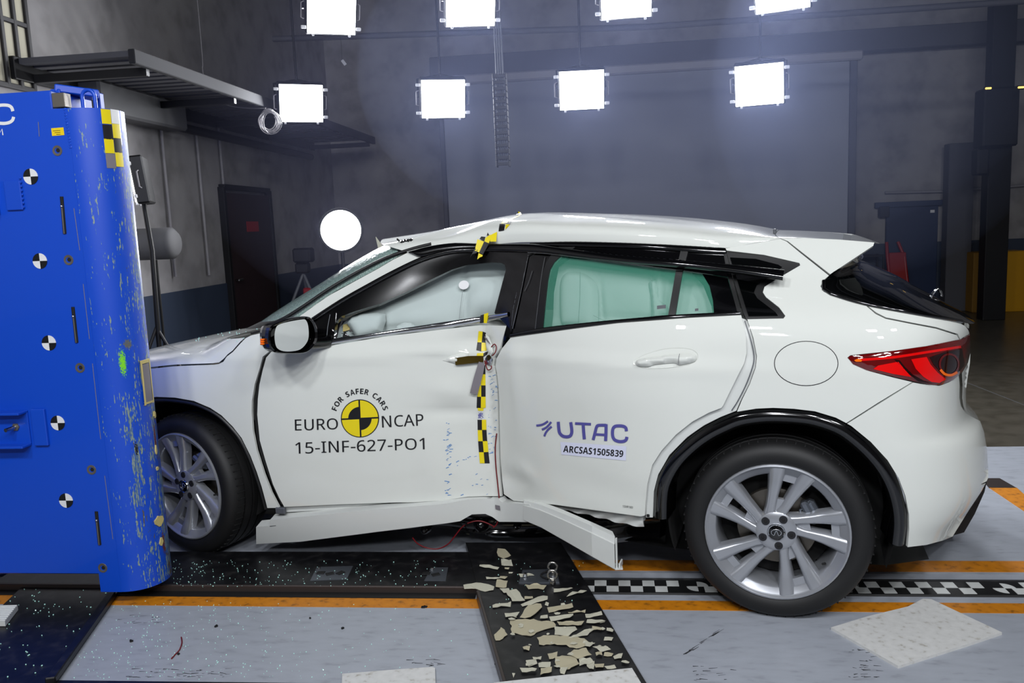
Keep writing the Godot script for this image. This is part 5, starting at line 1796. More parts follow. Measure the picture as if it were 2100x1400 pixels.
	part("frame_front_edge", panel(pv([1108, 677, 1098, 677, 1110, 572, 1119, 540, 1132, 520, 1150, 503, 1180, 507, 1150, 524, 1136, 538, 1128, 552, 1123.5, 573.5, 1116, 640, 1113, 672]), 7.0, 0.001, 0.012), mats.satin_black)
	part("frame_rear_edge", panel(pv([1484, 522, 1490, 520, 1502, 570, 1522, 645, 1512, 640, 1492, 565]), 7.0, 0.002, 0.012), mats.satin_black)
	part("upper_moulding", band(pv([1088, 498, 1178, 495.8, 1325.7, 500, 1486, 508.8]), pv([1088, 504, 1148.6, 506, 1240, 507.5, 1325, 510, 1440, 518.5, 1489, 521]), 40, 0.004, 0.005), K, "gloss black moulding above the rear windows")
	part("upper_door_frame", panel(pv([1130, 505, 1240, 506, 1325, 509, 1484, 520, 1492, 566, 1400, 553, 1267, 536, 1135, 519]), 11.0, -0.004, 0.01), K, "gloss black upper door frame bared by the loose strip")
	part("pane_rear_black", panel(pv([1440, 560, 1492, 568, 1512, 639, 1464, 641, 1462, 615, 1455, 585]), 10.0, -0.004, 0.0), K, "gloss black rear part of the small pane")  # black sheet over the rear part of the small pane
	var bag2 := dome([[1160, 605, 34, 60, 0.03], [1290, 585, 70, 45, 0.02], [1345, 590, 9, 50, 0.03], [1212, 610, 4, 60, -0.02], [1290, 640, 90, 10, -0.02], [1240, 660, 110, 10, 0.03], [1330, 590, 4, 60, -0.012]], -0.10)
	var b2 := pv([1104, 684, 1112, 590, 1125, 535, 1150, 515, 1250, 512, 1400, 520, 1440, 560, 1456, 600, 1460, 652, 1380, 655, 1250, 668])
	var ab2 := part("curtain_airbag", panel(b2, 8.0, 0.0, 0.0, bag2), mats.airbag, "pale inflated curtain airbag behind the green rear window")
	var ch := spline(pv([1130, 665, 1126, 640, 1128, 580, 1135, 555, 1155, 545, 1180, 548, 1200, 560, 1209, 580, 1208, 645, 1205, 668]), 4)
	part("airbag_chamber", panel(ch, 7.0, -0.085, 0.0, puff(ch, 0.03, 26.0)), mats.airbag, "", ab2)
	var ch2 := spline(pv([1322, 650, 1324, 600, 1320, 570, 1322, 560, 1334, 555, 1344, 562, 1346, 590, 1360, 610, 1372, 632, 1368, 655]), 3)
	part("airbag_chamber", panel(ch2, 6.0, -0.085, 0.0, puff(ch2, 0.025, 14.0)), mats.airbag, "", ab2)
	for e in [[1179, 549, 1177, 610, 1172, 666], [1330, 556, 1331, 610, 1334, 648], [1205, 640, 1240, 652, 1320, 646]]:
		var s2 := Surf.new(); stroke(s2, spline(pv(e), 4), 0.8, -0.052); part("seam", s2, mats.seam_grey, "", ab2)
	# loose roof strip hanging across the rear windows
	var fst := pv([838, 518, 883, 506.5, 933, 500, 977, 500.5, 1010, 501, 1090, 501.5, 1133.5, 506.5, 1267, 526.7, 1400, 543.4, 1500, 557.5, 1607, 572.5])
	var fsl := pv([846, 521, 866, 528, 905, 520.5, 960, 516, 1010, 516.5, 1083.5, 518.4, 1133.5, 522, 1267, 540.5, 1400, 557, 1480, 570, 1546, 582, 1604, 592])
	part("loose_roof_strip", band(fst, fsl, 64, 0.012, 0.005, func(u, v): return 0.05 * smoothstep(1100.0, 1600.0, u)), K, "gloss black roof strip hanging loose across the rear windows")
	var hl := Surf.new(); stroke(hl, spline(pv([1085, 519.5, 1133.5, 523, 1267, 541, 1367, 555, 1400, 557]), 5), 1.0, 0.014); part("strip_lip", hl, mats.silver_trim)
	# quarter window
	part("quarter_trim", panel(pv([1490, 516, 1566.8, 523.5, 1639.5, 540, 1641, 543.4, 1594.5, 570.5, 1567, 589, 1564, 600, 1571, 609.5, 1597, 630, 1610, 647.4, 1606.8, 652.2, 1531, 654, 1524, 640, 1504, 570]), 9.0, -0.003, 0.02), mats.satin_black, "black quarter window surround")
	part("quarter_glass", panel(pv([1497, 528, 1550, 531, 1596, 543, 1604, 548, 1580, 566, 1552, 585, 1546, 600, 1553, 612, 1590, 640, 1595, 647, 1535, 648, 1512, 575]), 9.0, 0.002, 0.004), mats.glass_black, "dark quarter window")
	# maker's plate on the glass
	for e in [[1347, 626, 1365, 624, 1365, 631, 1347, 633], [1425, 632, 1432, 631, 1432, 636, 1425, 637]]:
		part("glass_mark", panel(pv(e), 6.0, -0.003, 0.0), mats.plastic_grey)

func build_rear():
	# rear window
	var e := []
	for p in resample(pv([1716, 552, 1702, 563, 1693, 571, 1687, 583, 1692, 597, 1714, 606.5, 1777, 624.5, 1870, 642, 1940, 654, 1972, 660]), 20): e.append(side(p.x, p.y))
	var c := []
	for p in resample(pv([1766, 519, 1753, 530, 1772, 536, 1800, 548, 1834, 562, 1870, 582, 1912, 605, 1942, 622, 1970, 637]), 20):
		var q := on_o(p.x, p.y, 0.0); c.append(q)
	var s := Surf.new(); s.grid(loft(e, c, 12, 2.0), null, Vector3(0.3, 0.8, 0))
	part("rear_window", s, mats.glass_black, "dark raked rear window")
	var tr := Surf.new()
	var tp := []
	for q in e.slice(2): tp.append(q + Vector3(0, 0.002, -0.002))
	tr.tube(tp, 0.007, 8)
	part("rear_window_seal", tr, mats.gloss_black)
	# tailgate shoulder between the window and the quarter panel
	part("tailgate", panel(pv([1779, 626.5, 1867, 643.5, 1940, 656, 1970, 663, 1980, 669, 1986, 677, 1988, 684, 1969, 695, 1964.5, 684.5, 1920.5, 670.6, 1867, 660.6, 1817, 650.6, 1797, 640.6]), 8.0), mats.paint_white, "white tailgate edge beside the rear window")
	var tgl := pv([1972.6, 765, 1985.5, 743, 1990, 724, 1989, 745, 1984, 775, 1981, 800, 1981, 833, 1984, 846, 1976, 833, 1973, 815, 1974, 790])
	part("tailgate_edge", panel(tgl, 5.0, 0.0, 0.0), mats.paint_white)
	# wiper
	var wp := on_o(1921, 606, 0.0)
	var wn := Node3D.new(); wn.name = "rear_wiper"; car.add_child(wn, true)
	s = Surf.new(); s.tube([on_o(1912, 603, 0.0), on_o(1917, 597, 0.0), on_o(1923, 592, 0.0), on_o(1929, 598, 0.0), on_o(1931, 608, 0.0)], 0.006, 8); obj("wiper_hook", s, mats.chrome, wn)
	s = Surf.new(); s.tube([on_o(1911, 608, 0.0), on_o(1922, 616, 0.0), on_o(1934, 624, 0.0)], 0.008, 8); obj("wiper_arm", s, mats.silver_trim, wn)
	# tail light
	var tl := pv([1738.6, 733, 1744, 729.4, 1817, 721.5, 1898, 709.8, 1969, 696, 1983, 689, 1988, 686, 1988.5, 700, 1988, 720, 1984.5, 741, 1972.6, 762, 1954.8, 778, 1930.5, 788.4, 1914, 789, 1882, 783.5, 1833, 772, 1776.7, 758.4, 1749, 746.2])
	var lamp := Node3D.new(); lamp.name = "tail_light"; lamp.set_meta("label", "red wrap-around tail light"); car.add_child(lamp, true)
	obj("lens", panel(tl, 8.0, 0.002, 0.012, puff(tl, 0.006, 8.0)), mats.tail_red, lamp)
	for q in [[[1866, 736, 1896.5, 731, 1904.6, 747, 1919, 763.6, 1935, 776.6, 1922, 784, 1906, 782, 1890, 771.7, 1875, 755.5], "brake_panel", "tail_red_bright"],
			[[1800, 749, 1840, 741, 1853, 757, 1866, 772, 1830, 766, 1790, 756], "side_reflector", "tail_red_bright"],
			[[1831.7, 736, 1843, 737.7, 1852.8, 750.7, 1869, 767, 1891.6, 779.8, 1911, 786, 1880, 781, 1862.5, 767, 1846, 750.7], "dark_swoosh", "tail_red_dark"],
			[[1902, 732, 1930, 722, 1968, 714, 1973, 748, 1962, 760, 1944, 771, 1924, 762, 1911, 748], "lamp_well", "tail_red_dark"]]:
		obj(q[1], panel(pv(q[0]), 6.0, 0.0092, 0.0), mats[q[2]], lamp)
	var band := Surf.new(); stroke(band, spline(pv([1757, 738, 1830, 732, 1900, 721, 1965, 710]), 6), 5.0, 0.0098); obj("light_bar", band, mats.tail_red_bright, lamp)
	var eyer := Surf.new()
	var loop := []
	for k in 25: loop.append(Vector2(1941 + cos(TAU * k / 24) * 19, 746 + sin(TAU * k / 24) * 21))
	stroke(eyer, loop, 4.0, 0.0105); obj("lamp_ring", eyer, mats.tail_red, lamp)
	var arc := Surf.new(); stroke(arc, spline(pv([1923, 757, 1932, 766, 1945, 768, 1957, 762]), 5), 5.0, 0.0108); obj("turn_lamp", arc, mats.amber, lamp)
	obj("side_marker", panel(pv([1751, 738, 1758, 735, 1767, 737, 1766, 741, 1755, 741]), 4.0, 0.0105, 0.0), mats.amber, lamp)

func build_sill():
	# torn sill cover: front length
	var fs := pv([558, 1061, 660, 1050, 780, 1036.5, 900, 1026.5, 960, 1019.5, 991, 1018.5, 1028, 1020, 1034, 1027, 1092, 1031, 1110, 1052, 1088, 1066.8, 1028, 1066, 1010, 1056, 996, 1050, 968, 1050, 944, 1062, 900, 1066, 780, 1081, 620, 1104, 530, 1109, 530, 1075, 558, 1072])
	part("sill_cover", panel(fs, 9.0, 0.010, 0.05, func(u, v): return 0.010 + 0.02 * smoothstep(560.0, 900.0, u) * smoothstep(1000.0, 900.0, u)), mats.paint_inner, "white sill cover torn and bent in at the dent")
	var ln := Surf.new(); stroke(ln, pv([558, 1073, 660, 1062, 780, 1049, 900, 1037, 960, 1031]), 1.2, 0.022); part("sill_step", ln, mats.plastic_grey)
	# rear length, sprung out towards the floor
	var path := [side(1075, 1046, 0.012), side(1110, 1058, 0.03), side(1160, 1082, 0.07), side(1215, 1110, 0.12), side(1262, 1134, 0.17)]
	var high := [0.045, 0.05, 0.058, 0.064, 0.068]
	var rows := []
	for k in path.size():
		var p: Vector3 = path[k]
		var h: float = high[k]
		rows.append([p + Vector3(0.02, h, 0.05), p + Vector3(0.0, h, 0.0), p + Vector3(0.0, h * 0.62, -0.006), p + Vector3(0.0, h * 0.6, -0.012), p + Vector3(0, -h * 0.9, -0.012), p + Vector3(0.0, -h, -0.004), p + Vector3(0.02, -h, 0.05)])
	var s := Surf.new()
	for k in path.size() - 1:
		for j in 6:
			var out := Vector3(0, 0, -1) if j > 0 and j < 5 else Vector3(0, 1.0 if j == 0 else -1.0, 0)
			s.quad_flat(rows[k][j], rows[k + 1][j], rows[k + 1][j + 1], rows[k][j + 1], out)
	part("sill_cover_end", s, mats.paint_inner, "white sill cover end sprung out towards the floor")
	s = Surf.new()
	var en: Vector3 = path[4]
	s.box(en + Vector3(-0.006, -0.062, 0.02), Vector3(0.03, 0.006, 0.05), Basis(Vector3.UP, 0.3)); s.box(en + Vector3(-0.004, 0.0, 0.004), Vector3(0.006, 0.12, 0.012)); s.box(en + Vector3(-0.016, -0.05, 0.02), Vector3(0.006, 0.02, 0.05))
	part("sill_clip", s, mats.paint_inner)
	# crumpled inner sill behind
	var ins := pv([1090, 1030, 1133, 1036, 1233, 1049, 1313, 1060, 1315, 1088, 1270, 1080, 1200, 1062, 1120, 1045])
	part("inner_sill", panel(ins, 8.0, -0.03, 0.02, func(u, v): return 0.006 * sin(u * 0.11 + v * 0.2)), mats.paint_inner, "crumpled white inner sill")
	part("inner_sill", panel(pv([578, 1041, 700, 1036, 812, 1032, 780, 1037, 660, 1050, 575, 1055]), 8.0, -0.02, 0.02), mats.paint_inner)
	part("wing_bracket", boxed(side(576, 1046), Vector3(0.05, 0.03, 0.02), 0.004), mats.plastic_grey)
	part("jamb_bolt", boxed(side(1329, 1057, 0.004), Vector3(0.012, 0.012, 0.006), 0.002), mats.matt_black)
	# black underbody shield
	var us := pv([560, 1112, 620, 1100, 780, 1078, 944, 1058, 968, 1046, 1010, 1046, 1030, 1062, 1090, 1064, 1160, 1085, 1330, 1085, 1340, 1125, 1200, 1122, 1100, 1116, 960, 1112, 800, 1110, 640, 1122])
	part("underbody_shield", panel(us, 11.0, -0.09, 0.05, func(u, v): return -0.02 * sin(u * 0.03) + 0.03 * sin(v * 0.09)), mats.gloss_black, "gloss black underbody beneath the torn sill")
	for e in [[872, 1085, 0.02], [985, 1076, 0.03], [1060, 1078, 0.015]]:
		s = Surf.new(); s.lathe([Vector2(0, 0.03), Vector2(0.5 * e[2], 0.028), Vector2(e[2], 0.01), Vector2(e[2] * 1.2, -0.02)], 16, Transform3D(Basis(Vector3.UP, PI), side(e[0], e[1], -0.07)))
		part("underbody_knob", s, mats.gloss_black)
	# crumpled dark seam where the pole bit
	rng.seed = 8
	for k in 9: part("crushed_flange", boxed(side(rng.randf_range(950, 1015), rng.randf_range(1052, 1095), -0.03), Vector3(0.03, 0.012, 0.01) * rng.randf_range(0.5, 1.3), 0.002, Basis(Vector3(0.3, 1, 0.5).normalized(), rng.randf_range(0, 6))), mats.gloss_black)
	# floor pan
	rows = []
	for k in 24:
		var a := lerpf(-0.55, 3.2, k / 23.0)
		rows.append([Vector3(a, 0.19, -(body(a, 0.3) - 0.12)), Vector3(a, 0.17, -0.2), Vector3(a, 0.17, 0.3), Vector3(a, 0.22, 0.82)])
	s = Surf.new(); s.grid(rows, Vector3.DOWN)
	part("floor_pan", s, mats.satin_black)
	# mud flap side liner behind the rear wheel, wheel wells
	for ax in [0.0, 2.70]:
		s = Surf.new()
		var prof := [Vector2(0.40, -0.80), Vector2(0.40, -0.50)]
		s.lathe([Vector2(0.405, 0.845), Vector2(0.41, 0.55), Vector2(0.0, 0.55)], 40, Transform3D(Basis(Vector3(1, 0, 0), Vector3(0, 1, 0), Vector3(0, 0, -1)), Vector3(ax, 0.36, 0)), -0.35, PI + 0.35)
		part("wheel_well", s, mats.matt_black)

# ---------------------------------------------------------------- wheels

func build_wheels():
	var w := make_wheel("wheel", 0.885)
	w.position = Vector3(0, 0.343, -0.885)
	w.basis = Basis(Vector3.UP, PI) * Basis(Vector3.BACK, 0.0)
	var f: Node3D = w.duplicate()
	f.name = "wheel"
	car.add_child(f, true)
	f.position = Vector3(2.70, 0.345, -0.865)
	f.basis = Basis(Vector3.UP, deg_to_rad(-12.0)) * Basis(Vector3.UP, PI) * Basis(Vector3.BACK, 0.5)
	for o in [0.0, 2.7]:
		var b := w.duplicate()
		b.name = "wheel"
		car.add_child(b, true)
		b.position = Vector3(o, 0.343, 0.885)
		b.basis = Basis.IDENTITY

func make_wheel(called: String, _o: float) -> Node3D:
	# local: axle along z, outer face towards +z, seen face at z = 0
	var w := Node3D.new()
	w.name = called
	car.add_child(w, true)
	var R := 0.343
	var s := Surf.new()
	var prof := [Vector2(0.262, 0.002), Vector2(0.275, 0.010), Vector2(0.300, 0.012), Vector2(0.320, 0.004), Vector2(0.332, -0.008), Vector2(0.339, -0.022), Vector2(R, -0.045), Vector2(R, -0.062), Vector2(R - 0.008, -0.063), Vector2(R - 0.008, -0.072), Vector2(R, -0.073), Vector2(R + 0.001, -0.108), Vector2(R - 0.008, -0.109), Vector2(R - 0.008, -0.119), Vector2(R + 0.001, -0.12), Vector2(R, -0.160), Vector2(R - 0.008, -0.161), Vector2(R - 0.008, -0.170), Vector2(R, -0.171), Vector2(R - 0.002, -0.195), Vector2(0.332, -0.222), Vector2(0.30, -0.240), Vector2(0.262, -0.232)]
	s.lathe(prof, 72)
	obj("tyre", s, mats.rubber, w)
	# tread blocks: cross grooves at the shoulder
	s = Surf.new()
	for k in 64:
		var t := TAU * k / 64
		var b := Basis(Vector3.BACK, t)
		s.box(b * Vector3(0.3402, 0, -0.044), Vector3(0.009, 0.0045, 0.040), b)
	var gr := obj("tread_groove", s, mats.matt_black, w)
	gr.set_meta("kind", "stuff")
	# rim barrel and lip
	s = Surf.new()
	s.lathe([Vector2(0.262, 0.0), Vector2(0.260, 0.008), Vector2(0.254, 0.010), Vector2(0.250, 0.006), Vector2(0.244, -0.003), Vector2(0.224, -0.012), Vector2(0.218, -0.024), Vector2(0.214, -0.05), Vector2(0.212, -0.20), Vector2(0.258, -0.225)], 72)
	obj("rim", s, mats.rim_silver, w)
	# spokes: five pairs
	for k in 5:
		var turn := Basis(Vector3.BACK, deg_to_rad(72.0 * k))
		spoke_arm(w, turn, [[-0.028, 0.045], [-0.020, 0.090], [-0.0125, 0.135], [-0.004, 0.190], [0.003, 0.249]], [0.022, 0.0185, 0.020, 0.026, 0.034])
		spoke_arm(w, turn, [[0.008, 0.055], [0.031, 0.090], [0.056, 0.132], [0.083, 0.176], [0.113, 0.224]], [0.022, 0.0185, 0.021, 0.027, 0.034])
		# web that joins the pair near the hub
		s = Surf.new()
		var poly := PackedVector2Array([Vector2(-0.012, 0.06), Vector2(0.020, 0.06), Vector2(0.037, 0.118), Vector2(0.0, 0.122)])
		s.prism(poly, Transform3D(turn, turn * Vector3(0, 0, -0.024)), 0.02)
		obj("spoke_web", s, mats.rim_silver, w)
		# closing shelf at the rim end of the slot
		s = Surf.new()
		s.prism(PackedVector2Array([Vector2(0.012, 0.196), Vector2(0.078, 0.180), Vector2(0.102, 0.206), Vector2(0.010, 0.228)]), Transform3D(turn, turn * Vector3(0, 0, -0.018)), 0.02)
		obj("spoke_web", s, mats.rim_silver, w)
		# lug hole
		var la := deg_to_rad(72.0 * k + 63.0)
		s = Surf.new(); s.lathe([Vector2(0.0155, -0.004), Vector2(0.0145, 0.0), Vector2(0.0125, 0.0), Vector2(0.0, -0.0015)], 18, Transform3D(Basis.IDENTITY, Vector3(cos(la) * 0.054, sin(la) * 0.054, -0.001)))
		var lug := obj("lug_hole", s, mats.rim_inner, w)
		s = Surf.new(); s.lathe([Vector2(0, 0.001), Vector2(0.007, 0.0), Vector2(0.007, -0.003)], 6, Transform3D(Basis.IDENTITY, Vector3(cos(la) * 0.054, sin(la) * 0.054, -0.0005)))
		obj("lug_nut", s, mats.matt_black, lug)
	# hub
	s = Surf.new()
	s.lathe([Vector2(0.0, -0.002), Vector2(0.034, -0.003), Vector2(0.062, -0.004), Vector2(0.074, -0.010), Vector2(0.078, -0.04)], 40)
	obj("hub", s, mats.rim_silver, w)
	s = Surf.new(); s.lathe([Vector2(0.0, 0.0045), Vector2(0.026, 0.004), Vector2(0.029, 0.002), Vector2(0.031, -0.002)], 36)
	var cap := obj("hub_cap", s, mats.gloss_black, w)
	s = Surf.new(); s.lathe([Vector2(0.0275, 0.004), Vector2(0.030, 0.005), Vector2(0.0325, 0.002), Vector2(0.033, -0.003)], 36)
	obj("cap_ring", s, mats.chrome, cap)
	s = Surf.new()
	var em := []
	for k in 15:
		var t := deg_to_rad(-62.0 + 304.0 * k / 14.0)
		em.append(Vector3(cos(t) * 0.018, sin(t) * 0.0125, 0.0055))
	s.tube(em, 0.0018, 6)
	s.tube([em[0], Vector3(0.001, 0.008, 0.0055)], 0.0018, 6)
	s.tube([em[14], Vector3(-0.001, 0.008, 0.0055)], 0.0018, 6)
	obj("emblem", s, mats.chrome, cap)
	# brake disc and caliper
	s = Surf.new(); s.lathe([Vector2(0.07, -0.075), Vector2(0.145, -0.075), Vector2(0.148, -0.08), Vector2(0.148, -0.095), Vector2(0.0, -0.097)], 48)
	obj("brake_disc", s, mats.disc_steel, w)
	s = Surf.new(); s.lathe([Vector2(0.205, -0.13), Vector2(0.0, -0.131)], 40)
	obj("dust_shield", s, mats.matt_black, w)
	s = Surf.new()
	s.box(Vector3(0.125, 0.065, -0.07), Vector3(0.055, 0.09, 0.05), Basis(Vector3.BACK, 0.5), 0.012)
	s.box(Vector3(0.105, 0.085, -0.055), Vector3(0.03, 0.05, 0.04), Basis(Vector3.BACK, 0.5), 0.008)
	s.tube([Vector3(0.082, 0.035, -0.05), Vector3(0.084, 0.075, -0.05), Vector3(0.115, 0.095, -0.05), Vector3(0.12, 0.108, -0.05)], 0.005, 8)
	obj("caliper", s, mats.steel_plain, w)
	# valve
	s = Surf.new(); s.tube([Vector3(0.172, -0.118, -0.03), Vector3(0.163, -0.112, -0.008)], 0.0045, 8)
	obj("valve", s, mats.matt_black, w)
	return w

func spoke_arm(w: Node3D, turn: Basis, cl: Array, hw: Array):
	var path := spline(pv([cl[0][0], cl[0][1], cl[1][0], cl[1][1], cl[2][0], cl[2][1], cl[3][0], cl[3][1], cl[4][0], cl[4][1]]), 4)
	var rows := []
	for k in path.size():
		var t := float(k) / (path.size() - 1)
		var a: Vector2 = path[maxi(k - 1, 0)]
		var b: Vector2 = path[mini(k + 1, path.size() - 1)]
		var n := (b - a).normalized().orthogonal()
		var hh: float = lerpf(hw[int(t * 3.999)], hw[int(t * 3.999) + 1], t * 4.0 - int(t * 3.999))
		var z := -0.010 - 0.004 * sin(t * PI) + 0.012 * smoothstep(0.6, 1.0, t)
		var p: Vector2 = path[k]
		var row := []
		for q in [[1.12, -0.040], [1.0, -0.014], [0.82, -0.002], [0.45, 0.003], [0.15, 0.0], [-0.25, 0.001], [-0.72, -0.002], [-0.98, -0.016], [-1.1, -0.040]]:
			row.append(turn * Vector3(p.x + n.x * hh * q[0], p.y + n.y * hh * q[0], z + q[1]))
		rows.append(row)
	var s := Surf.new()
	s.grid(rows, turn * Vector3(0, 0, 1))
	obj("spoke", s, mats.rim_silver, w)

# ---------------------------------------------------------------- door mirror

func build_mirror():
	var m := Node3D.new()
	m.name = "door_mirror"
	m.set_meta("label", "black door mirror twisted outwards")
	car.add_child(m, true)
	var nrm := Vector3(-0.925, 0.0, -0.38).normalized()          # glass looks back along the flank
	var ctr := on_o(601, 689, 1.02)
	var put := func(u, v, back) -> Vector3:
		var d := car_ray(u, v)
		var p := car_eye + d * ((ctr - car_eye).dot(nrm) / d.dot(nrm))
		return p - nrm * back
	var outline := spline(pv([549, 690, 552, 672, 562, 664, 590, 654, 620, 649, 634, 650, 644, 660, 650, 680, 648, 700, 636, 716, 620, 724, 585, 725, 562, 722, 552, 712]), 3, true)
	var mid := Vector2(600, 688)
	var rows := []
	for st in [[0.90, -0.004], [0.96, -0.010], [1.0, -0.004], [1.0, 0.02], [0.97, 0.05], [0.88, 0.08], [0.70, 0.105], [0.35, 0.12], [0.02, 0.123]]:
		var row := []
		for p in outline + [outline[0]]:
			var q: Vector2 = mid + (p - mid) * st[0]
			row.append(put.call(q.x, q.y, st[1]))
		rows.append(row)
	var s := Surf.new()
	for r in rows.size() - 1:
		for c in outline.size():
			var o: Vector3 = rows[r][c] - ctr
			s.quad_flat(rows[r][c], rows[r][c + 1], rows[r + 1][c + 1], rows[r + 1][c], o)
	obj("housing", s, mats.gloss_black, m)
	var gl := spline(pv([563, 690, 565, 675, 571, 666, 590, 660, 618, 655, 627, 656, 632, 668, 633, 690, 628, 704, 616, 716, 600, 720, 582, 720, 570, 715, 565, 706]), 3, true)
	s = Surf.new()
	var c0 := s.vert(put.call(600, 690, 0.0), nrm)
	for p in gl: s.vert(put.call(p.x, p.y, 0.0), nrm)
	for k in gl.size(): s.face(c0, c0 + 1 + k, c0 + 1 + (k + 1) % gl.size())
	obj("mirror_glass", s, mats.mirror, m)
	s = Surf.new()
	s.tube([put.call(640, 704, 0.04), side(662, 702, 0.02), side(672, 700)], [0.030, 0.026, 0.03], 12)
	obj("stalk", s, mats.gloss_black, m)
	s = Surf.new()
	for k in 3: s.box(put.call(546.5, 697 + 4.5 * k, 0.03), Vector3(0.018, 0.008, 0.014), Basis.IDENTITY, 0.003)
	obj("turn_signal", s, mats.amber, m)

# ---------------------------------------------------------------- lettering, tape and scuffs

func letters(text: String, from: Vector2, to: Vector2, height: float, weight := 400, squeeze := true) -> Surf:
	# text whose baseline runs between two pixels on the body side
	var tm := TextMesh.new()
	var f := SystemFont.new()
	f.font_names = PackedStringArray(["Droid Sans"])
	f.font_weight = weight
	tm.font = f
	tm.text = text
	tm.font_size = 64
	tm.pixel_size = 0.01
	tm.depth = 0.0
	tm.curve_step = 1.0
	var arr := tm.surface_get_arrays(0)
	var vs: PackedVector3Array = arr[Mesh.ARRAY_VERTEX]
	var idx = arr[Mesh.ARRAY_INDEX]
	var lo := Vector2(1e9, 1e9)
	var hi := Vector2(-1e9, -1e9)
	for p in vs:
		lo = Vector2(minf(lo.x, p.x), minf(lo.y, p.y)); hi = Vector2(maxf(hi.x, p.x), maxf(hi.y, p.y))
	var s := Surf.new()
	var dir := (to - from)
	var up := Vector2(dir.y, -dir.x).normalized() * height
	for p in vs:
		var tx := (p.x - lo.x) / (hi.x - lo.x)
		var ty := (p.y - lo.y) / (hi.y - lo.y)
		var px := from + dir * tx + up * ty
		var q := side(px.x, px.y)
		var n := side_n(q)
		s.vert(q + n * 0.0025, n)
	if idx == null: idx = PackedInt32Array(range(vs.size()))
	for k in range(0, idx.size(), 3):
		s.face(idx[k], idx[k + 1], idx[k + 2])
	return s

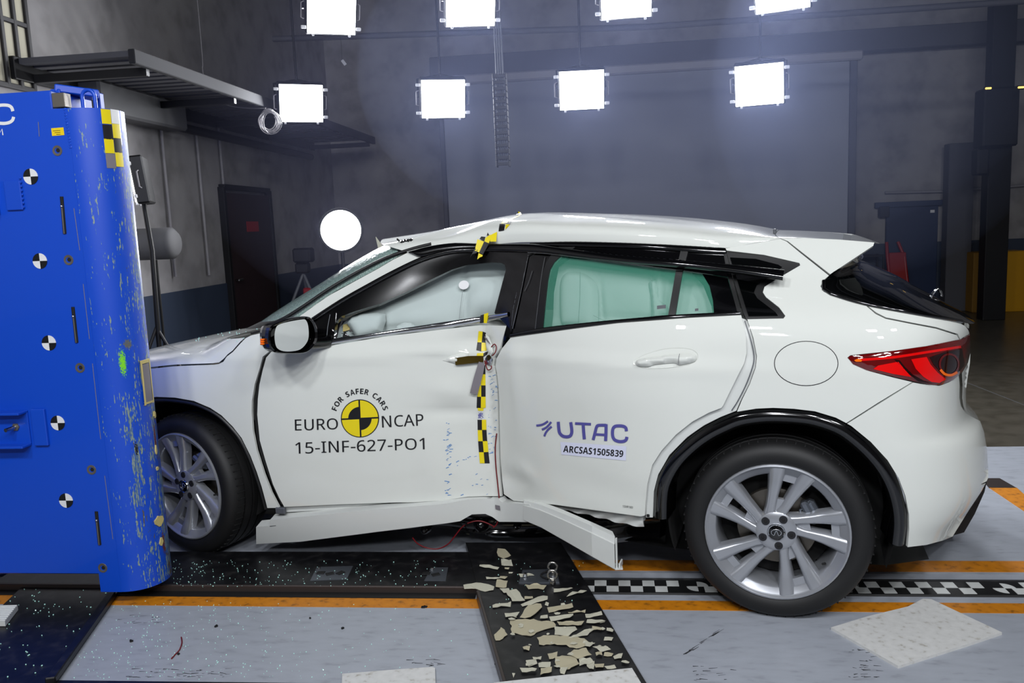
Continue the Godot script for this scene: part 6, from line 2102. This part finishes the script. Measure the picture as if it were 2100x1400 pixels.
func build_marks():
	var D: Material = mats.decal_black
	part("lettering", letters("EURO", Vector2(605.5, 882.5), Vector2(693.5, 880), 23.0), D)
	part("lettering", letters("NCAP", Vector2(784, 876), Vector2(869, 871.5), 23.5), D)
	part("lettering", letters("15-INF-627-PO1", Vector2(606.5, 930), Vector2(871, 921), 23.5), D)
	# FOR SAFER CARS round the emblem
	var c := Vector2(738.4, 857.5)
	var word := "FOR SAFER CARS"
	var lt := Surf.new()
	var widths := {"F": 0.8, "O": 1.15, "R": 1.0, "S": 0.85, "A": 1.05, "E": 0.85, "C": 1.0, " ": 0.62}
	var total := 0.0
	for ch in word: total += widths[ch]
	var at := 0.0
	for ch in word:
		var wch: float = widths[ch]
		var t0 := deg_to_rad(lerpf(163.5, 17.5, (at + 0.08) / total))
		var t1 := deg_to_rad(lerpf(163.5, 17.5, (at + wch - 0.08) / total))
		at += wch
		if ch == " ": continue
		var r := 50.5
		var a := c + Vector2(cos(t0), -sin(t0)) * r
		var b := c + Vector2(cos(t1), -sin(t1)) * r
		var one := letters(ch, a, b, 11.0, 700)
		var base := lt.v.size()
		lt.v.append_array(one.v); lt.n.append_array(one.n); lt.uv.append_array(one.uv)
		for k in one.i: lt.i.append(k + base)
	part("lettering", lt, D)
	# emblem: black ring, yellow quarters, two black quarter discs
	var em := Node3D.new(); em.name = "emblem"; em.set_meta("label", "round yellow and black emblem on the front door"); car.add_child(em, true)
	var disc := []
	for k in 40: disc.append(c + Vector2(cos(TAU * k / 40) * 39.3, sin(TAU * k / 40) * 39.0))
	obj("disc", panel(disc, 9.0, 0.0015, 0.0), D, em)
	for q in 4:
		var sec := []
		var a0 := deg_to_rad(90.0 * q + 3.0)
		var rot := deg_to_rad(2.5)
		for k in 13:
			var t := deg_to_rad(90.0 * q + 2.6 + (90.0 - 5.2) * k / 12.0)
			sec.append(c + (Vector2(cos(t), -sin(t)) * 37.2).rotated(rot * -1.0))
		var inner := 2.0
		if q % 2 == 1:
			for k in 13:
				var t := deg_to_rad(90.0 * (q + 1) - 4.0 - (90.0 - 8.0) * k / 12.0)
				sec.append(c + (Vector2(cos(t), -sin(t)) * 24.0).rotated(rot * -1.0))
		else:
			sec.append(c + (Vector2(cos(deg_to_rad(90.0 * q + 45.0)), -sin(deg_to_rad(90.0 * q + 45.0))) * 2.2))
		obj("quarter", panel(sec, 7.0, 0.0026, 0.0), mats.tape_yellow, em)
	# UTAC mark on the rear door: strokes
	var V: Material = mats.decal_violet
	var strokes := [
		[[1100.5, 872, 1110, 870.8, 1117, 868, 1124.5, 863], 4.2], [[1112, 880.5, 1120, 876.5, 1126, 871, 1131, 864.5], 4.2], [[1117, 894, 1119.5, 887.5, 1124.5, 880.5, 1132, 874], 4.2],
		[[1145.5, 864.2, 1146.8, 880, 1149, 888, 1155, 893.5, 1163, 895, 1170, 893, 1173, 887, 1173, 879, 1171, 865], 6.4],
		[[1180, 867.6, 1196, 868.3, 1212.5, 869.2], 5.2], [[1196.5, 869, 1197.6, 885, 1199, 900], 6.4],
		[[1217, 901.5, 1221, 886, 1224, 875, 1228, 871.5, 1243.5, 871.2], 6.0], [[1243.5, 869, 1243.3, 886, 1242.5, 903.6], 6.4], [[1222, 890, 1232, 890.6, 1242, 891.2], 5.0],
		[[1285, 883.5, 1284, 877, 1279, 873.5, 1270, 872.5, 1261, 874, 1257, 881, 1257, 893, 1261, 901, 1270, 904.5, 1279, 904.2, 1284.5, 901, 1286, 895], 6.4]]
	for q in strokes:
		var s := Surf.new(); stroke(s, spline(pv(q[0]), 5), q[1], 0.0025)
		part("logo_stroke", s, V)
	part("number_label", panel(pv([1149.5, 905.5, 1285, 914.5, 1284, 944, 1152, 931.5]), 10.0, 0.0018, 0.0), mats.decal_label, "white paper label with a serial number")
	part("lettering", letters("ARCSAS1505839", Vector2(1155.5, 926.5), Vector2(1278, 937), 14.0, 700), D)
	part("lettering", letters("15VR183", Vector2(1277, 1039.5), Vector2(1298, 1042), 4.5), D)
	# chequer tape down the front door
	var zx := func(x, y): return Vector2(850.0 + x / 3.182, 640.0 + y / 3.182)
	var tape := [
		[418, 122, 445, 125, 438, 198, 410, 196, 1], [445, 125, 467, 132, 465, 200, 438, 198, 0], [410, 196, 438, 198, 435, 255, 403, 248, 0], [438, 198, 465, 200, 472, 252, 435, 255, 1],
		[408, 268, 450, 264, 448, 290, 404, 290, 1], [450, 266, 482, 256, 476, 278, 448, 292, 0],
		[438, 345, 462, 345, 463, 404, 440, 404, 0], [434, 404, 463, 404, 463, 476, 432, 476, 1], [414, 476, 435, 478, 435, 550, 410, 550, 1], [435, 478, 463, 476, 463, 550, 435, 550, 0],
		[408, 550, 434, 550, 433, 622, 406, 622, 0], [434, 550, 463, 550, 464, 622, 433, 622, 1], [412, 622, 452, 625, 448, 642, 415, 640, 1],
		[412, 700, 440, 700, 441, 766, 413, 766, 0], [440, 700, 467, 700, 469, 766, 441, 766, 1], [413, 768, 441, 768, 446, 840, 416, 840, 1], [441, 768, 469, 766, 474, 840, 446, 840, 0],
		[416, 840, 446, 840, 452, 912, 421, 912, 0], [446, 840, 476, 838, 482, 910, 452, 912, 1], [421, 912, 452, 912, 458, 984, 427, 984, 1], [452, 912, 482, 910, 490, 984, 458, 984, 0]]
	var tn := Node3D.new(); tn.name = "chequer_tape"; tn.set_meta("label", "yellow and black chequer tape down the front door"); car.add_child(tn, true)
	for t in tape:
		var q := []
		for k in 4: q.append(zx.call(t[k * 2], t[k * 2 + 1]))
		obj("tape_square", panel(q, 7.0, 0.003, 0.001), mats.tape_yellow if t[8] == 1 else mats.tape_black, tn)
	# torn patch in the tape with purple specks
	part("tape_tear", panel(pv([978, 842, 993, 842, 994, 860, 979, 860]), 5.0, 0.0028, 0.0), mats.white_tape)
	rng.seed = 3
	var sp := Surf.new()
	for k in 22: stroke(sp, pv([rng.randf_range(979, 990), rng.randf_range(844, 858), rng.randf_range(981, 992), rng.randf_range(844, 858)]).slice(0, 2), 0.8, 0.0035)
	part("tear_specks", sp, mats.decal_violet)
	# tape on the waist strip
	var wt := Node3D.new(); wt.name = "chequer_tape"; wt.set_meta("label", "yellow and black tape round the waist strip"); car.add_child(wt, true)
	obj("tape_square", panel(pv([986, 645.5, 995, 643.5, 994.5, 659.5, 984, 661]), 5.0, 0.015, 0.001), mats.tape_black, wt)
	obj("tape_square", panel(pv([995, 643, 1005.5, 641, 1003, 661.5, 994.5, 660.5]), 5.0, 0.0152, 0.001), mats.tape_yellow, wt)
	# tape over the roof edge
	var zr := func(x, y): return Vector2(880.0 + x / 8.75, 420.0 + y / 8.75)
	var rt := Node3D.new(); rt.name = "chequer_tape"; rt.set_meta("label", "torn yellow and black tape across the roof edge"); car.add_child(rt, true)
	for t in [[[895, 655, 1020, 690, 925, 870, 845, 840], 1], [[1020, 690, 1112, 722, 1000, 905, 925, 870], 0], [[915, 880, 995, 915, 985, 940, 945, 950, 890, 990], 1], [[965, 612, 1045, 618, 1020, 680, 935, 650], 0], [[1050, 630, 1140, 580, 1155, 620, 1110, 715, 1025, 685], 1], [[1150, 585, 1260, 535, 1250, 690, 1135, 690], 1], [[1085, 545, 1115, 590, 1070, 600], 0], [[850, 800, 900, 830, 880, 880, 800, 900, 760, 960], 0]]:
		var q := []
		for k in range(0, t[0].size(), 2): q.append(zr.call(t[0][k], t[0][k + 1]))
		obj("tape_square", panel(q, 6.0, 0.026, 0.001), mats.tape_yellow if t[1] == 1 else mats.tape_black, rt)
	var roof_at := func(u, v) -> Vector3:
		var p = hit(roof_surf, u, v)
		if p == null: p = on_o(u, v, 0.15)
		return p + (car_eye - p).normalized() * 0.006
	for t in [[[1265, 340, 1365, 345, 1345, 455, 1245, 470], 0], [[1290, 335, 1340, 270, 1450, 245, 1400, 320], 1], [[1375, 345, 1450, 350, 1385, 420, 1365, 450], 1], [[1385, 330, 1470, 290, 1460, 345], 0], [[1450, 250, 1600, 190, 1640, 185, 1480, 265], 1], [[1600, 118, 1640, 130, 1660, 170, 1600, 188], 1], [[1600, 118, 1555, 184, 1600, 190], 0]]:
		var q := []
		for k in range(0, t[0].size(), 2): q.append(zr.call(t[0][k], t[0][k + 1]))
		obj("tape_square", panel(q, 6.0, 0.0, 0.0, null, roof_at), mats.tape_yellow if t[1] == 1 else mats.tape_black, rt)
	# brass strip at the front door handle, grey tag hanging from it
	part("brass_strip", panel(pv([933, 732, 960, 729, 991, 729.5, 991, 741, 960, 743.5, 934, 747]), 6.0, 0.014, 0.003, func(u, v): return 0.004 * sin((u - 933) * 0.054)), mats.brass, "brass foil strip across the front door handle")
	part("hanging_tag", panel(pv([981, 740, 994, 744, 979, 806, 963, 803]), 7.0, 0.02, 0.002), mats.pad_grey, "grey tag hanging from the handle")
	# torn skin by the tape
	var sk := pv([997, 684, 1006, 690, 1012, 706, 1014, 722, 1008, 730, 1000, 712])
	part("peeled_skin", panel(sk, 5.0, 0.008, 0.003, puff(sk, 0.012, 6.0)), mats.paint_white)
	part("peeled_skin", panel(pv([996, 735, 1006, 724, 1013, 735, 1009, 748, 998, 745]), 5.0, 0.010, 0.003), mats.chrome)
	part("peeled_edge", panel(pv([1000, 686, 1007, 692, 1013, 706, 1009, 702, 1003, 692]), 4.0, 0.022, 0.002), mats.pad_grey)
	# wires
	part("red_wire", wire([1020.5, 888, 1017.5, 920, 1019, 960, 1023, 1000, 1026, 1030, 1026.5, 1050, 1020, 1072, 1012, 1080], 0.0028), mats.wire_red, "red wire running down the dent")
	var lp := []
	for p in spline(pv([1014, 1080, 1003, 1074, 985, 1068, 966, 1070, 948, 1080, 932, 1100, 918, 1116, 898, 1125, 875, 1123, 856, 1114, 846, 1102]), 4): lp.append(side(p.x, p.y, -0.02))
	var s2 := Surf.new(); s2.tube(lp, 0.003, 6); part("red_wire", s2, mats.wire_red, "red wire looping under the sill")
	part("red_wire", wire([1012, 712, 1018, 706, 1022, 712, 1020, 722, 1014, 728], 0.0025, 0.012), mats.wire_red)
	part("red_wire", wire([994, 738, 1000, 750, 1006, 757, 1012, 754, 1012, 748], 0.0025, 0.014), mats.wire_red)
	part("wire_tape", panel(pv([1020, 1031, 1031, 1033, 1032, 1042, 1021, 1039]), 5.0, 0.026, 0.001), mats.pad_grey)
	# blue scuffs left by the pole
	rng.seed = 12
	var sc := Surf.new()
	for k in 110:
		var x := 0.0
		var y := 0.0
		if k < 45:
			x = rng.randf_range(1000, 1017); y = rng.randf_range(770, 930)
		elif k < 90:
			x = rng.randfn(917, 3.0); y = rng.randf_range(858, 1018)
			if rng.randf() < 0.25: x = rng.randf_range(915, 950)
		else:
			x = rng.randf_range(930, 1000); y = rng.randf_range(930, 1060)
		var l := rng.randf_range(2, 8)
		var an := rng.randf_range(-0.7, 0.1)
		stroke(sc, [Vector2(x, y), Vector2(x, y) + Vector2(cos(an), sin(an)) * l * 0.5, Vector2(x, y) + Vector2(cos(an), sin(an) + 0.1) * l], rng.randf_range(0.5, 1.5), 0.0015)
	part("blue_scuffs", sc, mats.scuff_blue, "pale blue paint scuffs left by the pole").set_meta("kind", "stuff")
	for e in [[964, 1036, 967, 1043], [926, 1040, 930, 1043]]:
		sc = Surf.new(); stroke(sc, pv([e[0], e[1], (e[0] + e[2]) * 0.5 + 1, (e[1] + e[3]) * 0.5, e[2], e[3]]), 1.6, 0.024); part("sill_hole", sc, mats.matt_black)

# ---------------------------------------------------------------- litter on the floor

func scrap(px: Array, y: float, m: Material, idx: int, label: String, group: String):
	# a torn flat piece with slightly lifted corners
	var s := Surf.new()
	var top := []
	for k in px.size():
		var p: Vector2 = px[k]
		top.append(ground(p.x, p.y, y + 0.0014 + 0.0016 * (idx % 4)))
	var c := Vector3.ZERO
	for p in top: c += p / top.size()
	for k in top.size():
		top[k] = top[k] - c + Vector3(0, rng.randf_range(0.0, 0.004), 0)
	sheet(s, top, 0.0008)
	var o := obj("tape_scrap", s, m)
	o.position = c
	tag(o, label, "scrap", group)

func build_debris():
	rng.seed = 41
	var cross_y := 0.034
	var list := [
		[960,575,1010,580,1045,620,1000,635,960,625], [980,640,1050,645,1052,685,985,680], [850,672,970,688,960,703,850,685], [1005,692,1035,695,1030,705,1005,703], [1030,720,1057,720,1055,728,1030,727],
		[890,752,985,755,1000,763,895,762], [980,742,1022,745,1010,765,978,755], [1090,732,1180,730,1185,745,1100,750], [750,800,830,785,880,790,945,805,940,830,880,838,800,822,755,825], [955,765,1025,770,1020,815,950,812],
		[975,825,1030,820,1040,845,1000,848], [1015,840,1080,820,1130,895,1050,900], [1130,800,1205,790,1258,805,1240,828,1150,825], [1310,825,1415,812,1420,825,1312,845], [1400,850,1500,830,1510,838,1390,868],
		[1130,872,1180,870,1180,885,1130,890], [1100,920,1240,865,1270,870,1265,890,1110,935], [925,922,1010,910,1045,905,1040,930,930,938], [1150,925,1230,915,1235,935,1165,1000,1100,1000,1110,975], [1000,975,1095,968,1080,990,1010,992],
		[1260,905,1280,910,1275,930,1255,925], [1270,940,1420,910,1432,940,1280,965], [1225,988,1270,985,1275,1005,1222,1008], [1280,1000,1430,975,1430,990,1290,1025], [1390,965,1500,955,1505,968,1400,975],
		[1500,980,1600,965,1605,985,1505,1005], [1510,1015,1590,1010,1625,1025,1560,1035,1505,1030], [1330,1025,1500,1020,1480,1045,1340,1050], [1310,1060,1440,1055,1450,1080,1400,1110,1310,1105], [1500,1075,1560,1065,1510,1110,1400,1125],
		[1545,1055,1610,1065,1600,1080,1545,1075], [1635,1065,1675,1075,1665,1088,1635,1082], [1620,1120,1672,1125,1668,1142,1618,1140], [1115,1180,1165,1178,1155,1200,1118,1198], [1505,1150,1560,1155,1530,1180,1500,1175],
		[1550,1180,1610,1175,1660,1195,1600,1210], [1615,1215,1670,1220,1665,1240,1610,1238], [1675,1235,1735,1215,1720,1250,1680,1255], [1730,1260,1775,1270,1765,1285,1725,1278], [1430,1195,1510,1190,1540,1230,1450,1250,1400,1230],
		[1135,1265,1200,1255,1210,1290,1150,1300], [1210,1280,1290,1275,1280,1310,1215,1310], [1225,1315,1300,1310,1295,1335,1222,1350], [1100,1310,1200,1310,1195,1330,1110,1335], [1510,1275,1555,1270,1555,1320,1520,1320],
		[1560,1290,1620,1285,1615,1310,1565,1310], [1350,1310,1390,1305,1375,1350,1345,1345], [1620,1300,1680,1295,1690,1312,1630,1318], [1270,1220,1330,1210,1325,1240,1275,1262], [1460,1250,1530,1245,1550,1275,1470,1295],
		[1180,1245,1230,1240,1225,1255,1185,1258], [1560,1215,1600,1212,1605,1230,1565,1232], [1055,1340,1070,1345,1062,1372,1055,1365]]
	for k in list.size():
		var px := []
		for p in pv(list[k]): px.append(Vector2(700.0 + p.x / 3.0, 933.0 + p.y / 3.0))
		var rag := []
		for p in close_poly(px, 11.0): rag.append(p + Vector2(rng.randf_range(-1.6, 1.6), rng.randf_range(-1.1, 1.1)))
		scrap(rag, cross_y, mats.scrap_paper if k % 3 else mats.scrap_kraft, k, "torn strip of pale tape lying on the black cross plate", "torn tape on the cross plate")
	# the big matted sheets of brown tape
	for q in [[[1040,1015,1180,1010,1310,1030,1320,1060,1250,1075,1160,1115,1050,1095,1045,1060], "large matted sheet of brownish tape stuck on the cross plate"], [[1200,1120,1300,1110,1420,1120,1500,1130,1540,1165,1450,1185,1330,1165,1220,1170], "frayed greyish tape sheet stuck below the large matted sheet"], [[1310,1240,1440,1235,1460,1290,1400,1320,1320,1300], "crumpled brownish tape sheet stuck near the white floor boards"], [[945,1110,985,1060,1000,1075,1020,1105,975,1138,948,1138], "crumpled yellowish tape lump on the edge bar of the cross plate"]]:
		var px := []
		for p in pv(q[0]):
			px.append(Vector2(700.0 + p.x / 3.0, 933.0 + p.y / 3.0))
		# ragged outline
		var rag := []
		for p in close_poly(px, 9.0): rag.append(p + Vector2(rng.randf_range(-2, 2), rng.randf_range(-1.5, 1.5)))
		scrap(rag, cross_y, mats.scrap_kraft, 0, q[1], "")
	for k in 26:
		var u := rng.randf_range(1035, 1250)
		var v := rng.randf_range(1240, 1370)
		if u > 1205.0 + (v - 1200.0) * 0.55: continue
		var r := rng.randf_range(3, 7)
		var px := []
		var a0 := rng.randf_range(0, 3)
		for j in 5: px.append(Vector2(u + cos(a0 + TAU * j / 5) * r * rng.randf_range(0.7, 1.5), v + sin(a0 + TAU * j / 5) * r * 0.5 * rng.randf_range(0.7, 1.3)))
		scrap(px, cross_y, mats.scrap_paper, k, "torn strip of pale tape lying on the black cross plate", "torn tape on the cross plate")
	# white boards
	tag(obj("white_board", flat_poly(pv([1704, 1286, 1780, 1263, 1862, 1243, 1893, 1227, 1910, 1228, 1980, 1261, 2055, 1296, 1990, 1318, 1842, 1365, 1770, 1324]), 0.0, 0.010), mats.board_white), "scratched white board lying askew on the floor below the rear wheel", "board")
	tag(obj("white_board", flat_poly(pv([702, 1381, 800, 1373, 886, 1367, 892, 1369, 894, 1425, 700, 1425]), 0.0, 0.012), mats.board_white), "worn white board on the grey floor panel, beside the cross plate", "board")
	tag(obj("white_board", flat_poly(pv([1013, 1399, 1150, 1384, 1296, 1369, 1322, 1412, 1330, 1425, 1000, 1425]), 0.04, 0.006), mats.board_white), "clean white board lying across the foot of the cross plate", "board")
	# ribbed pad on the ramp plate
	var t := thing("ribbed_pad", "small white ribbed pad on the ramp plate under the barrier", "pad", ground(5, 1258, 0.016))
	var c0 := ground(-35, 1242, 0.04) - t.position
	var c1 := ground(36, 1240, 0.04) - t.position
	var c2 := ground(10, 1273, 0.04) - t.position
	var c3 := ground(-62, 1273, 0.04) - t.position
	var s := Surf.new(); sheet(s, [c0, c1, c2, c3], 0.022); obj("base", s, mats.white_tape, t)
	for k in 9:
		var f := (k + 0.5) / 9.0
		var p0 := c0.lerp(c3, f)
		var p1 := c1.lerp(c2, f)
		s = Surf.new(); s.tube([p0, p1], 0.004, 6); obj("rib", s, mats.white_tape, t)
	# red wire offcut, dark lumps
	var path := []
	for p in spline(pv([371.7, 1306, 373, 1318, 368, 1332, 360, 1341, 351.7, 1350]), 4): path.append(ground(p.x, p.y, 0.003) - ground(362, 1330, 0.0))
	s = Surf.new(); s.tube(path, 0.0026, 6)
	var wo := obj("wire_offcut", s, mats.wire_red); wo.position = ground(362, 1330, 0.0)
	tag(wo, "short red wire offcut lying among glass crumbs on the grey floor", "wire")
	for e in [[443, 1285, 6, "black plastic lump beside the red wire offcut"], [269, 1315, 6, "black plastic lump beside the ramp plate's edge bar"], [869, 1246, 9, "jagged black fragment lying on the orange line"], [1017, 1363, 5, "small black fragment against the cross plate's side bar"], [367, 1342, 4, "tiny black chip touching the red wire offcut"], [898, 1139, 5, "small black fragment on the grey floor under the sill"], [703, 1289, 5, "dark fragment in the middle of the grey floor panel"], [637, 1268, 4, "small dark fragment just below the orange line"]]:
		var c := ground(e[0], e[1], 0.0)
		s = Surf.new()
		for k in 3:
			s.box(Vector3(rng.randf_range(-0.4, 0.4) * e[2] * 0.0016, 0.003, rng.randf_range(-0.4, 0.4) * e[2] * 0.0016), Vector3(e[2] * 0.0018, 0.006, e[2] * 0.0012), Basis(Vector3.UP, rng.randf_range(0, 3)), 0.001)
		var o := obj("fragment", s, mats.matt_black); o.position = c
		tag(o, e[3], "fragment", "black fragments on the floor")
	# scuffed patches: rubber streaks on the paint
	for e in [[255, 1370, 470, 1390, 40], [1740, 1330, 1800, 1390, 30], [1400, 1295, 1470, 1345, 18], [1410, 1365, 1500, 1395, 14], [240, 1260, 330, 1285, 12], [820, 1350, 900, 1366, 14]]:
		s = Surf.new()
		for k in e[4]:
			var u := rng.randf_range(e[0], e[2])
			var v := rng.randf_range(e[1], e[3])
			if e[0] == 1400: v = 1345.0 - (u - 1400.0) * 0.72 + rng.randf_range(-3, 3)
			var l := rng.randf_range(4, 18)
			var p0 := ground(u, v, 0.0008)
			var p1 := ground(u + l, v + (rng.randf_range(-2, 2) if e[0] != 1400 else -l * 0.6), 0.0008)
			var sd := (p1 - p0).cross(Vector3.UP).normalized() * rng.randf_range(0.0006, 0.0022)
			s.quad_flat(p0 - sd, p0 + sd, p1 + sd * 0.4, p1 - sd * 0.4, Vector3.UP)
		var o := obj("rubber_scuff", s, mats.scuff_dark)
		tag(o, {255: "dark rubber scuffs near the foot of the ramp plate", 1740: "dark rubber scuffs beside the askew white board", 1400: "slanted black scuff below the rear tyre", 1410: "faint grey scuffs in front of the rear tyre", 240: "fine scuffs by the ramp plate's edge bar", 820: "fine scuffs above the worn white board"}[e[0]], "scuff marks")
		o.set_meta("kind", "stuff")
	# glass crumbs
	var crumb := Surf.new()
	crumb.box(Vector3.ZERO, Vector3(1, 0.7, 0.8), Basis.IDENTITY, 0.22)
	var mm := MultiMesh.new()
	mm.transform_format = MultiMesh.TRANSFORM_3D
	mm.mesh = crumb.mesh()
	var where := []
	var add := func(u, v, y, size): where.append(Transform3D(Basis(Vector3(rng.randf(), 1, rng.randf()).normalized(), rng.randf_range(0, 6)).scaled(Vector3.ONE * size), ground(u, v, y + size * 0.35)))
	for k in 620:
		var u := rng.randf_range(150, 960)
		var v := rng.randf_range(1232, 1394)
		if u < 240.0 - (v - 1222.0) * 0.68 + 6.0: continue
		if rng.randf() > lerpf(1.0, 0.12, (u - 150) / 810.0) + 0.45 * exp(-pow((u - 400) / 120.0, 2) - pow((v - 1275) / 40.0, 2)): continue
		add.call(u, v, 0.0, rng.randf_range(0.0018, 0.0048))
	for k in 230:
		var u := 355.0 + 560.0 * pow(rng.randf(), 1.5)
		add.call(u, rng.randf_range(1148, 1204), 0.030, rng.randf_range(0.002, 0.0055))
	for k in 80:
		var v := rng.randf_range(1195, 1395)
		var u := rng.randf_range(60.0 - (v - 1183.0) * 0.9, 225.0 - (v - 1222.0) * 0.68)
		add.call(u, v, 0.016, rng.randf_range(0.003, 0.006))
	for k in 40: add.call(rng.randf_range(1000, 1200), rng.randf_range(1130, 1260), 0.034, rng.randf_range(0.002, 0.005))
	for k in 60:
		var p = hit(bonnet_surf, rng.randf_range(380, 560), rng.randf_range(664, 700))
		if p != null and p.y > 0.9: where.append(Transform3D(Basis(Vector3.UP, rng.randf_range(0, 6)).scaled(Vector3.ONE * rng.randf_range(0.003, 0.006)), car.transform * (p + Vector3(0, 0.002, 0))))
	mm.instance_count = where.size()
	for k in where.size(): mm.set_instance_transform(k, where[k])
	var mi := MultiMeshInstance3D.new()
	mi.name = "glass_crumbs"
	mi.multimesh = mm
	mi.material_override = mats.glass_crumb
	add_child(mi)
	tag(mi, "pale green crumbs of window glass strewn over the floor and plates", "glass", "", "stuff")

func build_haze():
	# airbag smoke drifting round the flood lights
	var m := FogMaterial.new()
	m.density = 0.014
	m.albedo = Color(0.72, 0.79, 1.0)
	var thin := FogMaterial.new()
	thin.density = 0.006
	thin.albedo = Color(0.78, 0.80, 1.0)
	for e in [[Vector3(0.9, 2.9, -8.3), Vector3(6.4, 3.6, 5.0), m, "bluish cloud of smoke hanging round the flood lights"], [Vector3(-0.2, 2.6, -8.6), Vector3(8.0, 5.0, 6.6), thin, "thin veil of smoke in front of the backdrop"], [Vector3(2.2, 2.5, -7.0), Vector3(2.6, 3.0, 2.2), m, "small drift of smoke by the backdrop's far lamp"]]:
		var f := FogVolume.new()
		f.name = numbered("smoke")
		f.shape = RenderingServer.FOG_VOLUME_SHAPE_ELLIPSOID
		f.size = e[1]
		f.position = e[0]
		f.material = e[2]
		add_child(f)
		tag(f, e[3], "smoke", "", "stuff")
